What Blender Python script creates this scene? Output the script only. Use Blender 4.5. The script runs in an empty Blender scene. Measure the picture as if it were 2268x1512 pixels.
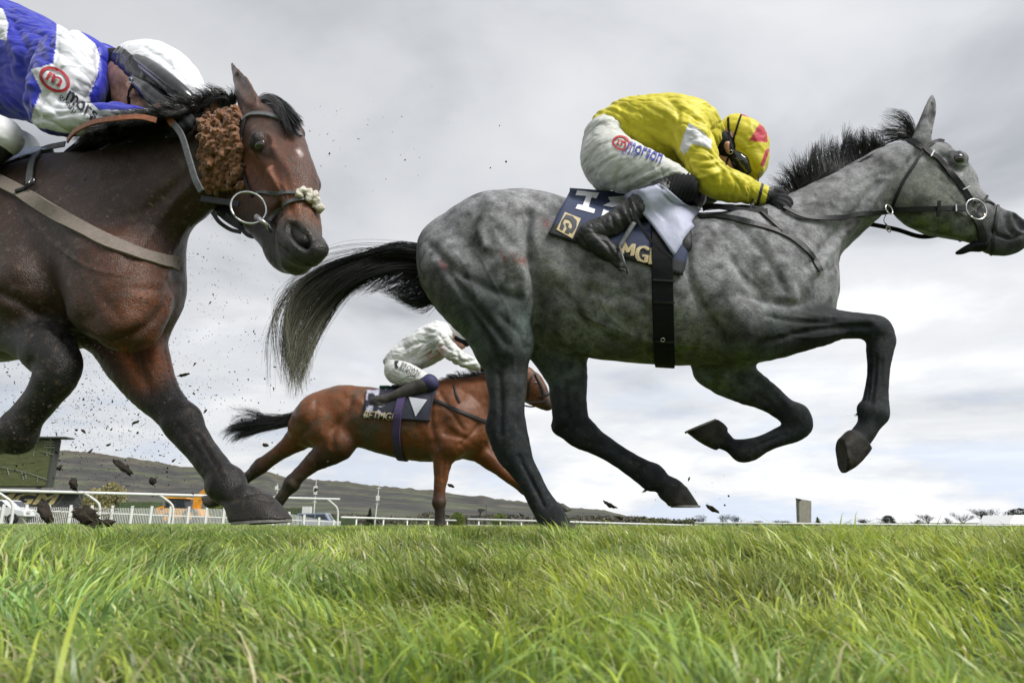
import bpy, bmesh, math, random
import numpy as np
from mathutils import Vector, Matrix
from mathutils.bvhtree import BVHTree
R = math.radians
rng = np.random.default_rng(7)
random.seed(7)
sc = bpy.context.scene
COL = sc.collection

# ------------------------------------------------------------------ camera
PW, PH, FPX = 2268.0, 1512.0, 1512.0          # photo frame, focal length in its pixels (24 mm on 36 mm)
HORIZ = 1157.0
PITCH = math.atan((HORIZ - PH / 2) / FPX)
CAMZ = 0.06
cd = bpy.data.cameras.new('camera')
cam = bpy.data.objects.new('camera', cd); COL.objects.link(cam)
cd.sensor_width = 36.0; cd.lens = 24.0
cam.location = (0, 0, CAMZ); cam.rotation_euler = (R(90) + PITCH, 0, 0)
cd.clip_start = 0.02; cd.clip_end = 20000
cd.dof.use_dof = True; cd.dof.focus_distance = 2.9; cd.dof.aperture_fstop = 7.1
sc.camera = cam
CF = np.array([0, math.cos(PITCH), math.sin(PITCH)]); CU = np.array([0, -math.sin(PITCH), math.cos(PITCH)])
CO = np.array([0, 0, CAMZ])

def ray(px, py):
    return CF + np.array([1.0, 0, 0]) * ((px - PW / 2) / FPX) + CU * ((PH / 2 - py) / FPX)
def at(px, py, Y):
    """the point of the scene that lies at ground depth Y behind photo position px, py"""
    d = ray(px, py); return CO + d * (Y / d[1])
def project(p):
    q = np.asarray(p, dtype=np.float64) - CO
    dep = q @ CF
    return PW / 2 + FPX * q[..., 0] / dep, PH / 2 - FPX * (q @ CU) / dep, dep

# ------------------------------------------------------------------ sky, sun, exposure
SUN_EL, SUN_AZ = R(52), R(35)                  # azimuth: measured from +x towards -y
sun_dir = Vector((math.cos(SUN_EL) * math.cos(SUN_AZ), -math.cos(SUN_EL) * math.sin(SUN_AZ), math.sin(SUN_EL)))
sl = bpy.data.lights.new('sun', 'SUN'); sl.energy = 4.2; sl.angle = R(22); sl.color = (1.0, 0.97, 0.93)
so = bpy.data.objects.new('sun', sl); COL.objects.link(so)
so.rotation_euler = sun_dir.to_track_quat('Z', 'Y').to_euler()
world = bpy.data.worlds.new('World'); sc.world = world; world.use_nodes = True
def build_world():
    nt = world.node_tree; nt.nodes.clear(); N = nt.nodes.new; Lk = nt.links.new
    out = N('ShaderNodeOutputWorld'); bg = N('ShaderNodeBackground'); Lk(bg.outputs[0], out.inputs[0])
    bg.inputs['Strength'].default_value = 0.10
    sky = N('ShaderNodeTexSky'); sky.sky_type = 'NISHITA'; sky.sun_disc = False
    sky.sun_elevation = SUN_EL; sky.sun_rotation = math.atan2(sun_dir.x, sun_dir.y)
    tc = N('ShaderNodeTexCoord'); sep = N('ShaderNodeSeparateXYZ'); Lk(tc.outputs['Generated'], sep.inputs[0])
    def m(op, a, b=None, c=None):
        n = N('ShaderNodeMath'); n.operation = op
        for i, v in enumerate((a, b, c)):
            if v is None: continue
            if isinstance(v, (int, float)): n.inputs[i].default_value = v
            else: Lk(v, n.inputs[i])
        return n.outputs[0]
    z = m('MAXIMUM', sep.outputs[2], 0.0)
    k = m('DIVIDE', 1.0, m('ADD', z, 0.10))
    cx = m('MULTIPLY', sep.outputs[0], k); cy = m('MULTIPLY', sep.outputs[1], k)
    comb = N('ShaderNodeCombineXYZ'); Lk(cx, comb.inputs[0]); Lk(cy, comb.inputs[1])
    n1 = N('ShaderNodeTexNoise'); n1.inputs['Scale'].default_value = 1.0; n1.inputs['Detail'].default_value = 6; n1.inputs['Roughness'].default_value = 0.5
    n1.inputs['Distortion'].default_value = 0.35
    Lk(comb.outputs[0], n1.inputs['Vector'])
    n2 = N('ShaderNodeTexNoise'); n2.inputs['Scale'].default_value = 0.42; n2.inputs['Detail'].default_value = 3; n2.inputs['Roughness'].default_value = 0.5
    mp = N('ShaderNodeMapping'); mp.inputs['Location'].default_value = (3.1, 1.7, 0.4); Lk(comb.outputs[0], mp.inputs[0]); Lk(mp.outputs[0], n2.inputs['Vector'])
    # cumulus puffs low on the horizon
    n3 = N('ShaderNodeTexNoise'); n3.inputs['Scale'].default_value = 5.5; n3.inputs['Detail'].default_value = 7; n3.inputs['Roughness'].default_value = 0.6
    mp3 = N('ShaderNodeMapping'); mp3.inputs['Scale'].default_value = (1, 1, 3.6); mp3.inputs['Location'].default_value = (0.3, 2.2, 0.1)
    Lk(tc.outputs['Generated'], mp3.inputs[0]); Lk(mp3.outputs[0], n3.inputs['Vector'])
    s = m('ADD', m('MULTIPLY', n1.outputs[0], 0.62), m('MULTIPLY', n2.outputs[0], 0.38))
    ramp = N('ShaderNodeValToRGB'); Lk(s, ramp.inputs[0]); e = ramp.color_ramp.elements
    e[0].position = 0.38; e[0].color = (0.40, 0.415, 0.445, 1)
    e[1].position = 0.585; e[1].color = (0.91, 0.915, 0.925, 1)
    x = ramp.color_ramp.elements.new(0.47); x.color = (0.65, 0.662, 0.685, 1)
    x = ramp.color_ramp.elements.new(0.54); x.color = (0.75, 0.758, 0.775, 1)
    # low band: brighter, with breaks of blue
    low = m('SUBTRACT', 1.0, m('MINIMUM', m('MULTIPLY', z, 3.6), 1.0))
    r3 = N('ShaderNodeValToRGB'); Lk(n3.outputs[0], r3.inputs[0]); e = r3.color_ramp.elements
    e[0].position = 0.40; e[0].color = (0.66, 0.73, 0.86, 1)
    e[1].position = 0.585; e[1].color = (0.94, 0.945, 0.95, 1)
    x = r3.color_ramp.elements.new(0.49); x.color = (0.79, 0.81, 0.85, 1)
    mx = N('ShaderNodeMix'); mx.data_type = 'RGBA'; Lk(low, mx.inputs[0]); Lk(ramp.outputs[0], mx.inputs[6]); Lk(r3.outputs[0], mx.inputs[7])
    # heavier cloud to the left, thinner towards the middle and right
    side = m('MULTIPLY_ADD', sep.outputs[0], 0.20, 0.985)
    side = m('MINIMUM', m('MAXIMUM', side, 0.88), 1.06)
    sc1 = N('ShaderNodeVectorMath'); sc1.operation = 'SCALE'; Lk(mx.outputs[2], sc1.inputs[0]); Lk(m('MULTIPLY', side, 11.6), sc1.inputs['Scale'])
    mx2 = N('ShaderNodeMix'); mx2.data_type = 'RGBA'; mx2.inputs[0].default_value = 0.93
    Lk(sky.outputs[0], mx2.inputs[6]); Lk(sc1.outputs[0], mx2.inputs[7]); Lk(mx2.outputs[2], bg.inputs['Color'])
build_world()
sc.view_settings.view_transform = 'Standard'; sc.view_settings.look = 'None'
sc.view_settings.exposure = 0.0; sc.view_settings.gamma = 1.0; sc.view_settings.use_curve_mapping = False
sc.cycles.max_bounces = 6; sc.cycles.diffuse_bounces = 2; sc.cycles.glossy_bounces = 2
sc.cycles.transmission_bounces = 2; sc.cycles.transparent_max_bounces = 4; sc.cycles.caustics_reflective = False; sc.cycles.caustics_refractive = False
sc.cycles.use_adaptive_sampling = True; sc.cycles.adaptive_threshold = 0.02
try: sc.cycles.use_denoising = True; sc.cycles.denoiser = 'OPENIMAGEDENOISE'
except Exception: pass

# ------------------------------------------------------------------ objects
def tag(o, label=None, cat=None, group=None, kind=None):
    if label: o['label'] = label
    if cat: o['category'] = cat
    if group: o['group'] = group
    if kind: o['kind'] = kind
    return o
def empty(name, loc):
    o = bpy.data.objects.new(name, None); COL.objects.link(o); o.location = Vector([float(v) for v in loc]); o.empty_display_size = 0.1
    return o
def mesh_obj(name, V, F, mat, parent=None, smooth=True, cols=None, colname='Col'):
    """V (n,3) world points, F (m,k) array or list of faces"""
    me = bpy.data.meshes.new(name)
    V = np.asarray(V, dtype=np.float32)
    off = np.zeros(3, dtype=np.float32)
    if parent is not None:
        off = np.array(parent_loc(parent), dtype=np.float32)
    if isinstance(F, np.ndarray):
        k = F.shape[1]; n = len(F)
        me.vertices.add(len(V)); me.vertices.foreach_set('co', (V - off).ravel())
        me.loops.add(n * k); me.loops.foreach_set('vertex_index', F.astype(np.int32).ravel())
        me.polygons.add(n); me.polygons.foreach_set('loop_start', np.arange(0, n * k, k, dtype=np.int32))
        me.polygons.foreach_set('loop_total', np.full(n, k, dtype=np.int32))
        me.update(calc_edges=True)
    else:
        me.from_pydata((V - off).tolist(), [], F); me.update()
    if smooth: me.polygons.foreach_set('use_smooth', np.ones(len(me.polygons), dtype=bool))
    if cols is not None:
        a = me.color_attributes.new(colname, 'FLOAT_COLOR', 'POINT')
        c = np.ones((len(V), 4), dtype=np.float32); c[:, :3] = cols; a.data.foreach_set('color', c.ravel())
    for mm in (mat if isinstance(mat, (list, tuple)) else [mat]): me.materials.append(mm)
    o = bpy.data.objects.new(name, me); COL.objects.link(o)
    if parent is not None: o.parent = parent
    return o
def parent_loc(p):
    v = Vector((0, 0, 0))
    while p is not None: v += p.location; p = p.parent
    return v

class MB:
    """collects simple solids into one mesh (world coordinates)"""
    def __init__(s): s.V = []; s.F = []
    def add(s, V, F):
        n = len(s.V); s.V += [tuple(float(c) for c in v) for v in V]; s.F += [tuple(i + n for i in f) for f in F]; return s
    def box(s, c, d, rot=0.0, M=None):
        hx, hy, hz = d[0] / 2, d[1] / 2, d[2] / 2; cr, sr = math.cos(rot), math.sin(rot); V = []
        for z in (-hz, hz):
            for x, y in ((-hx, -hy), (hx, -hy), (hx, hy), (-hx, hy)):
                p = Vector((x, y, z))
                if M is not None: p = M @ p
                V.append((c[0] + p.x * cr - p.y * sr, c[1] + p.x * sr + p.y * cr, c[2] + p.z))
        return s.add(V, [(3, 2, 1, 0), (4, 5, 6, 7), (0, 1, 5, 4), (1, 2, 6, 5), (2, 3, 7, 6), (3, 0, 4, 7)])
    def tube(s, pts, r, n=8, caps=True):
        P = [Vector([float(c) for c in p]) for p in pts]; rr = r if hasattr(r, '__len__') else [r] * len(P)
        V = []; up = None
        for i, p in enumerate(P):
            t = (P[min(i + 1, len(P) - 1)] - P[max(i - 1, 0)]).normalized()
            if up is None: up = t.orthogonal().normalized()
            up = (up - t * up.dot(t))
            up = up.normalized() if up.length > 1e-6 else t.orthogonal().normalized()
            w = t.cross(up)
            for k in range(n):
                a = 2 * math.pi * k / n; V.append(p + (up * math.cos(a) + w * math.sin(a)) * rr[i])
        F = [(i * n + k, i * n + (k + 1) % n, (i + 1) * n + (k + 1) % n, (i + 1) * n + k) for i in range(len(P) - 1) for k in range(n)]
        if caps: F += [tuple(range(n - 1, -1, -1)), tuple((len(P) - 1) * n + k for k in range(n))]
        return s.add(V, F)
    def prism(s, poly, thick):
        """poly: world points of a planar outline; extruded by the vector thick"""
        n = len(poly); t = np.array(thick); V = [np.array(p) for p in poly] + [np.array(p) + t for p in poly]
        return s.add(V, [tuple(range(n)), tuple(range(2 * n - 1, n - 1, -1))] + [(i, n + i, n + (i + 1) % n, (i + 1) % n) for i in range(n)])
    def build(s, name, mat, parent=None, smooth=False):
        return mesh_obj(name, np.array(s.V), s.F, mat, parent, smooth)

# ------------------------------------------------------------------ materials
def mat(name, col, rough=0.7, noise=0.0, nscale=20.0, bump=0.0, bscale=60.0, metal=0.0, vcol=False, col2=None, spec=0.5, sheen=0.0,
        stretch=None, trans=0.0, coat=0.0, detail=4.0, wrinkle=None):
    m_ = bpy.data.materials.new(name); m_.use_nodes = True; nt = m_.node_tree; N = nt.nodes.new; Lk = nt.links.new
    b = nt.nodes['Principled BSDF']; b.inputs['Roughness'].default_value = rough; b.inputs['Metallic'].default_value = metal
    b.inputs['Specular IOR Level'].default_value = spec
    if sheen: b.inputs['Sheen Weight'].default_value = sheen; b.inputs['Sheen Roughness'].default_value = 0.4
    if coat: b.inputs['Coat Weight'].default_value = coat; b.inputs['Coat Roughness'].default_value = 0.15
    tc = N('ShaderNodeTexCoord'); vec = tc.outputs['Object']
    if stretch:
        mp = N('ShaderNodeMapping'); mp.inputs['Scale'].default_value = stretch; Lk(vec, mp.inputs[0]); vec2 = mp.outputs[0]
    else: vec2 = vec
    if vcol:
        at_ = N('ShaderNodeAttribute'); at_.attribute_name = 'Col'; c = at_.outputs['Color']
    else:
        rgb = N('ShaderNodeRGB'); rgb.outputs[0].default_value = (*col, 1); c = rgb.outputs[0]
    if noise or col2:
        n = N('ShaderNodeTexNoise'); n.inputs['Scale'].default_value = nscale; n.inputs['Detail'].default_value = detail; n.inputs['Roughness'].default_value = 0.62
        Lk(vec2, n.inputs['Vector'])
        rp = N('ShaderNodeMapRange'); rp.inputs['From Min'].default_value = 0.3; rp.inputs['From Max'].default_value = 0.7
        Lk(n.outputs[0], rp.inputs['Value'])
        if col2:
            mx = N('ShaderNodeMix'); mx.data_type = 'RGBA'; Lk(rp.outputs[0], mx.inputs[0]); Lk(c, mx.inputs[6]); mx.inputs[7].default_value = (*col2, 1); c = mx.outputs[2]
        if noise:
            rp2 = N('ShaderNodeMapRange'); rp2.inputs['To Min'].default_value = 1 - noise; rp2.inputs['To Max'].default_value = 1 + noise
            rp2.inputs['From Min'].default_value = 0.3; rp2.inputs['From Max'].default_value = 0.7; Lk(n.outputs[0], rp2.inputs['Value'])
            vm = N('ShaderNodeVectorMath'); vm.operation = 'SCALE'; Lk(c, vm.inputs[0]); Lk(rp2.outputs[0], vm.inputs['Scale']); c = vm.outputs[0]
    Lk(c, b.inputs['Base Color'])
    last = None
    if wrinkle:
        w = N('ShaderNodeTexNoise'); w.inputs['Scale'].default_value = wrinkle[0]; w.inputs['Detail'].default_value = 2.5; w.inputs['Distortion'].default_value = 0.8
        mpw = N('ShaderNodeMapping'); mpw.inputs['Rotation'].default_value = wrinkle[3]; mpw.inputs['Scale'].default_value = wrinkle[2]
        Lk(vec, mpw.inputs[0]); Lk(mpw.outputs[0], w.inputs['Vector'])
        bw = N('ShaderNodeBump'); bw.inputs['Distance'].default_value = wrinkle[1]; bw.inputs['Strength'].default_value = 1.0; Lk(w.outputs[0], bw.inputs['Height']); last = bw.outputs[0]
    if bump:
        n2 = N('ShaderNodeTexNoise'); n2.inputs['Scale'].default_value = bscale; n2.inputs['Detail'].default_value = 3; Lk(vec2, n2.inputs['Vector'])
        bp = N('ShaderNodeBump'); bp.inputs['Strength'].default_value = bump; bp.inputs['Distance'].default_value = 0.004
        Lk(n2.outputs[0], bp.inputs['Height'])
        if last: Lk(last, bp.inputs['Normal'])
        last = bp.outputs[0]
    if last: Lk(last, b.inputs['Normal'])
    if trans:
        tr = N('ShaderNodeBsdfTranslucent'); Lk(c, tr.inputs['Color']); ms = N('ShaderNodeMixShader'); ms.inputs[0].default_value = trans
        Lk(b.outputs[0], ms.inputs[1]); Lk(tr.outputs[0], ms.inputs[2]); Lk(ms.outputs[0], nt.nodes['Material Output'].inputs['Surface'])
    return m_
# ------------------------------------------------------------------ sculpting: smooth union of tapered muscles on a grid
def catmull(P, n):
    P = np.asarray(P, dtype=np.float64); out = []
    Q = np.vstack([2 * P[0] - P[1], P, 2 * P[-1] - P[-2]])
    for i in range(1, len(Q) - 2):
        for t in np.arange(n) / n:
            a, b, c, d = Q[i - 1], Q[i], Q[i + 1], Q[i + 2]
            out.append(0.5 * ((2 * b) + (c - a) * t + (2 * a - 5 * b + 4 * c - d) * t * t + (3 * b - a - 3 * c + d) * t ** 3))
    out.append(P[-1]); return np.array(out)
def lin(P, n):
    P = np.asarray(P, dtype=np.float64); out = []
    for i in range(len(P) - 1):
        for t in np.arange(n) / n: out.append(P[i] * (1 - t) + P[i + 1] * t)
    out.append(P[-1]); return np.array(out)

class Frame:
    """a body's own upright mid-plane: through ground point (x0, y0), lateral axis turned by ang"""
    def __init__(s, px, Y, ang=0.0):
        s.L = np.array([math.sin(ang), math.cos(ang), 0.0]); s.H = np.array([math.cos(ang), -math.sin(ang), 0.0])
        s.O = np.array([at(px, 700, Y)[0], Y, 0.0])
    @staticmethod
    def through(p, ang):
        f = Frame(0, 1.0, ang); f.O = np.array([p[0], p[1], 0.0]); return f
    def pt(s, px, py, off=0.0):
        d = ray(px, py); t = (np.dot(s.O + s.L * off - CO, s.L)) / np.dot(d, s.L); return CO + d * t
    def mpp(s, px, py, off=0.0):
        return float(np.dot(s.pt(px, py, off) - CO, CF)) / FPX

class Field:
    def __init__(s, fr): s.fr = fr; s.pr = []
    def seg(s, a, b, ra, rb, wa=1, wb=1, k=0.02, col=0, sub=False):
        s.pr.append(dict(t='seg', L=s.fr.L, a=np.array(a), b=np.array(b), ra=ra, rb=rb, wa=wa, wb=wb, k=k, col=col, sub=sub))
    def chain(s, nodes, k=0.02, k0=None, col=0, w=1.0, n=3, sub=False, grow=0.0, cols=None):
        """nodes (px, py, off, r_px[, lateral ratio]); smoothed and joined; radii in photo pixels at that depth"""
        A = np.array([list(q) + [w] * (5 - len(q)) for q in nodes], dtype=np.float64)
        B = catmull(A, n) if len(A) > 2 else lin(A, 1)
        P = [s.fr.pt(q[0], q[1], q[2]) for q in B]; Rr = [max(q[3], 0.5) * s.fr.mpp(q[0], q[1], q[2]) + grow for q in B]
        keep, s.pr = s.pr, []
        for i in range(len(B) - 1):
            cc = col if cols is None else cols[min(int(i / n), len(cols) - 1)]
            s.seg(P[i], P[i + 1], Rr[i], Rr[i + 1], B[i][4], B[i + 1][4], k, cc, sub)
        g_ = s.pr; s.pr = keep
        def ext(q): return max(q['ra'], q['rb']) * max(1, q['wa'], q['wb'])
        s.pr.append(dict(t='grp', segs=g_, a=np.min([np.minimum(q['a'], q['b']) - ext(q) for q in g_], 0), b=np.max([np.maximum(q['a'], q['b']) + ext(q) for q in g_], 0), ra=0.0, rb=0.0, k=k, col=col, sub=sub, L=s.fr.L))
    def trunk(s, st, k=0.03, col=0, n=3, grow=0.0):
        """st: (topx, topy, botx, boty, half width m)"""
        A = []
        for tx, ty, bx, by, hw in st:
            cx, cy = (tx + bx) / 2, (ty + by) / 2; r = math.hypot(tx - bx, ty - by) / 2
            A.append((cx, cy, 0, r, hw / (r * s.fr.mpp(cx, cy))))
        s.chain(A, k=k, col=col, n=n, grow=grow)
    def ball(s, px, py, off, r, w=1.0, k=0.02, col=0, sub=False):
        p = s.fr.pt(px, py, off); r = r * s.fr.mpp(px, py, off); s.seg(p, p + np.array([1e-4, 0, 0]), r, r, w, w, k, col, sub)
    def cam(s, pts, k=0.01, col=0, sub=False, w=1.0):
        """(px, py, metres from the mid-plane towards the viewer, r_px)"""
        P = []
        for q in pts:
            p = s.fr.pt(q[0], q[1]); d = ray(q[0], q[1]); P.append(p - d / np.linalg.norm(d) * q[2])
        if len(P) == 1: P.append(P[0] + 1e-4); pts = list(pts) * 2
        for i in range(len(P) - 1): s.seg(P[i], P[i + 1], pts[i][3] * s.fr.mpp(*pts[i][:2]), pts[i + 1][3] * s.fr.mpp(*pts[i + 1][:2]), w, w, k, col, sub)
    def hoof(s, T, Hh, CFr, CB, off, hw=0.062, col=0):
        P = [s.fr.pt(q[0], q[1], off) for q in (T, Hh, CFr, CB)]
        s.pr.append(dict(t='hoof', L=s.fr.L, T=P[0], H=P[1], F=P[2], B=P[3], hw=hw, k=0.006, col=col, sub=False,
                         a=(P[0] + P[1]) / 2, b=(P[2] + P[3]) / 2, ra=np.linalg.norm(P[0] - P[1]) * 0.6, rb=0.07))
    def dist(s, q, X):
        L = q['L']
        if q['t'] == 'seg':
            a, b = q['a'], q['b']; ba = b - a; d = X - a; h = np.clip((d @ ba) / np.dot(ba, ba), 0, 1)
            d = d - h[..., None] * ba; w = q['wa'] + (q['wb'] - q['wa']) * h
            lat = d @ L; dd = np.einsum('...i,...i', d, d) - lat ** 2 + (lat / w) ** 2
            return (np.sqrt(np.maximum(dd, 0)) - (q['ra'] + (q['rb'] - q['ra']) * h)) * np.minimum(1, np.maximum(w, 0.55))
        T, Hh, Fr, B = q['T'], q['H'], q['F'], q['B']
        S = (T + Hh) / 2; C = (Fr + B) / 2; us = T - Hh; uc = Fr - B; ls = np.linalg.norm(us); lc = np.linalg.norm(uc)
        ns = np.cross(us / ls, L); ns = ns * np.sign(np.dot(ns, S - C)); nc = np.cross(uc / lc, L); nc = nc * np.sign(np.dot(nc, S - C))
        ds = (X - S) @ ns; dc = -((X - C) @ nc)
        t = np.clip(-dc / np.maximum(-dc - ds + 1e-6, 1e-4), 0, 1)
        c = C + (S - C) * t[..., None]; u = (uc / lc) * (1 - t[..., None]) + (us / ls) * t[..., None]
        al = (lc * (1 - t) + ls * t) / 2; wl = q['hw'] * (0.80 + 0.20 * t)
        d = X - c; du = np.einsum('...i,...i', d, u) / np.linalg.norm(u, axis=-1); dl = d @ L
        e = ((np.abs(du) / al) ** 2.4 + (np.abs(dl) / wl) ** 2.4) ** (1 / 2.4)
        return np.maximum(np.maximum((e - 1) * np.minimum(al, wl), ds), dc)
    def mesh(s, vox):
        lo = np.min([np.minimum(q['a'], q['b']) - max(q['ra'], q['rb']) * max(1, q.get('wa', 1), q.get('wb', 1)) for q in s.pr if not q['sub']], axis=0) - 3 * vox - 0.01
        hi = np.max([np.maximum(q['a'], q['b']) + max(q['ra'], q['rb']) * max(1, q.get('wa', 1), q.get('wb', 1)) for q in s.pr if not q['sub']], axis=0) + 3 * vox + 0.01
        n = np.ceil((hi - lo) / vox).astype(int) + 1
        D = np.full(n, 0.5, dtype=np.float32)
        for q in s.pr:
            rr = max(q['ra'], q['rb']) * max(1, q.get('wa', 1), q.get('wb', 1)) + q['k'] + 2.5 * vox
            i0 = np.maximum(np.floor((np.minimum(q['a'], q['b']) - rr - lo) / vox).astype(int), 0)
            i1 = np.minimum(np.ceil((np.maximum(q['a'], q['b']) + rr - lo) / vox).astype(int) + 1, n)
            if (i1 <= i0).any(): continue
            ax = [lo[j] + vox * np.arange(i0[j], i1[j]) for j in range(3)]
            X = np.stack(np.meshgrid(*ax, indexing='ij'), -1)
            if q['t'] == 'grp':
                d = np.full(X.shape[:3], 0.5, dtype=np.float32)
                for g_ in q['segs']:
                    rg = max(g_['ra'], g_['rb']) * max(1, g_['wa'], g_['wb']) + q['k'] + 2.5 * vox
                    j0 = np.maximum(np.floor((np.minimum(g_['a'], g_['b']) - rg - lo) / vox).astype(int) - i0, 0); j1 = np.minimum(np.ceil((np.maximum(g_['a'], g_['b']) + rg - lo) / vox).astype(int) + 1 - i0, np.array(d.shape))
                    if (j1 <= j0).any(): continue
                    sg = tuple(slice(j0[j], j1[j]) for j in range(3)); d[sg] = np.minimum(d[sg], s.dist(g_, X[sg]))
            else: d = s.dist(q, X).astype(np.float32)
            sl_ = tuple(slice(i0[j], i1[j]) for j in range(3)); A = D[sl_]; k = max(q['k'], 1e-4)
            if q['sub']:
                h = np.maximum(k - np.abs(A + d), 0) / k; D[sl_] = np.maximum(A, -d) + h * h * k * 0.25
            else:
                h = np.maximum(k - np.abs(A - d), 0) / k; D[sl_] = np.minimum(A, d) - h * h * k * 0.25
        return surface_nets(D, lo, vox)
    def colours(s, V, table, soft=0.012):
        n = len(V); acc = np.zeros((n, 3)); wsum = np.zeros(n)
        flat = []
        for q in s.pr: flat += q['segs'] if q['t'] == 'grp' else [q]
        for q in flat:
            if q['sub']: continue
            rr = max(q['ra'], q['rb']) * max(1, q.get('wa', 1), q.get('wb', 1)) + 0.09
            lo = np.minimum(q['a'], q['b']) - rr; hi = np.maximum(q['a'], q['b']) + rr
            ix = np.where(((V > lo) & (V < hi)).all(1))[0]
            if not len(ix): continue
            w = np.exp(-np.clip(s.dist(q, V[ix]), -0.02, 0.2) / soft); acc[ix] += w[:, None] * np.array(table[q['col']]); wsum[ix] += w
        return acc / np.maximum(wsum, 1e-9)[:, None]

def surface_nets(D, lo, vox):
    S = D < 0
    c = [S[i:S.shape[0] - 1 + i, j:S.shape[1] - 1 + j, k:S.shape[2] - 1 + k] for i in (0, 1) for j in (0, 1) for k in (0, 1)]
    al = c[0].copy(); an = c[0].copy()
    for q in c[1:]: al &= q; an |= q
    cells = np.argwhere(an & ~al); nx, ny, nz = D.shape
    idx = np.full((nx - 1, ny - 1, nz - 1), -1, dtype=np.int32); idx[tuple(cells.T)] = np.arange(len(cells))
    offs = np.array([(i, j, k) for i in (0, 1) for j in (0, 1) for k in (0, 1)])
    vals = np.stack([D[cells[:, 0] + o[0], cells[:, 1] + o[1], cells[:, 2] + o[2]] for o in offs], 1)
    acc = np.zeros((len(cells), 3)); cnt = np.zeros(len(cells))
    for a in range(8):
        for b in range(a + 1, 8):
            if np.abs(offs[a] - offs[b]).sum() != 1: continue
            va, vb = vals[:, a], vals[:, b]; mk = (va < 0) != (vb < 0)
            t = va / np.where(mk, va - vb, 1); acc += np.where(mk[:, None], offs[a] + t[:, None] * (offs[b] - offs[a]), 0); cnt += mk
    V = lo + vox * (cells + acc / cnt[:, None])
    F = []
    for ax in range(3):
        b, c_ = (ax + 1) % 3, (ax + 2) % 3
        s0 = [slice(None)] * 3; s1 = [slice(None)] * 3; s0[ax] = slice(0, -1); s1[ax] = slice(1, None)
        A, B = S[tuple(s0)], S[tuple(s1)]; P = np.argwhere(A != B)
        P = P[(P[:, b] > 0) & (P[:, c_] > 0) & (P[:, b] < D.shape[b] - 1) & (P[:, c_] < D.shape[c_] - 1)]
        eb = np.zeros(3, int); eb[b] = 1; ec = np.zeros(3, int); ec[c_] = 1
        q = np.stack([idx[tuple((P).T)], idx[tuple((P - eb).T)], idx[tuple((P - eb - ec).T)], idx[tuple((P - ec).T)]], 1)
        ins = A[tuple(P.T)]
        q[~ins] = q[~ins][:, ::-1]
        F.append(q)
    return V, np.vstack(F)[:, :]

def vnormals(V, F):
    n = np.cross(V[F[:, 2]] - V[F[:, 0]], V[F[:, 3]] - V[F[:, 1]])
    N = np.zeros_like(V)
    for j in range(4):
        for a in range(3): N[:, a] += np.bincount(F[:, j], n[:, a], len(V))
    return N / np.maximum(np.linalg.norm(N, axis=1), 1e-12)[:, None]
def relax(V, F, it=2, f=0.5):
    for _ in range(it):
        acc = np.zeros_like(V); cnt = np.zeros(len(V))
        for a, b in ((0, 1), (1, 2), (2, 3), (3, 0)):
            for i, j in ((a, b), (b, a)):
                for d in range(3): acc[:, d] += np.bincount(F[:, i], V[F[:, j], d], len(V))
                cnt += np.bincount(F[:, i], minlength=len(V))
        V = V * (1 - f) + f * acc / np.maximum(cnt, 1)[:, None]
    return V
def poly_dist(x, y, pts):
    d = np.full(len(x), 1e9)
    for (ax, ay), (bx, by) in zip(pts[:-1], pts[1:]):
        vx, vy = bx - ax, by - ay; h = np.clip(((x - ax) * vx + (y - ay) * vy) / (vx * vx + vy * vy + 1e-9), 0, 1)
        d = np.minimum(d, np.hypot(x - ax - h * vx, y - ay - h * vy))
    return d
def strokes(V, F, S):
    """muscle lines cut into or raised on the side that faces the field: (points, half width px, depth m: + groove, - ridge)"""
    N = vnormals(V, F); x, y, dep = project(V); view = (V - CO); view /= np.linalg.norm(view, axis=1)[:, None]
    face = np.clip(-(N * view).sum(1) * 2.2, 0, 1); V = V.copy(); tot = np.zeros(len(V))
    for pts, w, dd in S:
        pts = catmull(np.array(pts, float), 4) if len(pts) > 2 else pts
        pd = poly_dist(x, y, [tuple(p) for p in pts]); tot += dd * np.exp(-(pd / w) ** 2)
    return V - N * (tot * face)[:, None]
def inside(x, y, poly):
    r = np.zeros(len(x), bool); n = len(poly)
    for i in range(n):
        (x1, y1), (x2, y2) = poly[i], poly[(i + 1) % n]
        if y1 == y2: continue
        r ^= ((y1 > y) != (y2 > y)) & (x < (x2 - x1) * (y - y1) / (y2 - y1) + x1)
    return r

# cheap 3-d value noise for displacement and patchy coats
_G = np.random.default_rng(3).random((32, 32, 32))
def vnoise(P):
    P = np.asarray(P); i = np.floor(P).astype(int); f = P - i; f = f * f * (3 - 2 * f); r = 0
    for a in (0, 1):
        for b in (0, 1):
            for c in (0, 1):
                w = (f[:, 0] if a else 1 - f[:, 0]) * (f[:, 1] if b else 1 - f[:, 1]) * (f[:, 2] if c else 1 - f[:, 2])
                r = r + w * _G[(i[:, 0] + a) % 32, (i[:, 1] + b) % 32, (i[:, 2] + c) % 32]
    return r
def fnoise(P, s, o=3):
    r = 0; a = 0.5
    for k in range(o): r = r + a * vnoise(P * s * 2 ** k + 11.3 * k); a *= 0.5
    return r / (1 - 0.5 ** o)

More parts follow.
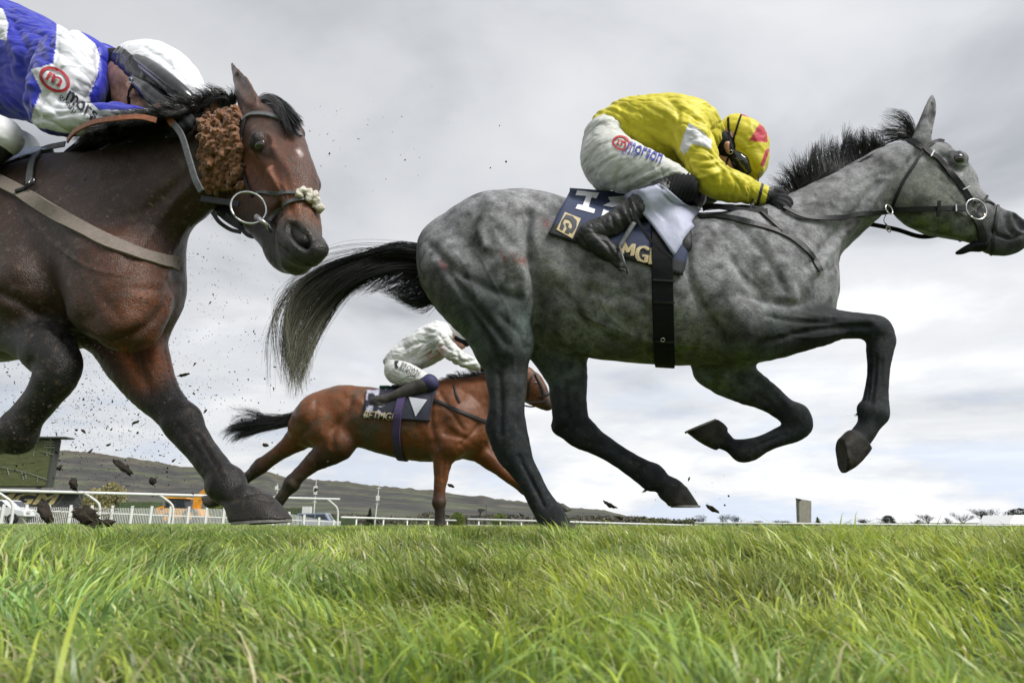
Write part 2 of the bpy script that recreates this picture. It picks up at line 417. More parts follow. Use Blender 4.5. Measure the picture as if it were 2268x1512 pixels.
# ------------------------------------------------------------------ things laid on a body
def bvh_of(V, F): return BVHTree.FromPolygons([tuple(v) for v in V.tolist()], [tuple(f) for f in F.tolist()])
class Skin:
    """finds the body surface along sight lines, so that tack can be laid on it"""
    def __init__(s, fr, *meshes): s.fr = fr; s.b = [bvh_of(V, F) for V, F in meshes]
    def hit(s, px, py, off=None):
        d = Vector([float(c) for c in ray(px, py)]).normalized(); best = None
        for b in s.b:
            h = b.ray_cast(Vector([float(c) for c in CO]), d)
            if h[0] is not None and (best is None or h[3] < best[3]): best = h
        if best is None:
            return np.array(s.fr.pt(px, py, off if off is not None else 0.0)), -np.array(s.fr.L)
        n = np.array(best[1])
        if np.dot(n, np.array(d)) > 0: n = -n
        return np.array(best[0]), n
def ribbon(P, Nn, width, thick):
    """flat strap through points P with outward normals Nn; returns V, F"""
    P = np.array(P); Nn = np.array(Nn); n = len(P); T = np.gradient(P, axis=0); T /= np.maximum(np.linalg.norm(T, axis=1), 1e-9)[:, None]
    W = np.cross(T, Nn); W /= np.maximum(np.linalg.norm(W, axis=1), 1e-9)[:, None]
    w = (width if hasattr(width, '__len__') else np.full(n, width)) ; w = np.asarray(w)[:, None] / 2
    V = np.stack([P - W * w - Nn * thick, P + W * w - Nn * thick, P + W * w * 0.94 + Nn * thick, P - W * w * 0.94 + Nn * thick], 1).reshape(-1, 3)
    F = [(i * 4 + k, i * 4 + (k + 1) % 4, (i + 1) * 4 + (k + 1) % 4, (i + 1) * 4 + k) for i in range(n - 1) for k in range(4)]
    F += [(3, 2, 1, 0), ((n - 1) * 4, (n - 1) * 4 + 1, (n - 1) * 4 + 2, (n - 1) * 4 + 3)]
    return V, F
def smooth1(A, it=2):
    A = np.array(A, float)
    for _ in range(it): A[1:-1] = 0.25 * A[:-2] + 0.5 * A[1:-1] + 0.25 * A[2:]
    return A
def strap(name, skin, pts, w_px, m_, parent, lift=0.006, thick=0.0025, n=8, off=None, sm=3):
    B = catmull(np.array(pts, float), n) if len(pts) > 2 else lin(pts, n)
    H = [skin.hit(q[0], q[1], off) for q in B]; P = smooth1([h[0] + h[1] * lift for h in H], sm); Nn = smooth1([h[1] for h in H], sm)
    Nn /= np.linalg.norm(Nn, axis=1)[:, None]
    mp = np.mean([np.dot(p - CO, CF) for p in P]) / FPX
    V, F = ribbon(P, Nn, w_px * mp, thick)
    return mesh_obj(name, V, F, m_, parent, smooth=False)
def free_strap(name, fr, pts, w_px, m_, parent, n=8, thick=0.002, tilt=None):
    """hanging strap through (px, py, off) points"""
    B = catmull(np.array(pts, float), n) if len(pts) > 2 else lin(pts, n); P = np.array([fr.pt(*q) for q in B])
    Nn = np.tile(-fr.L if tilt is None else np.array(tilt), (len(P), 1)); mp = np.mean([np.dot(p - CO, CF) for p in P]) / FPX
    V, F = ribbon(P, Nn, w_px * mp, thick); return mesh_obj(name, V, F, m_, parent, smooth=False)
def ring(name, c, r, rt, normal, m_, parent, squash=1.0, n=28):
    nn = Vector([float(v) for v in normal]).normalized(); u = nn.orthogonal().normalized(); v = nn.cross(u); mb = MB()
    pts = [Vector([float(q) for q in c]) + (u * math.cos(2 * math.pi * k / n) + v * math.sin(2 * math.pi * k / n) * squash) * r for k in range(n + 1)]
    mb.tube(pts, rt, 8); return mb.build(name, m_, parent, smooth=True)
def patch(name, skin, quad, nu, nv, m_, parent, lift=0.008, thick=0.004, cols=None, wob=0.0, far=None, off=None, sm=2):
    """cloth sheet over the surface inside a four cornered outline (tl, tr, br, bl); far: mirror plane frame to drape it over the back"""
    tl, tr, br, bl = [np.array(q, float) for q in quad]; P = np.zeros((nv + 1, nu + 1, 3)); Nn = np.zeros_like(P); UV = []
    for j in range(nv + 1):
        for i in range(nu + 1):
            u, v = i / nu, j / nv; q = (tl * (1 - u) + tr * u) * (1 - v) + (bl * (1 - u) + br * u) * v
            p, nn = skin.hit(q[0], q[1], off); P[j, i] = p; Nn[j, i] = nn; UV.append((q[0], q[1]))
    for _ in range(sm):
        Q = P.copy(); Q[1:-1] = 0.25 * P[:-2] + 0.5 * P[1:-1] + 0.25 * P[2:]; P = Q
        Q = P.copy(); Q[:, 1:-1] = 0.25 * P[:, :-2] + 0.5 * P[:, 1:-1] + 0.25 * P[:, 2:]; P = Q
        Q = Nn.copy(); Q[1:-1] = (Nn[:-2] + Nn[1:-1] + Nn[2:]) / 3; Nn = Q; Nn /= np.linalg.norm(Nn, axis=2)[..., None]
    P = P + Nn * lift
    if wob:
        P += Nn * (wob * (fnoise(P.reshape(-1, 3), 9.0, 2).reshape(P.shape[:2])[..., None] - 0.5))
    UV = np.array(UV).reshape(nv + 1, nu + 1, 2)
    if far is not None:   # the same sheet carried over the spine and down the far side
        M = P - 2 * ((P - far.O) @ far.L)[..., None] * far.L; top0 = P[0]; top1 = M[0]
        br_ = []
        for t in (0.33, 0.66):
            b = top0 * (1 - t) + top1 * t; b[:, 2] += 0.02 * math.sin(math.pi * t); br_.append(b)
        P = np.concatenate([M[::-1], np.array(br_[::-1]), P], 0); UV = np.concatenate([UV[::-1] * 0 - 999, np.zeros((2,) + UV.shape[1:]) - 999, UV], 0)
        Nn = None
    J, I = P.shape[:2]; G = P.reshape(-1, 3)
    F = np.array([(j * I + i, (j + 1) * I + i, (j + 1) * I + i + 1, j * I + i + 1) for j in range(J - 1) for i in range(I - 1)])
    c = None
    if cols is not None: c = cols(UV.reshape(-1, 2))
    o = mesh_obj(name, G, F, m_, parent, True, c)
    md = o.modifiers.new('thickness', 'SOLIDIFY'); md.thickness = thick; md.offset = 0
    o['_uv'] = 0; del o['_uv']
    return o, G, F
_text_cache = {}
def text_mesh(txt, bold=True):
    cu = bpy.data.curves.new('t', 'FONT'); cu.body = txt; cu.resolution_u = 3; cu.offset = 0.014 if bold and txt.islower() else 0.0
    o = bpy.data.objects.new('t', cu); COL.objects.link(o); bpy.context.view_layer.update()
    me = bpy.data.meshes.new_from_object(o); COL.objects.unlink(o); bpy.data.objects.remove(o); bpy.data.curves.remove(cu)
    bm = bmesh.new(); bm.from_mesh(me); bm.normal_update(); bmesh.ops.triangulate(bm, faces=bm.faces)
    bmesh.ops.subdivide_edges(bm, edges=[e for e in bm.edges if e.calc_length() > 0.12], cuts=2, use_grid_fill=False); bm.normal_update(); bmesh.ops.triangulate(bm, faces=bm.faces)
    V = np.array([v.co[:] for v in bm.verts]); F = [tuple(v.index for v in f.verts) for f in bm.faces]; bm.free(); bpy.data.meshes.remove(me)
    V[:, 0] = (V[:, 0] - V[:, 0].min()) / np.ptp(V[:, 0]); V[:, 1] = (V[:, 1] - V[:, 1].min()) / np.ptp(V[:, 1])
    return V[:, :2], F
def lay_text(name, skin, txt, bl, br, tl, m_, parent, lift=0.005, bold=True, off=None):
    """writing laid on a surface: bottom left, bottom right and top left corner in photo positions"""
    U, F = text_mesh(txt, bold); bl, br, tl = [np.array(q, float) for q in (bl, br, tl)]; V = []
    for u, v in U:
        q = bl + (br - bl) * u + (tl - bl) * v; p, nn = skin.hit(q[0], q[1], off); V.append(p + nn * lift)
    return mesh_obj(name, np.array(V), F, m_, parent, smooth=False)
def lay_poly(name, skin, poly, m_, parent, lift=0.004, off=None, ring_in=None, seg=0.0):
    """flat badge shape laid on a surface (outline in photo positions), or a band between two outlines"""
    if ring_in is not None:
        A, B = poly, ring_in; n = len(A); V = []
        for q in list(A) + list(B):
            p, nn = skin.hit(q[0], q[1], off); V.append(p + nn * lift)
        F = [(i, (i + 1) % n, n + (i + 1) % n, n + i) for i in range(n)]
        return mesh_obj(name, np.array(V), F, m_, parent, smooth=False)
    bm = bmesh.new(); vs = [bm.verts.new((q[0], q[1], 0)) for q in poly]; bm.faces.new(vs); bm.normal_update(); bmesh.ops.triangulate(bm, faces=bm.faces)
    for _ in range(3):
        L_ = [e for e in bm.edges if e.calc_length() > 9]
        if L_: bmesh.ops.subdivide_edges(bm, edges=L_, cuts=1); bm.normal_update(); bmesh.ops.triangulate(bm, faces=bm.faces)
    bm.verts.index_update(); V = []
    for v in bm.verts:
        p, nn = skin.hit(v.co.x, v.co.y, off); V.append(p + nn * lift)
    F = [tuple(v.index for v in f.verts) for f in bm.faces]; bm.free()
    return mesh_obj(name, np.array(V), F, m_, parent, smooth=False)
def ell(cx, cy, a, b, rot=0, n=28):
    c, s_ = math.cos(rot), math.sin(rot)
    return [(cx + a * math.cos(t) * c - b * math.sin(t) * s_, cy + a * math.cos(t) * s_ + b * math.sin(t) * c) for t in np.linspace(0, 2 * math.pi, n, endpoint=False)]

def hair(name, guides, count, m_, parent, r=0.0009, jit=0.02, seed=1, seg=9, fray=1.0, lenvar=0.35, taper=0.25, grad=None):
    """guides: arrays (k, 3) root to tip; strands are blends of neighbouring guides with their own wander; flat three sided tubes"""
    g = np.random.default_rng(seed); G = np.array([catmull(np.array(q), 6)[np.linspace(0, (len(q) - 1) * 6, seg + 1).astype(int)] for q in guides])
    n = len(G); nc = max(4, count // 20); c = g.integers(0, nc, count); cen = (np.arange(nc) + g.random(nc)) / nc * (n - 1)
    i = np.clip(cen[c] + g.normal(0, .9 * (n - 1) / nc, count), 0, n - 1) if n > 1 else np.zeros(count); i0 = np.minimum(i.astype(int), max(n - 2, 0)); f = (i - i0)[:, None, None]
    P = G[i0] * (1 - f) + G[np.minimum(i0 + 1, n - 1)] * f
    t = np.linspace(0, 1, seg + 1)[None, :, None]
    L = 1 - lenvar * g.random((count, 1, 1)); P = P[:, :1] + (np.stack([np.stack([np.interp(tt, t[0, :, 0], P[q, :, d]) for d in range(3)], -1) for q, tt in enumerate((t[0, :, 0][None] * L[:, :, 0]))]) - P[:, :1])
    # clumps: strands follow one of a few wandering leaders
    lead = g.normal(0, 1, (nc, 1, 3)); lead2 = g.normal(0, 1, (nc, 1, 3))
    P = P + jit * fray * (lead[c] * t ** 1.4 * 0.8 + lead2[c] * np.sin(t * 5 + c[:, None, None]) * t * 0.22)
    P = P + jit * g.normal(0, 0.30, (count, 1, 3)) * (1 - .55 * t) + jit * 0.22 * g.normal(0, 1, (count, 1, 3)) * t ** 2
    T = np.gradient(P, axis=1); T /= np.maximum(np.linalg.norm(T, axis=2), 1e-9)[..., None]
    up = g.normal(0, 1, (count, 1, 3)); a = np.cross(T, up); a /= np.maximum(np.linalg.norm(a, axis=2), 1e-9)[..., None]; b = np.cross(T, a)
    rad = r * (1 - (1 - taper) * t) * (0.7 + 0.6 * g.random((count, 1, 1)))
    V = np.stack([P + rad * (a * math.cos(w) + b * math.sin(w)) for w in (0, 2.094, 4.189)], 2).reshape(-1, 3)
    base = (np.arange(count)[:, None] * (seg + 1) + np.arange(seg)[None]).ravel() * 3
    F = np.vstack([np.stack([base + k, base + (k + 1) % 3, base + 3 + (k + 1) % 3, base + 3 + k], 1) for k in range(3)])
    cols = None
    if grad is not None:
        tt = np.repeat(np.tile(t[0, :, 0], count), 3); vv = np.repeat(np.repeat(.7 + .6 * g.random(count), seg + 1), 3)[:, None]
        k = np.clip((tt - grad[2]) / (1 - grad[2]), 0, 1)[:, None]; cols = (np.array(grad[0]) * (1 - k) + np.array(grad[1]) * k) * vv
    return mesh_obj(name, V, F, m_, parent, True, cols)

def band(name, skin, c, u, v, width, m_, parent, lift=.005, thick=.0025, a0=0.0, a1=2 * math.pi, n=56, sm=2, reach=.45):
    """strap running round a body in the plane of u, v about the inner point c"""
    P, Nn = [], []
    for t in np.linspace(a0, a1, n):
        d = np.array(u) * math.cos(t) + np.array(v) * math.sin(t); o = c + d * reach; best = None
        for b in skin.b:
            h = b.ray_cast(Vector([float(q) for q in o]), Vector([float(-q) for q in d]), reach)
            if h[0] is not None and (best is None or h[3] < best[3]): best = h
        if best is None: continue
        nn = np.array(best[1]); nn = nn if np.dot(nn, d) > 0 else -nn
        P.append(np.array(best[0]) + nn * lift); Nn.append(nn)
    P = smooth1(P, sm); Nn = smooth1(Nn, sm); V, F = ribbon(P, Nn, width, thick); return mesh_obj(name, V, F, m_, parent, smooth=False)
# ------------------------------------------------------------------ ground: one sheet, dipping a little just in front of the camera
def sst(t):
    t = np.clip(t, 0, 1); return t * t * (3 - 2 * t)
def ground_z(x, y):
    r = np.sqrt(x * x + y * y); t = sst((r - 0.35) / 2.0)
    near = -0.115 + 0.115 * t
    drop = -1.05 * sst((x + 0.32 * y + 3.0) / 9.0) * sst((r - 9) / 22.0)      # the course falls away towards the right
    P_ = np.stack([np.ravel(x * 1.0), np.ravel(y * 1.0), np.ravel(x * 0.0)], 1)
    lump = ((fnoise(P_, 2.6, 2) - .5) * .075 + (fnoise(P_ + 40, 8.0, 1) - .5) * .020).reshape(np.shape(x)) * (1 - sst((r - 4) / 3)) * (.35 + .65 * sst((r - .3) / .6)) * (1 - .55 * sst((r - 2.2) / .8))
    return near + drop + lump - .004 + 0.008 * np.sin(x * 3.1 + 1.0) * np.cos(y * 2.3) * np.exp(-r / 5.0)
def build_ground():
    ths = np.linspace(0, 2 * math.pi, 241)[:-1]; rs = np.concatenate([[0.05], np.linspace(0.15, 3.4, 90), np.geomspace(3.6, 9000, 46)])
    X = np.outer(rs, np.cos(ths)); Y = np.outer(rs, np.sin(ths)); Z = ground_z(X, Y); V = np.stack([X, Y, Z], -1).reshape(-1, 3); n = len(ths)
    F = np.array([(i * n + k, i * n + (k + 1) % n, (i + 1) * n + (k + 1) % n, (i + 1) * n + k) for i in range(len(rs) - 1) for k in range(n)])[:, ::-1]
    V = np.vstack([V, [[0, 0, -.105]]]); 
    g = mat('turf', (.055, .095, .018), .9, noise=.45, nscale=3.0, bump=.8, bscale=40, col2=(.085, .12, .03))
    o = mesh_obj('ground', V, F, g); tag(o, kind='structure')
build_ground()

def build_grass():
    g = np.random.default_rng(11); P = []
    for r0, r1, dens, w, seg in ((.16, .6, 11000, .0036, 6), (.6, 1.5, 13500, .0041, 6), (1.5, 3.2, 12000, .0038, 4), (3.2, 6.5, 3200, .0055, 3), (6.5, 14, 620, .011, 3), (14, 34, 110, .024, 3)):
        half = R(82 if r1 < 1.6 else 68 if r1 < 3.5 else 56 if r1 < 7 else 49); n = int(dens * half * (r1 * r1 - r0 * r0)); r = np.sqrt(g.uniform(r0 * r0, r1 * r1, n)); a = g.uniform(-half, half, n)
        P.append((r * np.sin(a), r * np.cos(a), np.full(n, w), seg))
    Vs, Fs, Cs = [], [], []; base = 0
    for x, y, w, seg in P:
        n = len(x); Q = np.stack([x, y, 0 * x], 1); cl = fnoise(Q + 3, 4.5, 2); cl2 = fnoise(Q + 7, 13, 2); r = np.hypot(x, y)
        keep = g.random(n) < np.clip(-.05 + 1.7 * cl2, .12, 1); x, y, w, cl, cl2, r, Q = x[keep], y[keep], w[keep], cl[keep], cl2[keep], r[keep], Q[keep]; n = len(x)
        h = (.010 + .052 * cl + .018 * g.random(n)) * (0.65 + .6 * cl2) * np.where(g.random(n) < .035, 1.45, 1.0)
        h *= np.where(r < .55, .80 + .35 * r, 1.0); far = np.clip((r - 5) / 12, 0, 1); h = h * (1 - .38 * sst((r - 1.3) / 1.2)); h = h * (1 - far) + .026 * (.7 + .6 * g.random(n)) * far
        h *= np.where(r < 1.6, .95, 1.0)
        dead = g.random(n) < (.12 + .18 * np.clip((fnoise(Q + 21, 3.0, 2) - .48) * 5, 0, 1)); flat = g.random(n) < .20 + .5 * np.clip((fnoise(Q + 27, 4.0, 2) - .45) * 4, 0, 1)
        # blades comb over in patches, mostly to the left like wind and hooves left them
        d0 = math.pi * .95 + 4.4 * (fnoise(Q + 13, 3.4, 2) - .5) * 2; d = d0 + g.normal(0, .75, n); lean = (.25 + 1.25 * g.random(n)) * (.5 + 1.1 * fnoise(Q + 17, 2.4, 2)); lean = np.where(flat | (dead & (g.random(n) < .7)), 1.5 + .9 * g.random(n), lean)
        long = g.random(n) < .16; L = h * np.where(flat, 1.6, 1.35) * np.where(long, 1.7, 1.0); lean = np.where(long, np.maximum(lean, 1.15), lean); ca, sa = np.cos(d), np.sin(d); yaw = g.uniform(0, 2 * math.pi, n)
        wx, wy = np.cos(yaw), np.sin(yaw); z0 = ground_z(x, y) - .002; ww = w * (.55 + .9 * g.random(n)) * np.where(dead, .8, 1)
        px_, py_, pz_ = x.copy(), y.copy(), z0.copy(); rows = []; hue = g.random(n); t3 = np.clip((fnoise(Q + 31, 2.0, 2) - .35) * 3, 0, 1)
        base_c = np.stack([.185 + .12 * hue + .06 * t3, .290 + .08 * hue + .03 * t3, .048 + .045 * (1 - hue)], 1) * ((.72 + .80 * g.random(n)) * (.45 + 1.15 * np.clip((fnoise(Q + 51, 5.5, 3) - .2) * 1.6, 0, 1)))[:, None]
        left = np.clip(-x / np.maximum(r, .1) * .9, 0, .6)[:, None] * np.array([-.075, -.030, .030]); base_c = base_c + left
        base_c[dead] = np.stack([.48 + .14 * hue, .46 + .1 * hue, .24 + .08 * hue], 1)[dead]
        for s in range(seg + 1):
            t = s / seg
            if s:
                ang = np.minimum(lean * (t - .5 / seg) * 1.35, 1.95); st = L / seg; px_ = px_ + ca * np.sin(ang) * st; py_ = py_ + sa * np.sin(ang) * st; pz_ = pz_ + np.cos(ang) * st; pz_ = np.maximum(pz_, z0 + .003)
            hw = ww * .5 * (1 - t ** 1.8 * .93) * (.75 + .35 * math.sin(math.pi * min(t + .15, 1)))
            rows.append(np.stack([np.stack([px_ - wx * hw, py_ - wy * hw, pz_], 1), np.stack([px_ + wx * hw, py_ + wy * hw, pz_], 1)], 1))
        V = np.stack(rows, 1).reshape(-1, 3); bi = base + np.arange(n)[:, None] * (seg + 1) * 2 + np.arange(seg)[None] * 2; bi = bi.ravel()
        Fs.append(np.stack([bi, bi + 1, bi + 3, bi + 2], 1)); Vs.append(V); base += len(V)
        tt = np.tile(np.repeat(np.linspace(0, 1, seg + 1), 2), n); c = np.repeat(base_c, (seg + 1) * 2, 0); tip = np.repeat(np.where(g.random(n) < .14, 1.0, 0.0), (seg + 1) * 2) * np.clip((tt - .75) * 4, 0, 1)
        c = c * (1 - .7 * tip)[:, None] + np.array([.30, .26, .12]) * (.7 * tip)[:, None]; Cs.append(c)
    gm = mat('grass blade', (1, 1, 1), .36, vcol=True, spec=.5, trans=.40)
    o = mesh_obj('grass', np.vstack(Vs), np.vstack(Fs), gm, None, True, np.vstack(Cs)); tag(o, kind='stuff')
build_grass()
# ------------------------------------------------------------------ materials shared by the riders and horses
M_leather = mat('black leather', (0.011, 0.0115, 0.013), 0.5, spec=.3, noise=0.35, nscale=40, bump=0.3, bscale=180)
M_greyleather = mat('worn grey leather', (0.10, 0.105, 0.11), 0.5, noise=0.3, nscale=60, bump=0.3, bscale=150)
M_steel = mat('bit steel', (0.55, 0.56, 0.56), 0.28, metal=1.0, noise=0.15, nscale=90)
M_shoe = mat('racing plate', (0.20, 0.19, 0.18), 0.55, metal=0.5, noise=0.3, nscale=50)
M_eye = mat('horse eye', (0.012, 0.008, 0.006), 0.06, coat=1.0)
M_blackhair = None
M_tailtip = mat('muddy tail hair', (0.075, 0.078, 0.055), 0.6)
M_glove = mat('black glove', (0.006, 0.0065, 0.009), 0.7, spec=.2, bump=0.4, bscale=120)
M_skin = mat('muddy skin', (0.50, 0.27, 0.19), 0.5, noise=0.35, nscale=45, bump=0.2, bscale=150)
M_white = mat('white print', (0.72, 0.72, 0.76), 0.6)
M_gold = mat('gold print', (0.50, 0.41, 0.22), 0.5, noise=0.15, nscale=60)
M_redprint = mat('red print', (0.42, 0.02, 0.035), 0.55)
M_blueprint = mat('blue print', (0.04, 0.05, 0.30), 0.55)
M_blackprint = mat('black print', (0.015, 0.018, 0.03), 0.55)
M_webbing = mat('black webbing', (0.007, 0.0075, 0.009), 0.8, spec=.2, bump=0.6, bscale=260)
M_mud = mat('wet soil', (0.028, 0.020, 0.013), 0.85, noise=0.5, nscale=60, bump=1.0, bscale=90)

def eye(fr, skin, px, py, r, parent, off):
    p, n = skin.hit(px, py, off); bm = bmesh.new(); bmesh.ops.create_uvsphere(bm, u_segments=20, v_segments=14, radius=r)
    V = np.array([v.co[:] for v in bm.verts]); F = [tuple(v.index for v in f.verts) for f in bm.faces]; bm.free()
    return mesh_obj('eye', V * np.array([1, 0.8, 1]) + p - n * r * 0.62, F, M_eye, parent)
def horseshoe(fr, T, Hh, off, hw, parent, px_shift=0):
    a, b = fr.pt(T[0], T[1], off), fr.pt(Hh[0], Hh[1], off); c = (a + b) / 2; u = (a - b); l = np.linalg.norm(u) / 2; u /= 2 * l
    pts = [c + u * l * 0.93 * math.cos(t) + fr.L * hw * 0.93 * math.sin(t) for t in np.linspace(-2.5, 2.5, 26)]
    nn = np.cross(u, fr.L); V, F = ribbon(np.array(pts), np.tile(nn, (26, 1)), 0.020, 0.004)
    return mesh_obj('horseshoe', V, F, M_shoe, parent, smooth=False)

# ------------------------------------------------------------------ the grey horse
GF = Frame(1450, 2.90, R(3))
def build_grey():
    f = Field(GF); N_, FR = -0.13, 0.12
    f.trunk([(985, 492, 1020, 640, .17), (1060, 436, 1095, 700, .24), (1140, 415, 1160, 735, .27), (1210, 433, 1230, 762, .265), (1290, 450, 1295, 786, .265),
             (1370, 460, 1375, 802, .285), (1450, 464, 1455, 808, .29), (1540, 466, 1540, 812, .27), (1615, 470, 1622, 812, .235), (1685, 484, 1690, 800, .205)], col=0)
    f.chain([(1650, 620, 0, 150, .78), (1700, 620, 0, 135, .80), (1740, 600, 0, 100, .85)], k=.05)
    f.chain([(1700, 560, 0, 112, .75), (1745, 535, 0, 100, .72), (1792, 505, 0, 88, .68), (1868, 452, 0, 74, .66), (1931, 408, 0, 63, .68), (1985, 378, 0, 56, .75)], k=.05)
    # chest muscles, shoulder blade, upper arm
    f.chain([(1735, 600, -.09, 62), (1735, 660, -.11, 62), (1700, 700, -.12, 62)], k=.05)
    f.chain([(1735, 600, .09, 62), (1735, 660, .11, 60), (1660, 740, .12, 60)], k=.05)
    f.chain([(1640, 520, -.12, 52), (1680, 590, -.15, 56), (1730, 650, -.155, 50)], k=.04)
    f.chain([(1570, 620, -.13, 66), (1610, 680, -.155, 62), (1655, 725, -.15, 56)], k=.045)
    # near foreleg, stretched forward
    f.chain([(1650, 725, -.13, 72), (1700, 733, -.14, 62), (1750, 727, -.14, 56), (1805, 724, -.135, 47), (1860, 720, -.13, 33), (1908, 722, -.13, 29), (1940, 730, -.13, 30)], k=.04, cols=[1, 2, 3, 3, 3, 3], w=.85)
    f.chain([(1940, 728, -.13, 31), (1951, 748, -.13, 29), (1949, 778, -.13, 28), (1946, 815, -.13, 23), (1942, 862, -.13, 24), (1938, 900, -.13, 29), (1936, 915, -.13, 30)], k=.02, col=3, w=.88)
    f.ball(1963, 757, -.13, 17, col=3); f.ball(1914, 905, -.13, 14, col=3)
    f.chain([(1934, 915, -.13, 27), (1922, 945, -.13, 22), (1906, 968, -.13, 23)], k=.015, col=3)
    f.hoof((1869, 1049), (1859, 972), (1928, 995), (1883, 952), -.13, hw=.056, col=4)
    # far foreleg, folded back
    f.chain([(1590, 765, .10, 62), (1598, 820, .11, 50), (1640, 846, .11, 45), (1690, 874, .11, 34), (1735, 905, .11, 27), (1762, 924, .11, 28)], k=.035, cols=[1, 1, 2, 3, 3], w=.85)
    f.chain([(1564, 822, .11, 30), (1570, 815, .11, 34)], k=.03, col=1)
    f.chain([(1762, 922, .11, 29), (1773, 940, .11, 27), (1755, 955, .11, 24), (1728, 966, .11, 20), (1690, 982, .11, 20), (1660, 995, .11, 25), (1645, 998, .11, 25)], k=.02, col=3, w=.88)
    f.chain([(1643, 1000, .11, 22), (1617, 986, .11, 17), (1600, 974, .11, 21)], k=.015, col=3)
    f.hoof((1519, 957), (1588, 929), (1588, 998), (1610, 950), .11, hw=.055, col=4)
    # hindquarters
    f.chain([(985, 545, -.10, 58), (1010, 600, -.12, 84), (1050, 650, -.13, 86), (1090, 710, -.135, 72), (1110, 760, -.135, 58)], k=.06, cols=[0, 0, 1, 1])
    f.chain([(1085, 520, -.12, 90), (1120, 590, -.145, 78), (1135, 650, -.15, 54), (1128, 710, -.14, 50), (1118, 765, -.135, 54)], k=.06, cols=[0, 0, 1, 1])
    f.chain([(985, 545, .10, 55), (1015, 600, .12, 80), (1080, 660, .13, 86), (1160, 710, .13, 72), (1225, 745, .13, 66)], k=.06, cols=[0, 1, 1, 1])
    f.chain([(1085, 520, .12, 90), (1150, 600, .13, 78), (1220, 690, .13, 70), (1240, 750, .13, 58)], k=.06, cols=[0, 1, 1])
    f.ball(1236, 946, .13, 14, k=.02, col=3); f.ball(1440, 1070, .13, 17, k=.015, col=3); f.ball(1092, 944, -.135, 15, k=.02, col=3)
    # near hind leg, planted
    f.chain([(1108, 745, -.135, 68), (1118, 785, -.135, 53), (1122, 820, -.135, 47), (1123, 862, -.135, 43), (1121, 900, -.135, 41), (1123, 935, -.135, 43), (1126, 962, -.135, 44), (1137, 997, -.135, 37)], k=.03, cols=[1, 2, 2, 2, 3, 3, 3], w=.82)
    f.chain([(1135, 990, -.135, 38), (1150, 1022, -.135, 33), (1166, 1050, -.135, 29), (1190, 1096, -.135, 27), (1210, 1130, -.135, 30), (1222, 1150, -.135, 30)], k=.02, col=3, w=.85)
    f.chain([(1222, 1150, -.135, 30), (1238, 1168, -.135, 27)], k=.015, col=3)
    f.hoof((1298, 1196), (1212, 1196), (1268, 1157), (1215, 1170), -.135, hw=.058, col=4)
    # far hind leg, swinging forward
    f.chain([(1225, 745, .13, 66), (1240, 790, .13, 56), (1256, 835, .13, 45), (1258, 875, .13, 40), (1262, 915, .13, 40), (1268, 940, .13, 38), (1290, 960, .13, 32)], k=.03, cols=[1, 1, 2, 3, 3, 3], w=.82)
    f.chain([(1288, 957, .13, 33), (1318, 978, .13, 27), (1350, 997, .13, 24), (1395, 1026, .13, 24), (1430, 1048, .13, 28), (1445, 1055, .13, 28)], k=.02, col=3, w=.85)
    f.chain([(1445, 1054, .13, 27), (1468, 1070, .13, 22), (1486, 1080, .13, 25)], k=.015, col=3)
    f.hoof((1549, 1121), (1480, 1121), (1520, 1078), (1464, 1096), .13, hw=.058, col=4); f.chain([(1478, 1088, .13, 22), (1500, 1086, .13, 20)], k=.012, col=4)
    # head
    f.chain([(1975, 385, 0, 60, .72), (2020, 365, 0, 56, .78), (2062, 362, 0, 48, .88), (2096, 378, 0, 42, 1.0), (2118, 398, 0, 38, .95)], k=.03)
    for o in (-.045, .045): f.chain([(2030, 420, o, 74, .42), (2052, 438, o, 80, .40), (2090, 458, o, 66, .42), (2120, 480, o, 50, .5)], k=.03, col=6)
    f.chain([(2095, 400, 0, 48, .80), (2125, 440, 0, 50, .66), (2152, 472, 0, 50, .60), (2186, 494, 0, 47, .60), (2216, 512, 0, 46, .66), (2230, 522, 0, 42, .72)], k=.03, cols=[0, 0, 0, 5, 5])
    f.chain([(2060, 495, 0, 26, .9), (2110, 506, 0, 24, .9), (2160, 518, 0, 20, 1), (2196, 540, 0, 22, 1.0), (2220, 546, 0, 17, 1.1)], k=.025, cols=[6, 6, 5, 5])
    f.chain([(2236, 490, -.022, 20), (2254, 500, -.022, 17)], k=.02, col=5); f.chain([(2236, 490, .022, 20), (2254, 500, .022, 17)], k=.02, col=5)
    f.chain([(2240, 528, 0, 17, 1.5), (2256, 518, 0, 12, 1.7)], k=.015, col=5)
    f.chain([(2254, 482, -.056, 13, .9), (2262, 502, -.054, 11, .9)], k=.008, sub=True)
    f.chain([(2256, 484, .052, 11, .8), (2262, 500, .052, 9, .8)], k=.008, sub=True)
    for o in (-.070, .070): f.ball(2122, 355, o, 20, k=.014); f.ball(2088, 330, o * .4, 15, k=.02)
    f.chain([(2112, 400, -.062, 12), (2150, 440, -.05, 9)], k=.02); f.chain([(2112, 400, .062, 12), (2150, 440, .05, 9)], k=.02)
    for o in (-.062, .062):
        f.chain([(2040, 312, o, 20, .8), (2047, 285, o, 16, .8), (2058, 252, o, 13, .7), (2063, 228, o, 9, .7), (2064, 214, o, 4, .8)], k=.018)
        f.chain([(2062, 280, o - .02, 6), (2064, 254, o - .018, 8), (2065, 230, o - .012, 4)], k=.006, sub=True)
    V, F = f.mesh(.0062)
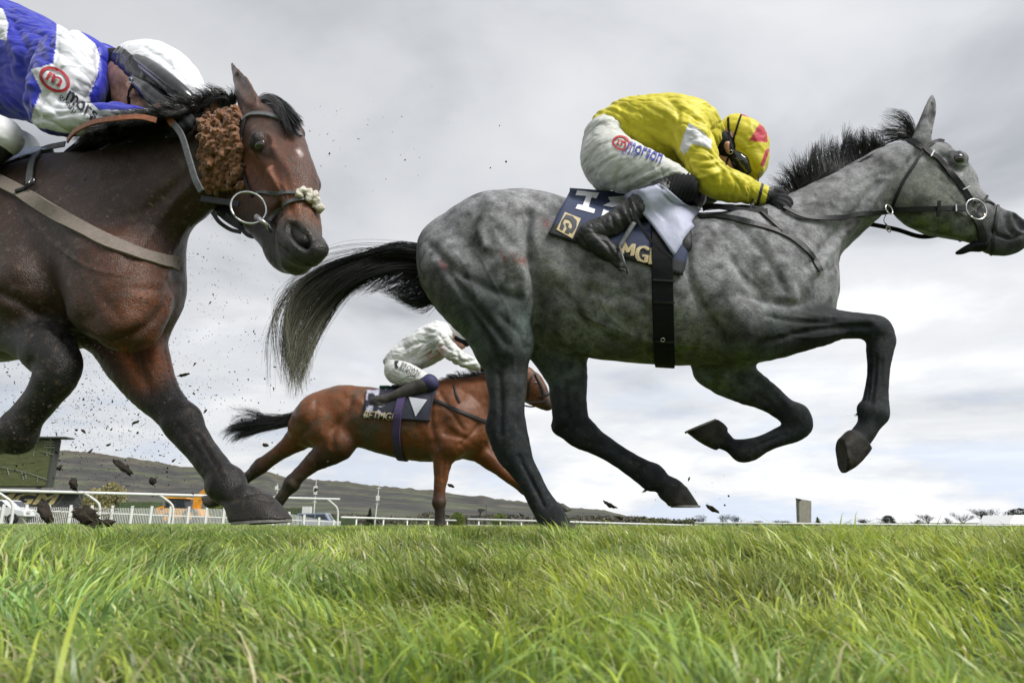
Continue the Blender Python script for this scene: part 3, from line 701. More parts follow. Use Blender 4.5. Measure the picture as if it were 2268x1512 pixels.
    V = strokes(V, F, [(a_, b_, c_ * 1.6) for a_, b_, c_ in [
        ([(1172, 470), (1168, 520), (1180, 590), (1190, 640), (1194, 690), (1190, 740)], 11, .022),          # flank fold
        ([(1060, 445), (1045, 490), (1035, 530)], 16, .007), ([(1100, 505), (1130, 540), (1160, 575)], 12, .006),
        ([(955, 545), (1000, 592), (1060, 628), (1110, 650), (1150, 660)], 11, .009),           # hamstring groove
        ([(990, 600), (1040, 665), (1090, 720), (1120, 760)], 9, .007), ([(1040, 690), (1085, 760), (1100, 800)], 9, .006),
        ([(1085, 450), (1060, 500), (1075, 545)], 14, -.007), ([(1120, 430), (1160, 480)], 18, -.006), ([(1110, 700), (1150, 740), (1165, 770)], 9, .006),
        ([(1140, 560), (1160, 610), (1160, 660)], 16, -.008),
        ([(1105, 830), (1110, 900), (1108, 960)], 7, .006), ([(1145, 830), (1150, 900), (1152, 950)], 6, .004), ([(1150, 1010), (1185, 1080), (1205, 1120)], 5, .004),
        ([(1530, 500), (1525, 600), (1560, 690), (1600, 760)], 13, .010), ([(1600, 520), (1640, 600), (1690, 660)], 15, .006),       # behind shoulder
        ([(1640, 500), (1690, 560), (1740, 640)], 12, .008), ([(1750, 600), (1775, 640), (1780, 670)], 9, .006), ([(1640, 650), (1700, 668), (1770, 676)], 9, .007),
        ([(1690, 760), (1780, 735), (1860, 725), (1925, 722)], 6, .006), ([(1800, 700), (1870, 706), (1930, 712)], 7, -.004), ([(1700, 700), (1760, 712), (1850, 712)], 6, .004),
        ([(1810, 600), (1860, 530), (1915, 470), (1965, 400)], 9, -.007), ([(1790, 590), (1840, 530), (1890, 475), (1945, 405)], 10, .008),   # jugular line
        ([(1840, 600), (1880, 545), (1925, 495)], 6, .006), ([(1780, 440), (1850, 400), (1930, 360)], 16, .006),
        ([(1972, 470), (1985, 420), (2010, 370), (2030, 340)], 9, .011),                        # behind the jaw
        ([(2082, 340), (2100, 355), (2112, 372), (2126, 378)], 6, .006), ([(2104, 336), (2118, 333), (2134, 342)], 3, -.004), ([(2108, 356), (2122, 366), (2138, 366)], 3, -.003), ([(2100, 344), (2108, 362), (2124, 374)], 3, .004),
        ([(2110, 385), (2140, 425), (2160, 455)], 5, -.004), ([(2120, 405), (2150, 450), (2175, 470)], 6, .004), ([(2060, 380), (2090, 400), (2110, 440)], 9, .004),
        ([(2262, 520), (2240, 528), (2212, 520), (2200, 512)], 3.2, .007), ([(2236, 470), (2243, 500), (2256, 514)], 3.5, -.004), ([(2225, 480), (2232, 505), (2246, 520)], 4, .004),
        ([(1560, 830), (1640, 852), (1700, 890)], 7, .005), ([(1655, 812), (1700, 850), (1750, 900)], 6, -.004), ([(1670, 990), (1740, 962)], 4, .003),
        ([(1345, 985), (1400, 1018), (1430, 1035)], 4, .003), ([(1250, 850), (1256, 920)], 7, .006), ([(1275, 800), (1278, 880), (1282, 930)], 8, -.004),
        ([(1940, 790), (1936, 850), (1930, 890)], 5, .004), ([(1960, 790), (1958, 850)], 4, -.002),
        ([(1300, 640), (1360, 655), (1420, 650)], 14, .004), ([(1230, 600), (1300, 690), (1400, 745), (1520, 760)], 16, -.004), ([(1240, 640), (1320, 730), (1420, 780)], 10, .005),
    ]])
    V = strokes(V, F, [  # veins
        ([(2092, 420), (2120, 446), (2150, 462), (2178, 486)], 2.6, -.0035), ([(2118, 470), (2140, 478), (2168, 500)], 2.4, -.003), ([(1560, 770), (1470, 762), (1380, 735), (1300, 700), (1230, 640)], 3.4, -.004), ([(1400, 742), (1350, 700), (1330, 660)], 3, -.003),
        ([(1640, 600), (1690, 640), (1720, 700)], 3, -.003), ([(1760, 700), (1840, 712), (1905, 716)], 2.6, -.0035), ([(1730, 740), (1800, 748), (1870, 738)], 3, -.0035), ([(1060, 560), (1090, 620), (1125, 690), (1135, 760)], 3, -.0035), ([(1135, 780), (1142, 850), (1138, 920)], 3, -.0035), ([(1010, 560), (1040, 610), (1060, 680)], 3, -.003),
        ([(1270, 800), (1262, 860), (1270, 930)], 3, -.003), ([(1955, 785), (1952, 850), (1944, 890)], 2.4, .003), ([(1930, 790), (1926, 850), (1922, 890)], 2.6, .0045), ([(1330, 985), (1380, 1012), (1425, 1040)], 2.6, .0045), ([(1680, 985), (1720, 966)], 2.4, .004), ([(1158, 1030), (1186, 1080), (1204, 1118)], 3, .0045),
        ([(1520, 540), (1530, 620), (1565, 690), (1600, 740)], 6, .006), ([(1575, 500), (1620, 560), (1660, 620)], 7, -.005), ([(1760, 520), (1790, 560), (1800, 600)], 8, -.006), ([(1850, 440), (1900, 410), (1950, 385)], 7, .005)])
    Nn = vnormals(V, F); V = V + Nn * ((fnoise(V, 11, 3) - .5) * .012)[:, None]
    for x0 in range(0): pass
    V = relax(V, F, 1, .35)
    C = f.colours(V, [(.192, .195, .203), (.090, .115, .112), (.050, .055, .057), (.014, .018, .021), (.035, .032, .026), (.055, .060, .066), (.12, .13, .11)])
    x, y, dp = project(V)
    # dapples and mottling of a grey coat, veins of pale hair, darker stifle and gaskin
    d1 = np.clip((.5 * fnoise(V, 12, 3) + .5 * fnoise(V + 2, 27, 2) - .36) * 4.2, 0, 1); d2 = np.clip((fnoise(V + 5, 38, 2) - .3) * 2.4, 0, 1)
    C *= (.34 + .66 * d1 + .42 * d2)[:, None]
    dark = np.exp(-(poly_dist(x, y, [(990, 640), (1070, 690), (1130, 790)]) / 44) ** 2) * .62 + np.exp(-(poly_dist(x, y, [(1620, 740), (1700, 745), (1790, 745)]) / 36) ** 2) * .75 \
        + np.exp(-(poly_dist(x, y, [(1060, 600), (1100, 640), (1150, 680)]) / 24) ** 2) * .45 + np.exp(-(poly_dist(x, y, [(1215, 500), (1210, 620), (1230, 740)]) / 22) ** 2) * .30 + np.exp(-(poly_dist(x, y, [(1330, 770), (1450, 790), (1600, 790)]) / 26) ** 2) * .35  # shade of the flank fold painted into the coat; belly line darkened
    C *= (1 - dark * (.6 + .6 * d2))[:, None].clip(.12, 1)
    pale = np.exp(-(poly_dist(x, y, [(2128, 380), (2165, 415), (2190, 440)]) / 13) ** 2) * .5 + np.exp(-(poly_dist(x, y, [(1640, 610), (1690, 640)]) / 34) ** 2) * .30 + np.exp(-(poly_dist(x, y, [(1118, 470), (1150, 440), (1200, 455)]) / 22) ** 2) * .3
    C = C * (1 - pale)[:, None] + np.array([.44, .44, .45]) * (pale * (.7 + .3 * d2))[:, None]
    # grass stain on belly, girth and jaw; fresh scrapes on the quarter
    st = (np.exp(-(poly_dist(x, y, [(1230, 590), (1330, 690), (1430, 720), (1530, 745)]) / 75) ** 2) * .42 + np.exp(-(poly_dist(x, y, [(2000, 480), (2060, 500), (2120, 512)]) / 22) ** 2) * .9
          + np.exp(-(poly_dist(x, y, [(1560, 845), (1620, 850)]) / 24) ** 2) * .8 + np.exp(-(poly_dist(x, y, [(1420, 780), (1660, 790)]) / 22) ** 2) * .5) * np.clip((fnoise(V + 9, 20, 3) - .36) * 3.5, 0, 1)
    C = C * (1 - st)[:, None] + np.array([.085, .105, .03]) * st[:, None] * (0.6 + .8 * d2)[:, None]
    sp = np.zeros(len(V))
    for a, b, w in (((1200, 492), (1212, 497), 9), ((1140, 568), (1158, 578), 10), ((978, 584), (990, 588), 8), ((1112, 558), (1118, 572), 7)): sp += np.exp(-(poly_dist(x, y, [a, b]) / w) ** 2)
    sp *= np.clip((fnoise(V + 3, 60, 2) - .3) * 2.5, 0, 1) * (((V - GF.O) @ GF.L) < 0)
    C = C * (1 - sp * .7)[:, None] + np.array([.20, .045, .04]) * (sp * .7)[:, None]
    # mud splashes
    mu = np.clip((fnoise(V + 2, 70, 2) - .66) * 9, 0, 1) * (y > 690); C = C * (1 - .6 * mu)[:, None] + np.array([.05, .045, .035]) * (.6 * mu)[:, None]
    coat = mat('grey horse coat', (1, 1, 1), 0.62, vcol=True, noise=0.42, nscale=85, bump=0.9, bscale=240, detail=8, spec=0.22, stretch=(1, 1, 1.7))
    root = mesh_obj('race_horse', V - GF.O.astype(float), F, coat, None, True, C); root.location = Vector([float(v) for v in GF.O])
    tag(root, 'dapple grey racehorse galloping in front of the others, ridden by the yellow jockey', 'horse', 'racehorses')
    return root, V, F
grey, gV, gF = build_grey()
# ------------------------------------------------------------------ the dark bay horse in the left foreground, coming half towards the camera
BF = Frame(200, 2.45, R(22))
BH = Frame.through(BF.pt(600, 380), R(48))
def build_brown():
    f = Field(BF)
    f.trunk([(-420, 350, -420, 790, .27), (-330, 340, -330, 800, .30), (-200, 352, -200, 812, .31), (-60, 356, -60, 812, .30), (50, 352, 60, 800, .27), (130, 345, 165, 785, .24), (200, 350, 240, 770, .21)], col=0)
    f.chain([(200, 560, 0, 175, .62), (262, 590, 0, 140, .72), (290, 640, 0, 112, .9)], k=.05)
    f.chain([(120, 500, 0, 165, .60), (190, 490, 0, 158, .58), (262, 468, 0, 152, .56), (318, 440, 0, 142, .54), (372, 408, 0, 130, .53), (425, 380, 0, 112, .56), (475, 352, 0, 98, .62), (520, 335, 0, 86, .7)], k=.05)
    # chest
    f.chain([(270, 600, -.08, 92), (290, 660, -.09, 82), (285, 710, -.10, 70)], k=.05, col=1)
    f.chain([(300, 600, .06, 92), (318, 645, .07, 80), (320, 690, .08, 62)], k=.05, col=1)
    f.chain([(40, 560, -.13, 90), (80, 640, -.15, 92), (30, 680, -.16, 80)], k=.05)
    f.chain([(150, 480, -.12, 70), (210, 590, -.12, 72), (230, 680, -.12, 70)], k=.05)
    # folded near foreleg
    f.chain([(-80, 690, -.15, 80), (-20, 705, -.15, 68), (30, 722, -.15, 58), (78, 752, -.15, 52), (108, 775, -.15, 54)], k=.04, cols=[0, 2, 2, 2], w=.9)
    f.chain([(108, 775, -.15, 55), (126, 800, -.15, 54), (122, 835, -.15, 50), (98, 872, -.15, 43), (66, 915, -.15, 40), (45, 945, -.15, 44), (38, 957, -.15, 46)], k=.02, col=2, w=.85)
    f.chain([(38, 958, -.15, 42), (-10, 972, -.15, 34), (-40, 972, -.15, 36)], k=.02, col=2)
    f.hoof((-150, 935), (-60, 880), (-75, 1005), (-45, 940), -.15, hw=.058, col=3)
    # straight far foreleg reaching to land
    f.chain([(285, 740, .09, 84), (300, 785, .09, 72), (318, 825, .09, 62), (345, 865, .09, 50), (378, 905, .09, 41), (405, 935, .09, 40)], k=.045, cols=[1, 1, 1, 2, 2], w=.88)
    f.chain([(405, 935, .09, 40), (425, 968, .09, 37), (452, 1006, .09, 33), (482, 1045, .09, 35), (500, 1070, .09, 41)], k=.02, col=2, w=.85)
    f.ball(474, 1080, .09, 20, col=2)
    f.chain([(502, 1070, .09, 40), (525, 1098, .09, 34), (545, 1112, .09, 38)], k=.02, col=2)
    f.hoof((640, 1150), (518, 1158), (590, 1092), (505, 1122), .09, hw=.066, col=3)
    # far hindquarters, outside the frame
    f.chain([(-430, 560, 0, 200, .8), (-520, 620, 0, 150, .8), (-520, 800, -.1, 70), (-600, 960, -.1, 45), (-560, 1100, -.1, 40)], k=.06)
    # head
    f.fr = BH
    f.chain([(520, 345, 0, 88, .62), (560, 330, 0, 80, .68), (600, 318, 0, 74, .8)], k=.04)
    f.chain([(592, 300, 0, 64), (618, 330, 0, 62), (640, 368, 0, 53), (655, 405, 0, 50), (664, 440, 0, 42), (668, 480, 0, 40), (668, 520, 0, 46), (666, 545, 0, 50)], k=.03, w=.95, cols=[1, 4, 4, 4, 1, 1, 3])
    f.chain([(548, 350, -.02, 74), (550, 395, -.02, 78), (575, 425, -.02, 62), (600, 455, -.02, 46)], k=.04, w=.6, col=1)
    f.chain([(555, 360, .07, 64), (590, 400, .07, 60), (630, 430, .05, 46)], k=.04, w=.6, col=1)
    f.chain([(560, 470, 0, 44, .8), (590, 500, 0, 38, .9), (618, 540, 0, 38, 1), (634, 566, 0, 38, 1), (655, 578, 0, 30, 1)], k=.03, cols=[2, 2, 3, 3])
    f.chain([(655, 520, -.02, 42), (668, 545, -.02, 44), (684, 560, -.01, 32), (700, 556, 0, 22)], k=.03, col=3)
    f.chain([(700, 545, .01, 24), (712, 548, .01, 12)], k=.02, col=3)
    f.ball(694, 410, .06, 17, k=.02, col=4); f.chain([(600, 380, -.075, 12), (625, 420, -.06, 10), (640, 450, -.05, 8)], k=.02, col=1)
    f.ball(574, 316, -.085, 24, k=.02, col=3); f.ball(568, 298, -.08, 15, k=.02, col=1)
    f.cam([(646, 506, .062, 20), (658, 518, .066, 24), (676, 538, .060, 19)], k=.012, sub=True)
    f.chain([(700, 520, .06, 12), (706, 530, .06, 12)], k=.01, sub=True)
    f.chain([(556, 240, -.075, 33, .55), (542, 205, -.08, 27, .5), (526, 172, -.08, 16, .5), (514, 142, -.08, 5, .6)], k=.02, cols=[1, 5, 5])
    f.chain([(556, 222, -.105, 12), (538, 190, -.10, 10), (524, 166, -.09, 5)], k=.008, sub=True)
    f.chain([(652, 312, .085, 16), (662, 296, .09, 14), (660, 280, .09, 6)], k=.02, col=5)
    f.fr = BF
    V, F = f.mesh(.0062)
    V = strokes(V, F, [
        ([(395, 600), (380, 650), (360, 690), (310, 735), (240, 760), (150, 745)], 12, .014), ([(400, 632), (350, 640), (300, 640)], 10, .005),
        ([(300, 560), (250, 640), (220, 720)], 22, .006), 
        ([(60, 420), (120, 520), (170, 620), (190, 700)], 22, .012), ([(0, 650), (60, 680), (110, 715), (180, 760)], 12, .012),
        ([(240, 500), (330, 460), (400, 400), (450, 345)], 14, .010), ([(300, 560), (370, 470), (430, 400)], 12, -.008), ([(120, 400), (250, 380), (380, 330)], 24, .006),
        ([(280, 770), (310, 820), (330, 870)], 11, .010), ([(345, 760), (350, 820), (375, 870)], 14, -.008), ([(395, 945), (450, 1020)], 8, .005), ([(425, 930), (480, 1010), (500, 1050)], 8, -.004),
        ([(70, 800), (100, 840), (95, 880)], 10, .006), ([(60, 745), (90, 735), (150, 760)], 9, -.006),
        ([(470, 1100), (500, 1110), (560, 1100), (600, 1110)], 5, .006),
        ([(560, 298), (580, 290), (602, 306), (606, 330)], 5, -.006), ([(556, 330), (578, 344), (600, 356)], 5, .007),
        ([(600, 350), (612, 390), (620, 430)], 9, .012), ([(606, 330), (640, 380), (650, 430), (655, 460)], 8, -.005), ([(560, 360), (575, 410), (600, 440)], 12, .006),
        ([(625, 440), (628, 470), (622, 500)], 8, .006), ([(640, 440), (650, 480), (650, 500)], 7, .005), ([(618, 545), (650, 575), (690, 588)], 4, .008),
        ([(632, 502), (640, 488), (662, 494), (686, 520), (694, 548)], 5, -.010), ([(646, 508), (660, 523), (677, 540)], 12, .040), ([(650, 512), (664, 528)], 9, .020), ([(690, 552), (668, 556), (646, 534), (634, 512)], 4, -.006), ([(612, 520), (622, 545), (640, 560)], 5, .005), ([(600, 500), (620, 490), (640, 480)], 5, .004),
        ([(520, 200), (535, 230), (560, 250)], 6, .004), ([(610, 395), (632, 420), (640, 455), (632, 480)], 2.6, -.004), ([(320, 800), (345, 845), (372, 890)], 3.5, -.004), ([(365, 780), (378, 830), (398, 880)], 3.5, .005), ([(440, 965), (470, 1020), (488, 1050)], 4, .006),
        ([(60, 480), (140, 560), (220, 600), (300, 610)], 5, -.004), ([(180, 560), (210, 640), (260, 700)], 12, .005),  ([(410, 500), (380, 560), (370, 610)], 8, -.006),
    ])
    Nn = vnormals(V, F); V = V + Nn * ((fnoise(V, 11, 3) - .5) * .013)[:, None]; V = relax(V, F, 1, .35)
    C = f.colours(V, [(.029, .0120, .0062), (.066, .023, .0095), (.009, .0075, .0075), (.016, .013, .011), (.075, .027, .013), (.055, .025, .015)])
    x, y, dp = project(V); d1 = fnoise(V, 9, 3); d2 = fnoise(V + 5, 40, 2)
    tan = (np.exp(-(poly_dist(x, y, [(290, 690), (320, 660)]) / 30) ** 2) * .8 + np.exp(-(poly_dist(x, y, [(345, 765), (362, 820), (350, 850)]) / 26) ** 2) * 2.0 + np.exp(-(poly_dist(x, y, [(275, 780), (310, 850)]) / 16) ** 2) * 2.2
           + np.exp(-(poly_dist(x, y, [(560, 360), (590, 340), (640, 470), (690, 500)]) / 34) ** 2) * 1.25 + np.exp(-(poly_dist(x, y, [(385, 640), (370, 690)]) / 20) ** 2)).clip(0, 2.2)
    C = C * (1 + tan[:, None] * np.array([1.25, 1.0, .6]))  # tan on the upper leg; chest sheen and face highlights put into the coat colour
    mz = np.exp(-(poly_dist(x, y, [(650, 545), (690, 570), (620, 575)]) / 34) ** 2); C = C * (1 - .75 * mz)[:, None] + np.array([.02, .02, .02]) * mz[:, None]
    ey = np.exp(-(poly_dist(x, y, [(566, 310), (590, 336)]) / 22) ** 2); C = C * (1 - .75 * ey)[:, None]
    star = np.exp(-(poly_dist(x, y, [(662, 334), (666, 342)]) / 5) ** 2) * (fnoise(V, 120, 2) > .35); C = C * (1 - star)[:, None] + np.array([.5, .42, .4]) * star[:, None]
    C *= (.72 + .56 * d1)[:, None]
    mu = np.clip((fnoise(V + 2, 55, 2) - .64) * 8, 0, 1); C = C * (1 - .6 * mu)[:, None] + np.array([.07, .05, .035]) * (.6 * mu)[:, None]
    nm = np.exp(-(poly_dist(x, y, [(646, 506), (660, 522), (676, 538)]) / 17) ** 2); C = C * (1 - .9 * nm)[:, None]
    sk = np.clip((fnoise(V + 8, 210, 1) - .86) * 12, 0, 1) * (x < 470); C = C * (1 - sk)[:, None] + np.array([.13, .10, .075]) * sk[:, None]
    coat = mat('dark bay coat', (1, 1, 1), 0.38, vcol=True, noise=0.45, nscale=90, detail=8, bump=0.9, bscale=220, spec=0.40, sheen=0.05)
    root = mesh_obj('race_horse', V - BF.O, F, coat, None, True, C); root.location = Vector([float(v) for v in BF.O])
    tag(root, 'dark bay racehorse nearest the left edge, wearing brown sheepskin cheek pieces', 'horse', 'racehorses')
    return root, V, F
brown, bV, bF = build_brown()

# ------------------------------------------------------------------ the bright bay horse running behind, seen between the legs of the grey
FF = Frame(900, 6.40, R(8))
def build_bay():
    f = Field(FF)
    f.trunk([(668, 905, 690, 985, .16), (700, 872, 720, 992, .22), (745, 854, 760, 990, .26), (800, 855, 805, 990, .25), (850, 862, 860, 1004, .27), (905, 858, 905, 1016, .28), (955, 852, 955, 1022, .26), (990, 848, 1000, 1018, .22)])
    f.chain([(990, 935, 0, 80, .7), (1020, 935, 0, 70, .75), (1040, 950, 0, 52, .9)], k=.05)
    f.chain([(980, 905, 0, 62, .7), (1015, 893, 0, 56, .62), (1060, 878, 0, 46, .6), (1105, 858, 0, 38, .62), (1140, 840, 0, 33, .7)], k=.05)
    f.chain([(1140, 838, 0, 30, .8), (1165, 838, 0, 27, .9), (1185, 858, 0, 24, .8), (1202, 880, 0, 18, .8), (1212, 896, 0, 14, .9)], k=.03, cols=[0, 0, 2, 3])
    f.chain([(1160, 862, 0, 26, .6), (1180, 878, 0, 20, .6), (1200, 896, 0, 10, .8)], k=.03)
    f.chain([(1140, 822, -.07, 7), (1144, 800, -.07, 3)], k=.02); f.chain([(1150, 822, .07, 7), (1154, 800, .07, 3)], k=.02)
    f.chain([(1010, 925, -.12, 36), (1025, 965, -.13, 30), (1000, 985, -.14, 34)], k=.05); f.chain([(1035, 970, -.06, 20), (1030, 985, -.08, 14)], k=.03)
    f.chain([(1030, 960, .1, 36), (1045, 985, .1, 30)], k=.05)
    # forelegs
    f.chain([(983, 975, -.14, 37), (982, 1005, -.14, 26), (978, 1045, -.14, 18), (974, 1085, -.14, 14), (972, 1112, -.14, 15.5)], k=.04, cols=[0, 0, 0, 2], w=.9)
    f.chain([(972, 1112, -.14, 15.5), (974, 1130, -.14, 11), (974, 1150, -.14, 11), (975, 1162, -.14, 13)], k=.015, col=3)
    f.hoof((988, 1172), (966, 1172), (984, 1161), (966, 1164), -.14, hw=.055, col=4)
    f.chain([(1045, 985, .12, 32), (1080, 1010, .12, 25), (1115, 1040, .12, 19), (1150, 1068, .12, 16), (1165, 1080, .12, 16)], k=.04, cols=[0, 0, 0, 2], w=.9)
    f.chain([(1165, 1080, .12, 15), (1190, 1100, .12, 11), (1215, 1118, .12, 13), (1232, 1122, .12, 12)], k=.015, col=3)
    f.hoof((1268, 1128), (1243, 1138), (1245, 1112), (1228, 1130), .12, hw=.055, col=4)
    # hind legs pushing off behind
    f.chain([(690, 930, .1, 44), (672, 960, .12, 34), (642, 985, .12, 23), (605, 1012, .12, 17), (578, 1032, .12, 18)], k=.05, cols=[0, 0, 0, 2], w=.85)
    f.chain([(578, 1032, .12, 18), (550, 1056, .12, 12), (520, 1080, .12, 11), (497, 1098, .12, 13), (480, 1108, .12, 12)], k=.015, col=3)
    f.hoof((448, 1098), (462, 1124), (478, 1095), (480, 1120), .12, hw=.055, col=4)
    f.chain([(700, 920, -.12, 46), (720, 950, -.12, 42), (745, 975, -.12, 36)], k=.05)
    f.chain([(752, 985, -.12, 36), (722, 1005, -.12, 29), (692, 1025, -.12, 21), (662, 1052, -.12, 17), (646, 1070, -.12, 18)], k=.05, cols=[2, 2, 2, 3], w=.85)
    f.chain([(646, 1070, -.12, 18), (630, 1092, -.12, 12), (612, 1118, -.12, 13), (604, 1130, -.12, 12)], k=.015, col=3)
    f.hoof((580, 1150), (605, 1158), (592, 1128), (612, 1138), -.12, hw=.055, col=4)
    V, F = f.mesh(.0115)
    V = strokes(V, F, [([(780, 880), (765, 920), (740, 950), (735, 985)], 8, .02), ([(700, 890), (690, 940), (665, 965)], 8, .012), ([(770, 870), (800, 890)], 8, -.012),
        ([(955, 880), (955, 940), (965, 990)], 7, .015), ([(975, 870), (1005, 920), (1025, 950)], 6, .012), ([(985, 960), (1010, 965), (1030, 970)], 6, .014), ([(995, 940), (1008, 950)], 8, -.010),
        ([(1020, 985), (1045, 960), (1060, 940)], 4, .012), ([(1075, 985), (1110, 1020), (1140, 1055)], 5, .010), ([(985, 1010), (980, 1060)], 4, .008), ([(1000, 850), (1050, 880), (1075, 920)], 8, .010), ([(690, 1000), (640, 1012), (600, 1030)], 4, .006)])
    Nn = vnormals(V, F); V = V + Nn * ((fnoise(V, 9, 3) - .5) * .022)[:, None]; V = relax(V, F, 1, .3)
    C = f.colours(V, [(.140, .048, .017), (.1, .04, .02), (.060, .026, .014), (.022, .016, .013), (.05, .045, .038)], soft=.02)
    x, y, dp = project(V); C *= (.70 + .60 * fnoise(V, 7, 3))[:, None]
    mud = np.exp(-(poly_dist(x, y, [(790, 930), (820, 950), (815, 990)]) / 20) ** 2) * .75 + np.clip((fnoise(V, 26, 2) - .6) * 6, 0, 1) * .5 * (x < 1000)
    mud = (mud + .55 * np.clip((fnoise(V + 4, 9, 4) - .52) * 6, 0, 1) * (x < 960) + .8 * np.clip((fnoise(V + 9, 60, 1) - .82) * 10, 0, 1)).clip(0, 1)[:, None]; C = C * (1 - mud) + np.array([.075, .058, .040]) * mud
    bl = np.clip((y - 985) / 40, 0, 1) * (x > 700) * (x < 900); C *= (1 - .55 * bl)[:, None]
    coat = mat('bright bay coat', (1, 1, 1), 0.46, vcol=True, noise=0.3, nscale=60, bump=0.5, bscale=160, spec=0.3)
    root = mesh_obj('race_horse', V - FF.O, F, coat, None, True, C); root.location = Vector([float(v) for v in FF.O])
    tag(root, 'bright bay racehorse galloping farthest away, partly hidden behind the legs of the grey', 'horse', 'racehorses')
    return root, V, F
bay, yV, yF = build_bay()
# ------------------------------------------------------------------ riders
def build_rider(fr, R_, label, group='jockeys'):
    """R_: node lists; one continuous body, clothing worn over it as children"""
    loc = fr.pt(*R_['pelvis'][0][:3]); loc = np.array([loc[0], loc[1], loc[2] - 0.1])
    body = Field(fr)
    for key in ('torso', 'pelvis', 'arm', 'arm_far', 'leg', 'leg_far'):
        body.chain(R_[key], k=.03, grow=-.019 * (R_['vox'] / .005) ** .5, n=2)
    for key in ('shin', 'shin_far', 'foot', 'foot_far'): body.chain(R_[key], k=.02, grow=-.016, n=2)
    for q in R_['head']: body.chain(q, k=.014, n=2)
    for q in R_['hand'] + R_['hand_far']: body.chain(q, k=.006, grow=-.002, n=2)
    for q in R_.get('face_cut', []): body.chain(q, k=.006, sub=True, n=2)
    V, F = body.mesh(R_['vox'])
    root = mesh_obj('person', V - loc, F, M_skin); root.location = Vector([float(v) for v in loc]); tag(root, label, 'person', group)
    out = {'body': (V, F)}
    def cloth(name, keys, m_, grow, k, S=(), paint=None, noise=0.006, ns=16, vox=None, cut=(), crease=None):
        f = Field(fr)
        for key in keys:
            ch = R_[key]
            for c in (ch if isinstance(ch[0], list) else [ch]): f.chain(c, k=k, grow=grow, n=3)
        for c in cut: f.chain(c, k=.008, sub=True)
        v, F_ = f.mesh(vox or R_['vox']); 
        if S: v = strokes(v, F_, S)
        n = vnormals(v, F_); v = v + n * ((fnoise(v * np.array([1, 1, 1.0]), ns, 3) - .5) * noise)[:, None]; v = relax(v, F_, 1, .4)
        if crease:   # taut folds: cusps of a stretched ridge noise
            for sx, am in ((1.0, 1.0), (2.3, .45)):
                q = v @ crease[1] * sx; w = fnoise(q + 2 * fnoise(v, 3, 1)[:, None], 1.0, 2); v = v - n * ((.085 - np.minimum(np.abs(w - .5), .12)) * crease[0] * am * 1.5)[:, None]
        c = None
        if paint is not None:
            x, y, _ = project(v); c = paint(x, y, v)
        o = mesh_obj(name, v, F_, m_, root, True, c); out.setdefault(name, (v, F_)); return o
    return root, out, cloth

def CM(dx, dz, fine, coarse):
    """stretch matrix for folds that run along (dx, dz)"""
    l = math.hypot(dx, dz); u = np.array([dx / l, 0, dz / l]); w = np.array([-dz / l, 0, dx / l]); return np.stack([u * coarse, np.array([0, 1, 0]) * fine * .5, w * fine], 1)
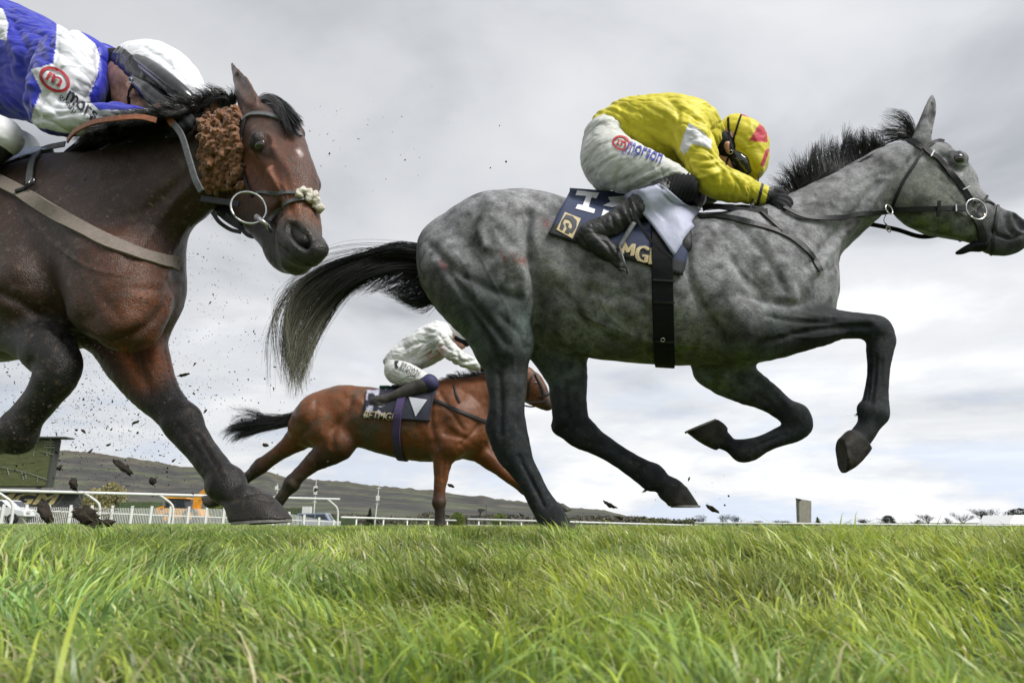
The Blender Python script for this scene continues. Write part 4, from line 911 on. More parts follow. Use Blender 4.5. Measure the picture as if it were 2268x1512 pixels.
# ---- rider in yellow on the grey
M_yellow = mat('yellow silk', (1, 1, 1), 0.5, vcol=True, noise=.10, nscale=30, spec=0.35, wrinkle=(5, .016, (1, 1, 2.2), (0, 0.6, 0)), trans=.12, sheen=.2)
M_breech = mat('white breeches', (1, 1, 1), 0.62, vcol=True, noise=.10, nscale=24, wrinkle=(6, .012, (1, 1, 2.2), (0, -0.5, 0)), bump=.25, bscale=400)
M_boot = mat('muddy boot', (0.016, 0.017, 0.018), 0.5, spec=.35, noise=.5, nscale=22, bump=.4, bscale=120, wrinkle=(9, .007, (1, 1, 2.5), (0, 0.5, 0)), col2=(.032, .032, .031))
Y_ = dict(vox=.0048,
    torso=[(1345, 292, 0, 40, 1.5), (1388, 290, 0, 58, 1.35), (1440, 293, 0, 72, 1.25), (1488, 296, 0, 78, 1.22), (1528, 302, 0, 66, 1.3), (1556, 310, 0, 44, 1.2)],
    pelvis=[(1338, 318, 0, 48, 1.7), (1342, 350, 0, 52, 1.6), (1345, 375, 0, 42, 1.6)],
    leg=[(1344, 350, -.10, 56), (1385, 370, -.14, 58), (1440, 386, -.19, 47), (1482, 400, -.22, 38), (1508, 412, -.23, 31)],
    leg_far=[(1344, 350, .10, 54), (1400, 372, .14, 52), (1470, 392, .19, 42), (1530, 410, .21, 32), (1572, 424, .21, 24)],
    shin=[(1508, 414, -.23, 31), (1478, 425, -.24, 32), (1430, 450, -.255, 31), (1390, 476, -.27, 28), (1352, 500, -.28, 23)],
    shin_far=[(1572, 424, .21, 26), (1500, 440, .24, 30), (1430, 462, .26, 28), (1360, 500, .28, 22)],
    foot=[(1352, 500, -.28, 23), (1316, 514, -.28, 25), (1300, 524, -.28, 23), (1330, 545, -.28, 22), (1358, 568, -.28, 17), (1374, 590, -.28, 11)],
    foot_far=[(1360, 500, .28, 22), (1320, 520, .28, 24), (1350, 555, .28, 18), (1374, 590, .28, 11)],
    arm=[(1520, 288, -.15, 44), (1536, 318, -.19, 40), (1552, 352, -.215, 35), (1572, 388, -.215, 36), (1606, 408, -.18, 33), (1645, 420, -.135, 26), (1678, 429, -.10, 19), (1694, 434, -.085, 16)],
    arm_far=[(1520, 288, .15, 44), (1552, 345, .21, 35), (1585, 388, .21, 34), (1640, 415, .14, 25), (1692, 434, .07, 16)],
    head=[[(1552, 306, 0, 34, 1.1), (1578, 312, 0, 29, 1.0), (1604, 320, 0, 32, 1.0)], [(1604, 318, 0, 36, .95), (1640, 318, 0, 42, .95), (1660, 330, 0, 38, .95)],
          [(1606, 340, 0, 28, .9), (1622, 358, 0, 26, .85), (1640, 372, 0, 24, .8)], [(1598, 352, 0, 14, 1.2), (1606, 366, 0, 11, 1.2)], [(1618, 376, 0, 8), (1626, 386, 0, 7), (1636, 382, 0, 7)], [(1612, 322, -.075, 9), (1616, 334, -.075, 8)]],
    hand=[[(1692, 434, -.085, 16), (1710, 440, -.08, 19, .8), (1728, 446, -.07, 18, .8)],
          [(1722, 436, -.10, 7), (1742, 440, -.105, 6.5), (1750, 452, -.105, 6), (1742, 462, -.10, 5.5)], [(1724, 444, -.105, 7), (1740, 450, -.115, 6.5), (1745, 461, -.115, 6), (1734, 468, -.105, 5.5)],
          [(1720, 450, -.105, 7), (1734, 458, -.12, 6.5), (1735, 468, -.12, 6), (1724, 472, -.105, 5.5)], [(1714, 454, -.10, 6.5), (1725, 464, -.115, 6), (1722, 472, -.115, 5.5), (1714, 472, -.10, 5)],
          [(1708, 430, -.09, 7.5), (1724, 426, -.10, 6.5), (1738, 430, -.10, 5.5)],
          ],
    hand_far=[[(1692, 434, .07, 16), (1710, 440, .07, 18, .8), (1726, 446, .06, 17, .8)], [(1724, 440, .08, 7), (1742, 446, .085, 6.5), (1742, 462, .08, 6)], [(1720, 450, .08, 7), (1734, 458, .09, 6.5), (1726, 470, .08, 6)],
          [(1712, 454, .08, 6.5), (1724, 464, .085, 6), (1716, 472, .08, 5.5)], [(1726, 444, .09, 6.5), (1738, 452, .10, 6), (1734, 466, .09, 5.5)], [(1708, 432, .08, 7), (1728, 428, .085, 6)]])
yel = np.array([.68, .60, .035])
def paint_jacket(x, y, v):
    c = np.tile(yel, (len(v), 1)) * (0.9 + .2 * fnoise(v, 6, 2))[:, None]
    near = (v - GF.O) @ GF.L < -.05
    w = inside(x, y, [(1526, 272), (1548, 286), (1577, 311), (1575, 330), (1548, 322), (1531, 320), (1524, 333), (1515, 343), (1506, 330), (1514, 300)]) & near
    c[w] = (.72, .72, .76)
    b = (np.abs((x - 1684) * .97 + (y - 428) * .25 + 0) < 3.4) & (x > 1660) & near; c[b] = (.02, .02, .02)
    b = (x - 1694) * .97 + (y - 430) * .25 > 6; c[b] = (.02, .02, .02)
    return c
def paint_breech(x, y, v):
    c = np.tile([.56, .57, .54], (len(v), 1)); c *= (.80 + .3 * fnoise(v, 8, 3))[:, None]
    mud = np.clip((fnoise(v + 4, 30, 3) - .56) * 5, 0, 1) * np.clip((y - 330) / 100, 0, 1)
    return c * (1 - .45 * mud)[:, None]
def rider_yellow():
    root, P, cloth = build_rider(GF, Y_, 'jockey crouched low in bright yellow silks with one white sleeve patch, riding the grey horse')
    j = cloth('jacket', ['torso', 'arm', 'arm_far'], M_yellow, .006, .03, crease=(.055, CM(1, -.75, 13, 4)), paint=paint_jacket, noise=.010, ns=11, vox=.0044, S=[
        ([(1340, 262), (1400, 282), (1460, 318), (1500, 352)], 9, .010), ([(1330, 250), (1390, 258), (1450, 285)], 8, .005), ([(1380, 240), (1440, 262), (1500, 330)], 7, .006), ([(1425, 232), (1480, 262), (1500, 300)], 6, .005),
        ([(1502, 250), (1502, 300), (1514, 350), (1530, 385)], 6, .012), ([(1520, 262), (1560, 268), (1576, 300)], 6, .005), ([(1400, 262), (1450, 300), (1490, 345)], 6, -.005), ([(1450, 240), (1500, 262)], 7, -.004),
        ([(1535, 345), (1560, 355), (1584, 352)], 5, .007), ([(1540, 372), (1566, 372), (1590, 366)], 5, .006), ([(1548, 395), (1575, 388), (1602, 378)], 5, -.006), ([(1590, 436), (1600, 410), (1602, 380)], 5, .006),
        ([(1618, 440), (1628, 415), (1622, 388)], 4, .005), ([(1640, 442), (1648, 420), (1645, 400)], 4, -.004), ([(1660, 444), (1664, 425), (1662, 410)], 3.5, .005)])
    b = cloth('breeches', ['pelvis', 'leg', 'leg_far'], M_breech, .002, .045, crease=(.030, CM(1, .55, 15, 4)), paint=paint_breech, noise=.006, ns=12, S=[
        ([(1300, 390), (1340, 360), (1390, 330), (1430, 322)], 6, .004), ([(1305, 340), (1330, 320), (1350, 290)], 6, .004), ([(1330, 420), (1380, 400), (1440, 370)], 6, .005), ([(1380, 428), (1430, 405), (1480, 380)], 5, .006),
        ([(1420, 425), (1460, 405), (1500, 385)], 4, .006), ([(1296, 370), (1330, 395), (1360, 425)], 6, .004), ([(1310, 300), (1300, 340)], 6, .003), ([(1465, 378), (1470, 400), (1460, 420)], 4, .006), ([(1450, 372), (1452, 400)], 4, -.004)])
    bt = cloth('boot', ['shin', 'foot'], M_boot, .003, .02, crease=(.03, CM(.6, -1, 22, 7)), noise=.004, ns=20, S=[([(1385, 455), (1400, 490)], 4, .005), ([(1370, 465), (1384, 500)], 4, .005), ([(1355, 478), (1366, 512)], 4, .005), ([(1408, 446), (1418, 478)], 4, .004), ([(1345, 500), (1352, 528)], 4, -.003)])
    cloth('boot', ['shin_far', 'foot_far'], M_boot, .003, .02, noise=.003)
    # elastic knee band with ribs
    f = Field(GF); f.chain([(1514, 416, -.23, 31), (1496, 418, -.235, 33), (1480, 426, -.24, 32)], k=.02, grow=.005); v, F_ = f.mesh(.0046)
    x, y, _ = project(v); n = vnormals(v, F_); v += n * (.0022 * np.sin(((x - 1480) * .9 + (y - 420) * .35) * .75))[:, None]; mesh_obj('knee_band', v, F_, M_webbing, root); P['knee'] = (v, F_)
    gl = cloth('glove', ['hand'], M_glove, .003, .006, noise=.002, vox=.0042); cloth('glove', ['hand_far'], M_glove, .003, .006, noise=.002, vox=.0042)
    # skull cap under a silk cover
    f = Field(GF); f.chain([(1632, 296, 0, 40, 1.0), (1648, 316, 0, 50, 1.02), (1658, 342, 0, 44, 1.0), (1668, 362, 0, 32, 1.0)], k=.03); f.chain([(1622, 285, 0, 26, 1.2), (1606, 296, 0, 20, 1.4), (1600, 312, 0, 14, 1.6)], k=.03)
    f.chain([(1668, 372, 0, 20, 1.9), (1676, 384, 0, 9, 3.0)], k=.03)
    v, F_ = f.mesh(.0044); v = strokes(v, F_, [([(1612, 262), (1650, 270), (1690, 300)], 5, .003), ([(1600, 290), (1640, 300), (1660, 320)], 5, .004), ([(1612, 310), (1650, 340), (1672, 372)], 5, .004), ([(1660, 262), (1670, 300), (1698, 340)], 5, -.003)])
    n = vnormals(v, F_); v += n * ((fnoise(v, 22, 2) - .5) * .006)[:, None]; x, y, _ = project(v); c = np.tile(yel, (len(v), 1))
    red = inside(x, y, [(1659, 312), (1672, 290), (1682, 274), (1692, 282), (1699, 296), (1700, 316)]) | inside(x, y, [(1632, 248), (1664, 248), (1668, 262), (1645, 257)]) | inside(x, y, [(1697, 330), (1706, 330), (1690, 372), (1684, 366)])
    c[red] = (.55, .05, .08); mesh_obj('helmet', v, F_, M_yellow, root, True, c); hs = Skin(GF, (v, F_), P['body'], P['jacket'])
    # harness, goggles and their elastic
    f = Field(GF); f.chain([(1592, 318, 0, 31, 1.12), (1606, 330, 0, 33, 1.08), (1614, 344, 0, 24, 1.15)], k=.02, grow=.003); v, F_ = f.mesh(.005); mesh_obj('neck_guard', v, F_, M_glove, root)
    f = Field(GF)
    f.chain([(1624, 344, -.030, 15, 1.1), (1640, 362, -.032, 19, 1.2), (1650, 378, -.026, 14, 1.2)], k=.02); f.chain([(1624, 344, .030, 15, 1.1), (1640, 362, .032, 19, 1.2), (1650, 378, .026, 14, 1.2)], k=.02)
    v, F_ = f.mesh(.004); mesh_obj('goggles', v, F_, mat('goggle lens', (.012, .013, .015), .12, coat=.6), root)
    strap('goggle_strap', hs, [(1613, 262), (1614, 290), (1618, 322), (1618, 338)], 5, M_webbing, root, lift=.003); strap('goggle_strap', hs, [(1641, 256), (1632, 285), (1624, 312), (1619, 338)], 4, M_webbing, root, lift=.003)
    strap('chin_strap', hs, [(1619, 336), (1612, 352), (1608, 364)], 4, M_webbing, root, lift=.003)
    p, n = hs.hit(1618, 336); ring('buckle', p + n * .006, .0085, .0016, n, M_steel, root)
    ts = Skin(GF, P['breeches'])
    lay_poly('logo_ring', ts, ell(1376, 318, 20, 16, .35), M_redprint, root, .004, ring_in=ell(1376, 318, 15.5, 12, .35)); lay_text('logo_letter', ts, 'm', (1366, 322), (1385, 329), (1370, 309), M_redprint, root, .005)
    lay_text('sponsor_text', ts, 'morson', (1386, 334), (1462, 364), (1393, 314), M_blueprint, root, .005); lay_text('sponsor_text', ts, 'group', (1376, 343), (1408, 353), (1379, 334), M_blueprint, root, .005, bold=False)
    # whip held upright out of the near hand
    mb = MB(); a, b, c_ = GF.pt(1683, 381, -.13), GF.pt(1672, 430, -.13), GF.pt(1656, 476, -.15); mb.tube(catmull(np.array([a, b, c_]), 6), np.linspace(.003, .0055, 13), 8); w = mb.build('riding_whip', M_leather, None, True)
    w.location = (0, 0, 0); tag(w, 'thin black whip held upright in the glove of the yellow jockey', 'whip', 'riding whips')
    return root, P
ry, rP = rider_yellow()

# ---- rider in blue on the dark bay
M_blue = mat('blue and white silk', (1, 1, 1), 0.45, vcol=True, noise=.10, nscale=30, spec=0.4, wrinkle=(4.5, .016, (1, 1, 2.0), (0.2, 0.8, 0)), trans=.06, sheen=.2)
B_ = dict(vox=.0050,
    torso=[(-180, 150, 0, 100, 1.3), (-110, 120, 0, 118, 1.2), (-40, 124, 0, 120, 1.15), (40, 142, 0, 116, 1.15), (110, 166, 0, 102, 1.15), (165, 180, 0, 86, 1.2), (215, 188, 0, 62, 1.2)],
    pelvis=[(-200, 170, 0, 90, 1.5), (-230, 230, 0, 92, 1.5), (-210, 290, 0, 80, 1.4)],
    leg=[(-220, 250, -.10, 84), (-150, 290, -.17, 80), (-80, 305, -.22, 64), (-25, 303, -.25, 52), (0, 303, -.25, 44)],
    leg_far=[(-220, 250, .10, 84), (-120, 290, .17, 74), (-30, 320, .21, 52), (40, 330, .2, 42)],
    shin=[(0, 306, -.25, 40), (-60, 350, -.28, 38), (-140, 400, -.30, 34), (-220, 450, -.31, 28)], shin_far=[(40, 330, .2, 40), (-60, 360, .28, 36), (-220, 450, .31, 28)],
    foot=[(-220, 450, -.31, 30), (-280, 470, -.31, 28), (-230, 500, -.31, 24), (-180, 530, -.31, 16)], foot_far=[(-220, 450, .31, 30), (-280, 470, .31, 28), (-180, 530, .31, 16)],
    arm=[(168, 150, -.12, 72), (150, 190, -.17, 68), (118, 232, -.20, 50), (126, 262, -.20, 34), (180, 268, -.18, 32), (250, 262, -.15, 29), (310, 262, -.12, 23), (345, 262, -.10, 19)],
    arm_far=[(180, 150, .14, 66), (190, 220, .18, 46), (250, 262, .15, 34), (345, 262, .07, 19)],
    head=[[(215, 180, 0, 44, 1), (250, 182, 0, 40, 1), (290, 186, 0, 44, 1)], [(290, 172, 0, 50, .95), (335, 178, 0, 58, .92), (372, 190, 0, 52, .92)], [(276, 205, 0, 38, .9), (300, 224, 0, 36, .85), (326, 240, 0, 34, .82)],
          [(280, 222, 0, 20, 1.3), (292, 242, 0, 16, 1.3)], [(308, 256, 0, 11, 1), (330, 268, 0, 10, .9), (344, 260, 0, 9, .9)], [(292, 190, -.078, 12), (298, 204, -.078, 11)], [(296, 250, -.01, 9, 1.8), (312, 262, 0, 7, 1.8)]],
    hand=[[(345, 262, -.10, 18), (370, 264, -.10, 24, .8), (392, 266, -.09, 23, .8)], [(388, 252, -.12, 9), (412, 254, -.13, 8.5), (424, 268, -.13, 8), (412, 280, -.12, 7)], [(390, 262, -.13, 9), (410, 268, -.145, 8.5), (418, 280, -.14, 8), (404, 290, -.13, 7)],
          [(384, 272, -.13, 9), (402, 280, -.15, 8.5), (406, 292, -.14, 8), (392, 298, -.13, 7)], [(376, 278, -.12, 8), (390, 290, -.14, 8), (388, 300, -.13, 7), (378, 300, -.12, 7)], [(366, 248, -.11, 9), (386, 242, -.12, 8), (402, 246, -.12, 7)],
          ],
    hand_far=[[(345, 262, .07, 18), (370, 264, .08, 24, .8), (396, 268, .08, 21, .8)], [(392, 262, .1, 9), (412, 270, .11, 8), (404, 288, .1, 7)], [(384, 272, .1, 9), (402, 284, .11, 8), (392, 296, .1, 7)], [(392, 254, .1, 9), (416, 258, .11, 8), (416, 276, .1, 7)],
          [(378, 278, .1, 8), (392, 290, .11, 8), (384, 298, .1, 7)], [(366, 250, .1, 9), (392, 246, .11, 7)]])
def rider_blue():
    root, P, cloth = build_rider(BF, B_, 'jockey in blue silks with white star patch and white helmet, riding the dark bay')
    WP = [(126, 50), (160, 55), (211, 98), (221, 122), (216, 168), (196, 214), (202, 228), (226, 250), (330, 240), (345, 300), (170, 300), (66, 279), (72, 250), (92, 200), (68, 154), (118, 141), (124, 100)]
    def paint(x, y, v):
        c = np.tile([.022, .030, .40], (len(v), 1)) * (.8 + .4 * fnoise(v, 6, 2))[:, None]; near = (v - BF.O) @ BF.L < .02
        w = inside(x, y, WP) & near | inside(x, y, [(-30, 10), (6, 20), (18, 52), (14, 90), (-30, 80)]); c[w] = (.70, .71, .76); c[(x > 200) & (y > 244) & near] = (.62, .64, .72)
        c[x > 338] = (.02, .02, .02); return c
    cloth('jacket', ['torso', 'arm', 'arm_far'], M_blue, .006, .035, crease=(.060, CM(1, -.35, 10, 3.5)), paint=paint, noise=.012, ns=10, vox=.0048, S=[
        ([(20, 20), (40, 70), (60, 110)], 9, .008), ([(60, 30), (110, 80), (160, 110)], 9, -.007), ([(126, 60), (128, 110), (118, 140)], 6, .006), ([(214, 110), (218, 165), (196, 215)], 7, .010), ([(130, 110), (170, 120), (205, 130)], 7, .007), ([(140, 145), (180, 150), (212, 165)], 6, -.007),
        ([(10, 120), (60, 150), (95, 200)], 12, .008), ([(90, 210), (80, 250), (70, 275)], 7, .010), ([(160, 200), (185, 215), (200, 235)], 6, .006), ([(0, 200), (40, 230), (70, 262)], 10, .007), ([(100, 262), (160, 250), (220, 256)], 6, .006), ([(30, 60), (70, 70), (120, 90)], 6, .006), ([(0, 60), (20, 90), (40, 140)], 10, -.008)])
    cloth('breeches', ['pelvis', 'leg', 'leg_far'], mat('clean white breeches', (.72, .73, .74), .5, noise=.06, nscale=20, wrinkle=(9, .012, (1, 1, 2), (0, .5, 0))), .002, .045, noise=.006)
    cloth('boot', ['shin', 'foot'], M_boot, .003, .02, noise=.004); cloth('boot', ['shin_far', 'foot_far'], M_boot, .003, .02, noise=.004); cloth('glove', ['hand'], M_glove, .003, .006, noise=.002, vox=.0046); cloth('glove', ['hand_far'], M_glove, .003, .006, noise=.002, vox=.0046)
    f = Field(BF); f.chain([(306, 146, 0, 52, 1.0), (345, 160, 0, 66, .98), (385, 184, 0, 60, .98), (408, 208, 0, 48, 1.0)], k=.035)
    v, F_ = f.mesh(.0048); n = vnormals(v, F_); v += n * ((fnoise(v, 16, 3) - .5) * .010)[:, None]; v = strokes(v, F_, [([(320, 105), (370, 140), (410, 180)], 6, .004), ([(352, 100), (400, 140), (440, 190)], 6, .003), ([(380, 120), (390, 170)], 5, -.003)])
    x, y, _ = project(v); c = np.tile([.78, .79, .84], (len(v), 1)); c[y > 108 + (x - 274) * .727] = (.012, .012, .014)
    mesh_obj('helmet', v, F_, mat('white silk cap', (1, 1, 1), .28, vcol=True, wrinkle=(9, .012, (1, 1, 1.6), (0, .7, 0)), spec=.6), root, True, c); H = (v, F_)
    f = Field(BF)
    for o in (-.082, .082): f.chain([(286, 118, o * .8, 17, 1), (318, 140, o, 19, 1.1), (360, 172, o * 1.1, 20, 1.1), (400, 206, o * .9, 20, 1.1), (436, 238, o * .4, 16, 1.3)], k=.02)
    f.chain([(286, 118, -.05, 17, 1), (278, 120, 0, 18, 1), (286, 118, .05, 17, 1)], k=.02); f.chain([(436, 238, -.03, 16, 1.3), (440, 240, .03, 16, 1.3)], k=.02)
    v, F_ = f.mesh(.005); v = strokes(v, F_, [([(290, 132), (340, 172), (400, 224)], 4, .005)]); mesh_obj('helmet_rim', v, F_, mat('black helmet shell', (.012, .012, .014), .22, coat=.5), root)
    f = Field(BF)
    for o in (-.058, .058): f.chain([(318, 196, o, 22, 1), (346, 216, o, 26, 1.1), (376, 238, o * .9, 24, 1.1), (398, 252, o * .6, 18, 1.1)], k=.02)
    f.chain([(300, 178, -.080, 12), (330, 200, -.082, 14)], k=.02); f.chain([(300, 178, .070, 12), (330, 200, .066, 14)], k=.02)
    v, F_ = f.mesh(.005); mesh_obj('goggles', v, F_, mat('goggle frame', (.012, .012, .016), .18, coat=.5), root)
    f = Field(BF); f.chain([(250, 158, 0, 36, 1.25), (262, 186, 0, 38, 1.2), (258, 215, 0, 32, 1.25)], k=.02, grow=.010); f.chain([(270, 150, 0, 38, 1.2), (286, 150, 0, 38, 1.2)], k=.02)
    v, F_ = f.mesh(.005); n = vnormals(v, F_); v += n * ((fnoise(v, 24, 2) - .5) * .008)[:, None]; mesh_obj('neck_guard', v, F_, M_glove, root)
    f = Field(BF); f.chain([(238, 134, 0, 30, 1.4), (240, 165, 0, 32, 1.35), (232, 195, 0, 26, 1.35)], k=.02, grow=.004)
    v, F_ = f.mesh(.005); x, y, _ = project(v); c = np.tile([.022, .03, .40], (len(v), 1)); c[inside(x, y, [(236, 130), (246, 130), (244, 186), (236, 190), (226, 184)])] = (.7, .7, .76); mesh_obj('collar', v, F_, M_blue, root, True, c)
    hs = Skin(BF, P['body'], H, (v, F_)); strap('chin_strap', Skin(BF, P['body'], H), [(296, 186), (286, 210), (288, 236)], 6, M_webbing, root, lift=.004)
    lay_text('collar_text', hs, 'morson', (231, 186), (240, 136), (225, 184), M_blueprint, root, .004, bold=False)
    p, n = hs.hit(300, 177); ring('buckle', p + n * .02, .010, .002, n, M_steel, root)
    ts = Skin(BF, P['jacket'])
    lay_poly('logo_ring', ts, ell(122, 177, 35, 25, .55), M_redprint, root, .005, ring_in=ell(122, 177, 28.5, 19, .55)); lay_text('logo_letter', ts, 'm', (101, 176), (132, 194), (110, 160), M_redprint, root, .006)
    lay_text('sponsor_text', ts, 'mors', (144, 221), (210, 272), (153, 200), M_blackprint, root, .006); lay_text('sponsor_text', ts, 'group', (129, 219), (166, 259), (135, 208), M_blackprint, root, .006, bold=False)
    mb = MB(); pts = [BF.pt(*q) for q in ((398, 290, -.16), (410, 262, -.17), (388, 248, -.17), (352, 262, -.18))]
    return root, P
rb, rbP = rider_blue()

# ---- rider in white on the bright bay
W_ = dict(vox=.0100,
    torso=[(878, 805, 0, 26, 1.4), (900, 792, 0, 33, 1.3), (930, 775, 0, 39, 1.2), (956, 758, 0, 41, 1.15), (974, 748, 0, 34, 1.2), (988, 744, 0, 22, 1.2)],
    pelvis=[(878, 810, 0, 22, 1.7), (880, 826, 0, 22, 1.6), (884, 835, 0, 16, 1.6)],
    leg=[(880, 822, -.10, 27), (900, 830, -.14, 27), (925, 838, -.18, 21), (946, 844, -.2, 16)], leg_far=[(880, 822, .10, 27), (915, 835, .16, 23), (955, 846, .19, 14)],
    shin=[(948, 847, -.2, 17), (928, 856, -.215, 17), (900, 867, -.23, 14), (868, 880, -.24, 10.5), (855, 885, -.24, 10)], shin_far=[(955, 848, .19, 15), (910, 865, .22, 13), (855, 885, .24, 10)],
    foot=[(855, 885, -.24, 10), (836, 886, -.24, 10), (830, 890, -.24, 9), (850, 900, -.24, 9), (868, 908, -.24, 6)], foot_far=[(855, 885, .24, 10), (835, 888, .24, 10), (866, 906, .24, 6)],
    arm=[(965, 742, -.14, 23), (980, 758, -.18, 20), (998, 778, -.19, 17), (1020, 794, -.16, 14), (1045, 805, -.12, 12), (1068, 813, -.09, 8)], arm_far=[(965, 742, .14, 23), (1000, 778, .19, 17), (1040, 802, .12, 12), (1068, 813, .07, 8)],
    head=[[(985, 742, 0, 15, 1), (1002, 746, 0, 14, 1)], [(1008, 742, 0, 19, .95), (1026, 742, 0, 20, .95)], [(1010, 755, 0, 14, .9), (1022, 762, 0, 12, .85)], [(1004, 762, 0, 6, 1.3), (1012, 769, 0, 5, 1)]],
    hand=[[(1068, 813, -.09, 8), (1078, 817, -.085, 8.5, .8), (1086, 819, -.08, 8, .8)], [(1084, 815, -.1, 3.6), (1093, 818, -.1, 3.4), (1093, 825, -.1, 3)], [(1083, 819, -.1, 3.6), (1090, 823, -.11, 3.4), (1088, 829, -.1, 3)], [(1080, 822, -.1, 3.6), (1085, 827, -.11, 3.4), (1081, 831, -.1, 3)],
          [(1076, 823, -.1, 3.4), (1079, 829, -.1, 3)], [(1074, 811, -.1, 3.6), (1084, 810, -.1, 3)], ], hand_far=[[(1068, 813, .07, 8), (1086, 819, .07, 8, .8)]])
def rider_white():
    root, P, cloth = build_rider(FF, W_, 'jockey in plain white silks spattered with reddish mud, riding the bright bay in the distance')
    def paint(x, y, v):
        c = np.tile([.66, .67, .66], (len(v), 1)); m_ = np.exp(-(poly_dist(x, y, [(955, 785), (972, 778)]) / 13) ** 2) * np.clip((fnoise(v, 16, 3) - .4) * 6, 0, 1) * .8
        c = c * (1 - m_)[:, None] + np.array([.45, .12, .10]) * m_[:, None]; g = np.clip((fnoise(v + 3, 12, 3) - .5) * 4, 0, 1) * .4 * (x > 960); c = c * (1 - g)[:, None] + np.array([.22, .2, .15]) * g[:, None]
        c[x > 1064] = (.03, .03, .03); return c
    M_ws = mat('white silk', (1, 1, 1), .5, vcol=True, noise=.08, nscale=12, wrinkle=(6, .04, (1, 1, 2), (0, .7, 0)), trans=.1)
    cloth('jacket', ['torso', 'arm', 'arm_far'], M_ws, .006, .03, crease=(.09, CM(1, .5, 8, 2.5)), paint=paint, noise=.02, ns=7, vox=.0085, S=[([(885, 800), (915, 790), (940, 760)], 4, .02), ([(900, 770), (930, 760), (965, 745)], 4, .012), ([(915, 800), (945, 790), (968, 765)], 4, .014), ([(940, 730), (970, 740), (985, 760)], 4, .012)])
    cloth('breeches', ['pelvis', 'leg', 'leg_far'], mat('white cloth breeches', (.62, .62, .60), .6, noise=.12, nscale=12, wrinkle=(7, .03, (1, 1, 2), (0, -.5, 0))), .002, .05, noise=.008)
    cloth('boot', ['shin', 'foot'], mat('mud caked boot', (.045, .04, .034), .7, noise=.6, nscale=10), .004, .02); cloth('boot', ['shin_far', 'foot_far'], M_boot, .004, .02); cloth('glove', ['hand'], M_glove, .004, .006, noise=.001, vox=.008); cloth('glove', ['hand_far'], M_glove, .004, .006, noise=.001, vox=.008)
    f = Field(FF); f.chain([(938, 848, -.2, 17), (950, 847, -.2, 18), (956, 850, -.2, 15)], k=.02, grow=.006); v, F_ = f.mesh(.01); mesh_obj('knee_band', v, F_, mat('navy knee band', (.025, .025, .085), .7), root)
    f = Field(FF); f.chain([(1010, 732, 0, 21, 1), (1026, 736, 0, 24, 1), (1040, 746, 0, 18, 1)], k=.03); v, F_ = f.mesh(.01); mesh_obj('helmet', v, F_, mat('white cap', (.6, .6, .6), .5), root)
    f = Field(FF); f.chain([(1016, 748, 0, 15, 1.2), (1032, 756, 0, 12, 1.2)], k=.02); v, F_ = f.mesh(.01); mesh_obj('goggles', v, F_, M_glove, root)
    ts = Skin(FF, P['breeches']); lay_text('sponsor_text', ts, 'BROWN', (888, 811), (928, 831), (892, 803), M_blackprint, root, .01); lay_text('sponsor_text', ts, 'RUDGE', (884, 820), (921, 838), (888, 812), M_blackprint, root, .01)
    lay_poly('logo_mark', ts, [(874, 800), (884, 799), (880, 808), (884, 817), (876, 815)], M_blackprint, root, .008)
    return root, P
rw, rwP = rider_white()
# ------------------------------------------------------------------ tack of the grey
Lg = GF.L
gs = Skin(GF, (gV, gF)); eye(GF, gs, 2126, 350, .0255, grey, -.08)
for T_, H_, o in (((1519, 957), (1588, 929), .11), ((1548, 1121), (1484, 1121), .13), ((1298, 1196), (1212, 1196), -.135)): horseshoe(GF, T_, H_, o, .055, grey)
# saddle, cloths and girth
f = Field(GF)
f.chain([(1400, 452, 0, 16, 3.0), (1440, 458, 0, 16, 4.0), (1490, 456, 0, 18, 4.2), (1535, 446, 0, 20, 3.0), (1552, 442, 0, 12, 2.2)], k=.02)
for o in (-1, 1): f.chain([(1480, 476, .225 * o, 30, .35), (1500, 505, .255 * o, 30, .3), (1510, 540, .27 * o, 24, .3)], k=.03)
v, F_ = f.mesh(.007); mesh_obj('saddle', v, F_, M_leather, grey); sad = (v, F_)
def cloth_col(q):
    c = np.tile([.022, .035, .085], (len(q), 1)).astype(float); x, y = q[:, 0], q[:, 1]
    b = (y > 505 + (x - 1212) * .285 - 8) & (x > 0); c[b] = (.012, .013, .016); c[x < 0] = (.022, .035, .085); return c
M_cloth = mat('racing cloth', (1, 1, 1), .75, vcol=True, noise=.12, nscale=40, bump=.5, bscale=300)
sc_o, sV, sF = patch('saddle_cloth', gs, ((1262, 426), (1546, 446), (1508, 612), (1213, 521)), 34, 20, M_cloth, grey, lift=.013, thick=.006, cols=cloth_col, far=GF)
cs = Skin(GF, (sV, sF)); band_bottom = strap('cloth_hem', cs, [(1214, 521), (1290, 556), (1370, 583), (1440, 598), (1506, 611)], 9, M_webbing, grey, lift=.006)
for P_ in ([(1278, 424), (1327, 428), (1320, 442), (1309, 440), (1303, 461), (1318, 466), (1315, 475), (1274, 464), (1279, 455), (1290, 457), (1298, 437), (1274, 435)],
           [(1346, 438), (1388, 434), (1390, 452), (1356, 462), (1335, 458), (1352, 450)], [(1336, 466), (1352, 472), (1340, 484), (1332, 480)], [(1288, 500), (1302, 496), (1290, 516), (1280, 512)]):
    lay_poly('cloth_letter', cs, P_, M_white, grey, .006)
lay_poly('badge', cs, [(1251, 472), (1286, 486), (1268, 530), (1232, 510)], M_gold, grey, .006)
M_lion = M_blackprint
for P_ in ([(1253, 478), (1268, 482), (1277, 492), (1276, 506), (1268, 518), (1262, 516), (1268, 500), (1262, 490), (1252, 487), (1246, 496), (1250, 504), (1246, 512), (1240, 508), (1243, 492)],
           [(1252, 496), (1260, 498), (1258, 506), (1264, 510), (1260, 520), (1250, 516), (1256, 508)], ): lay_poly('lion_mark', cs, P_, M_lion, grey, .009)
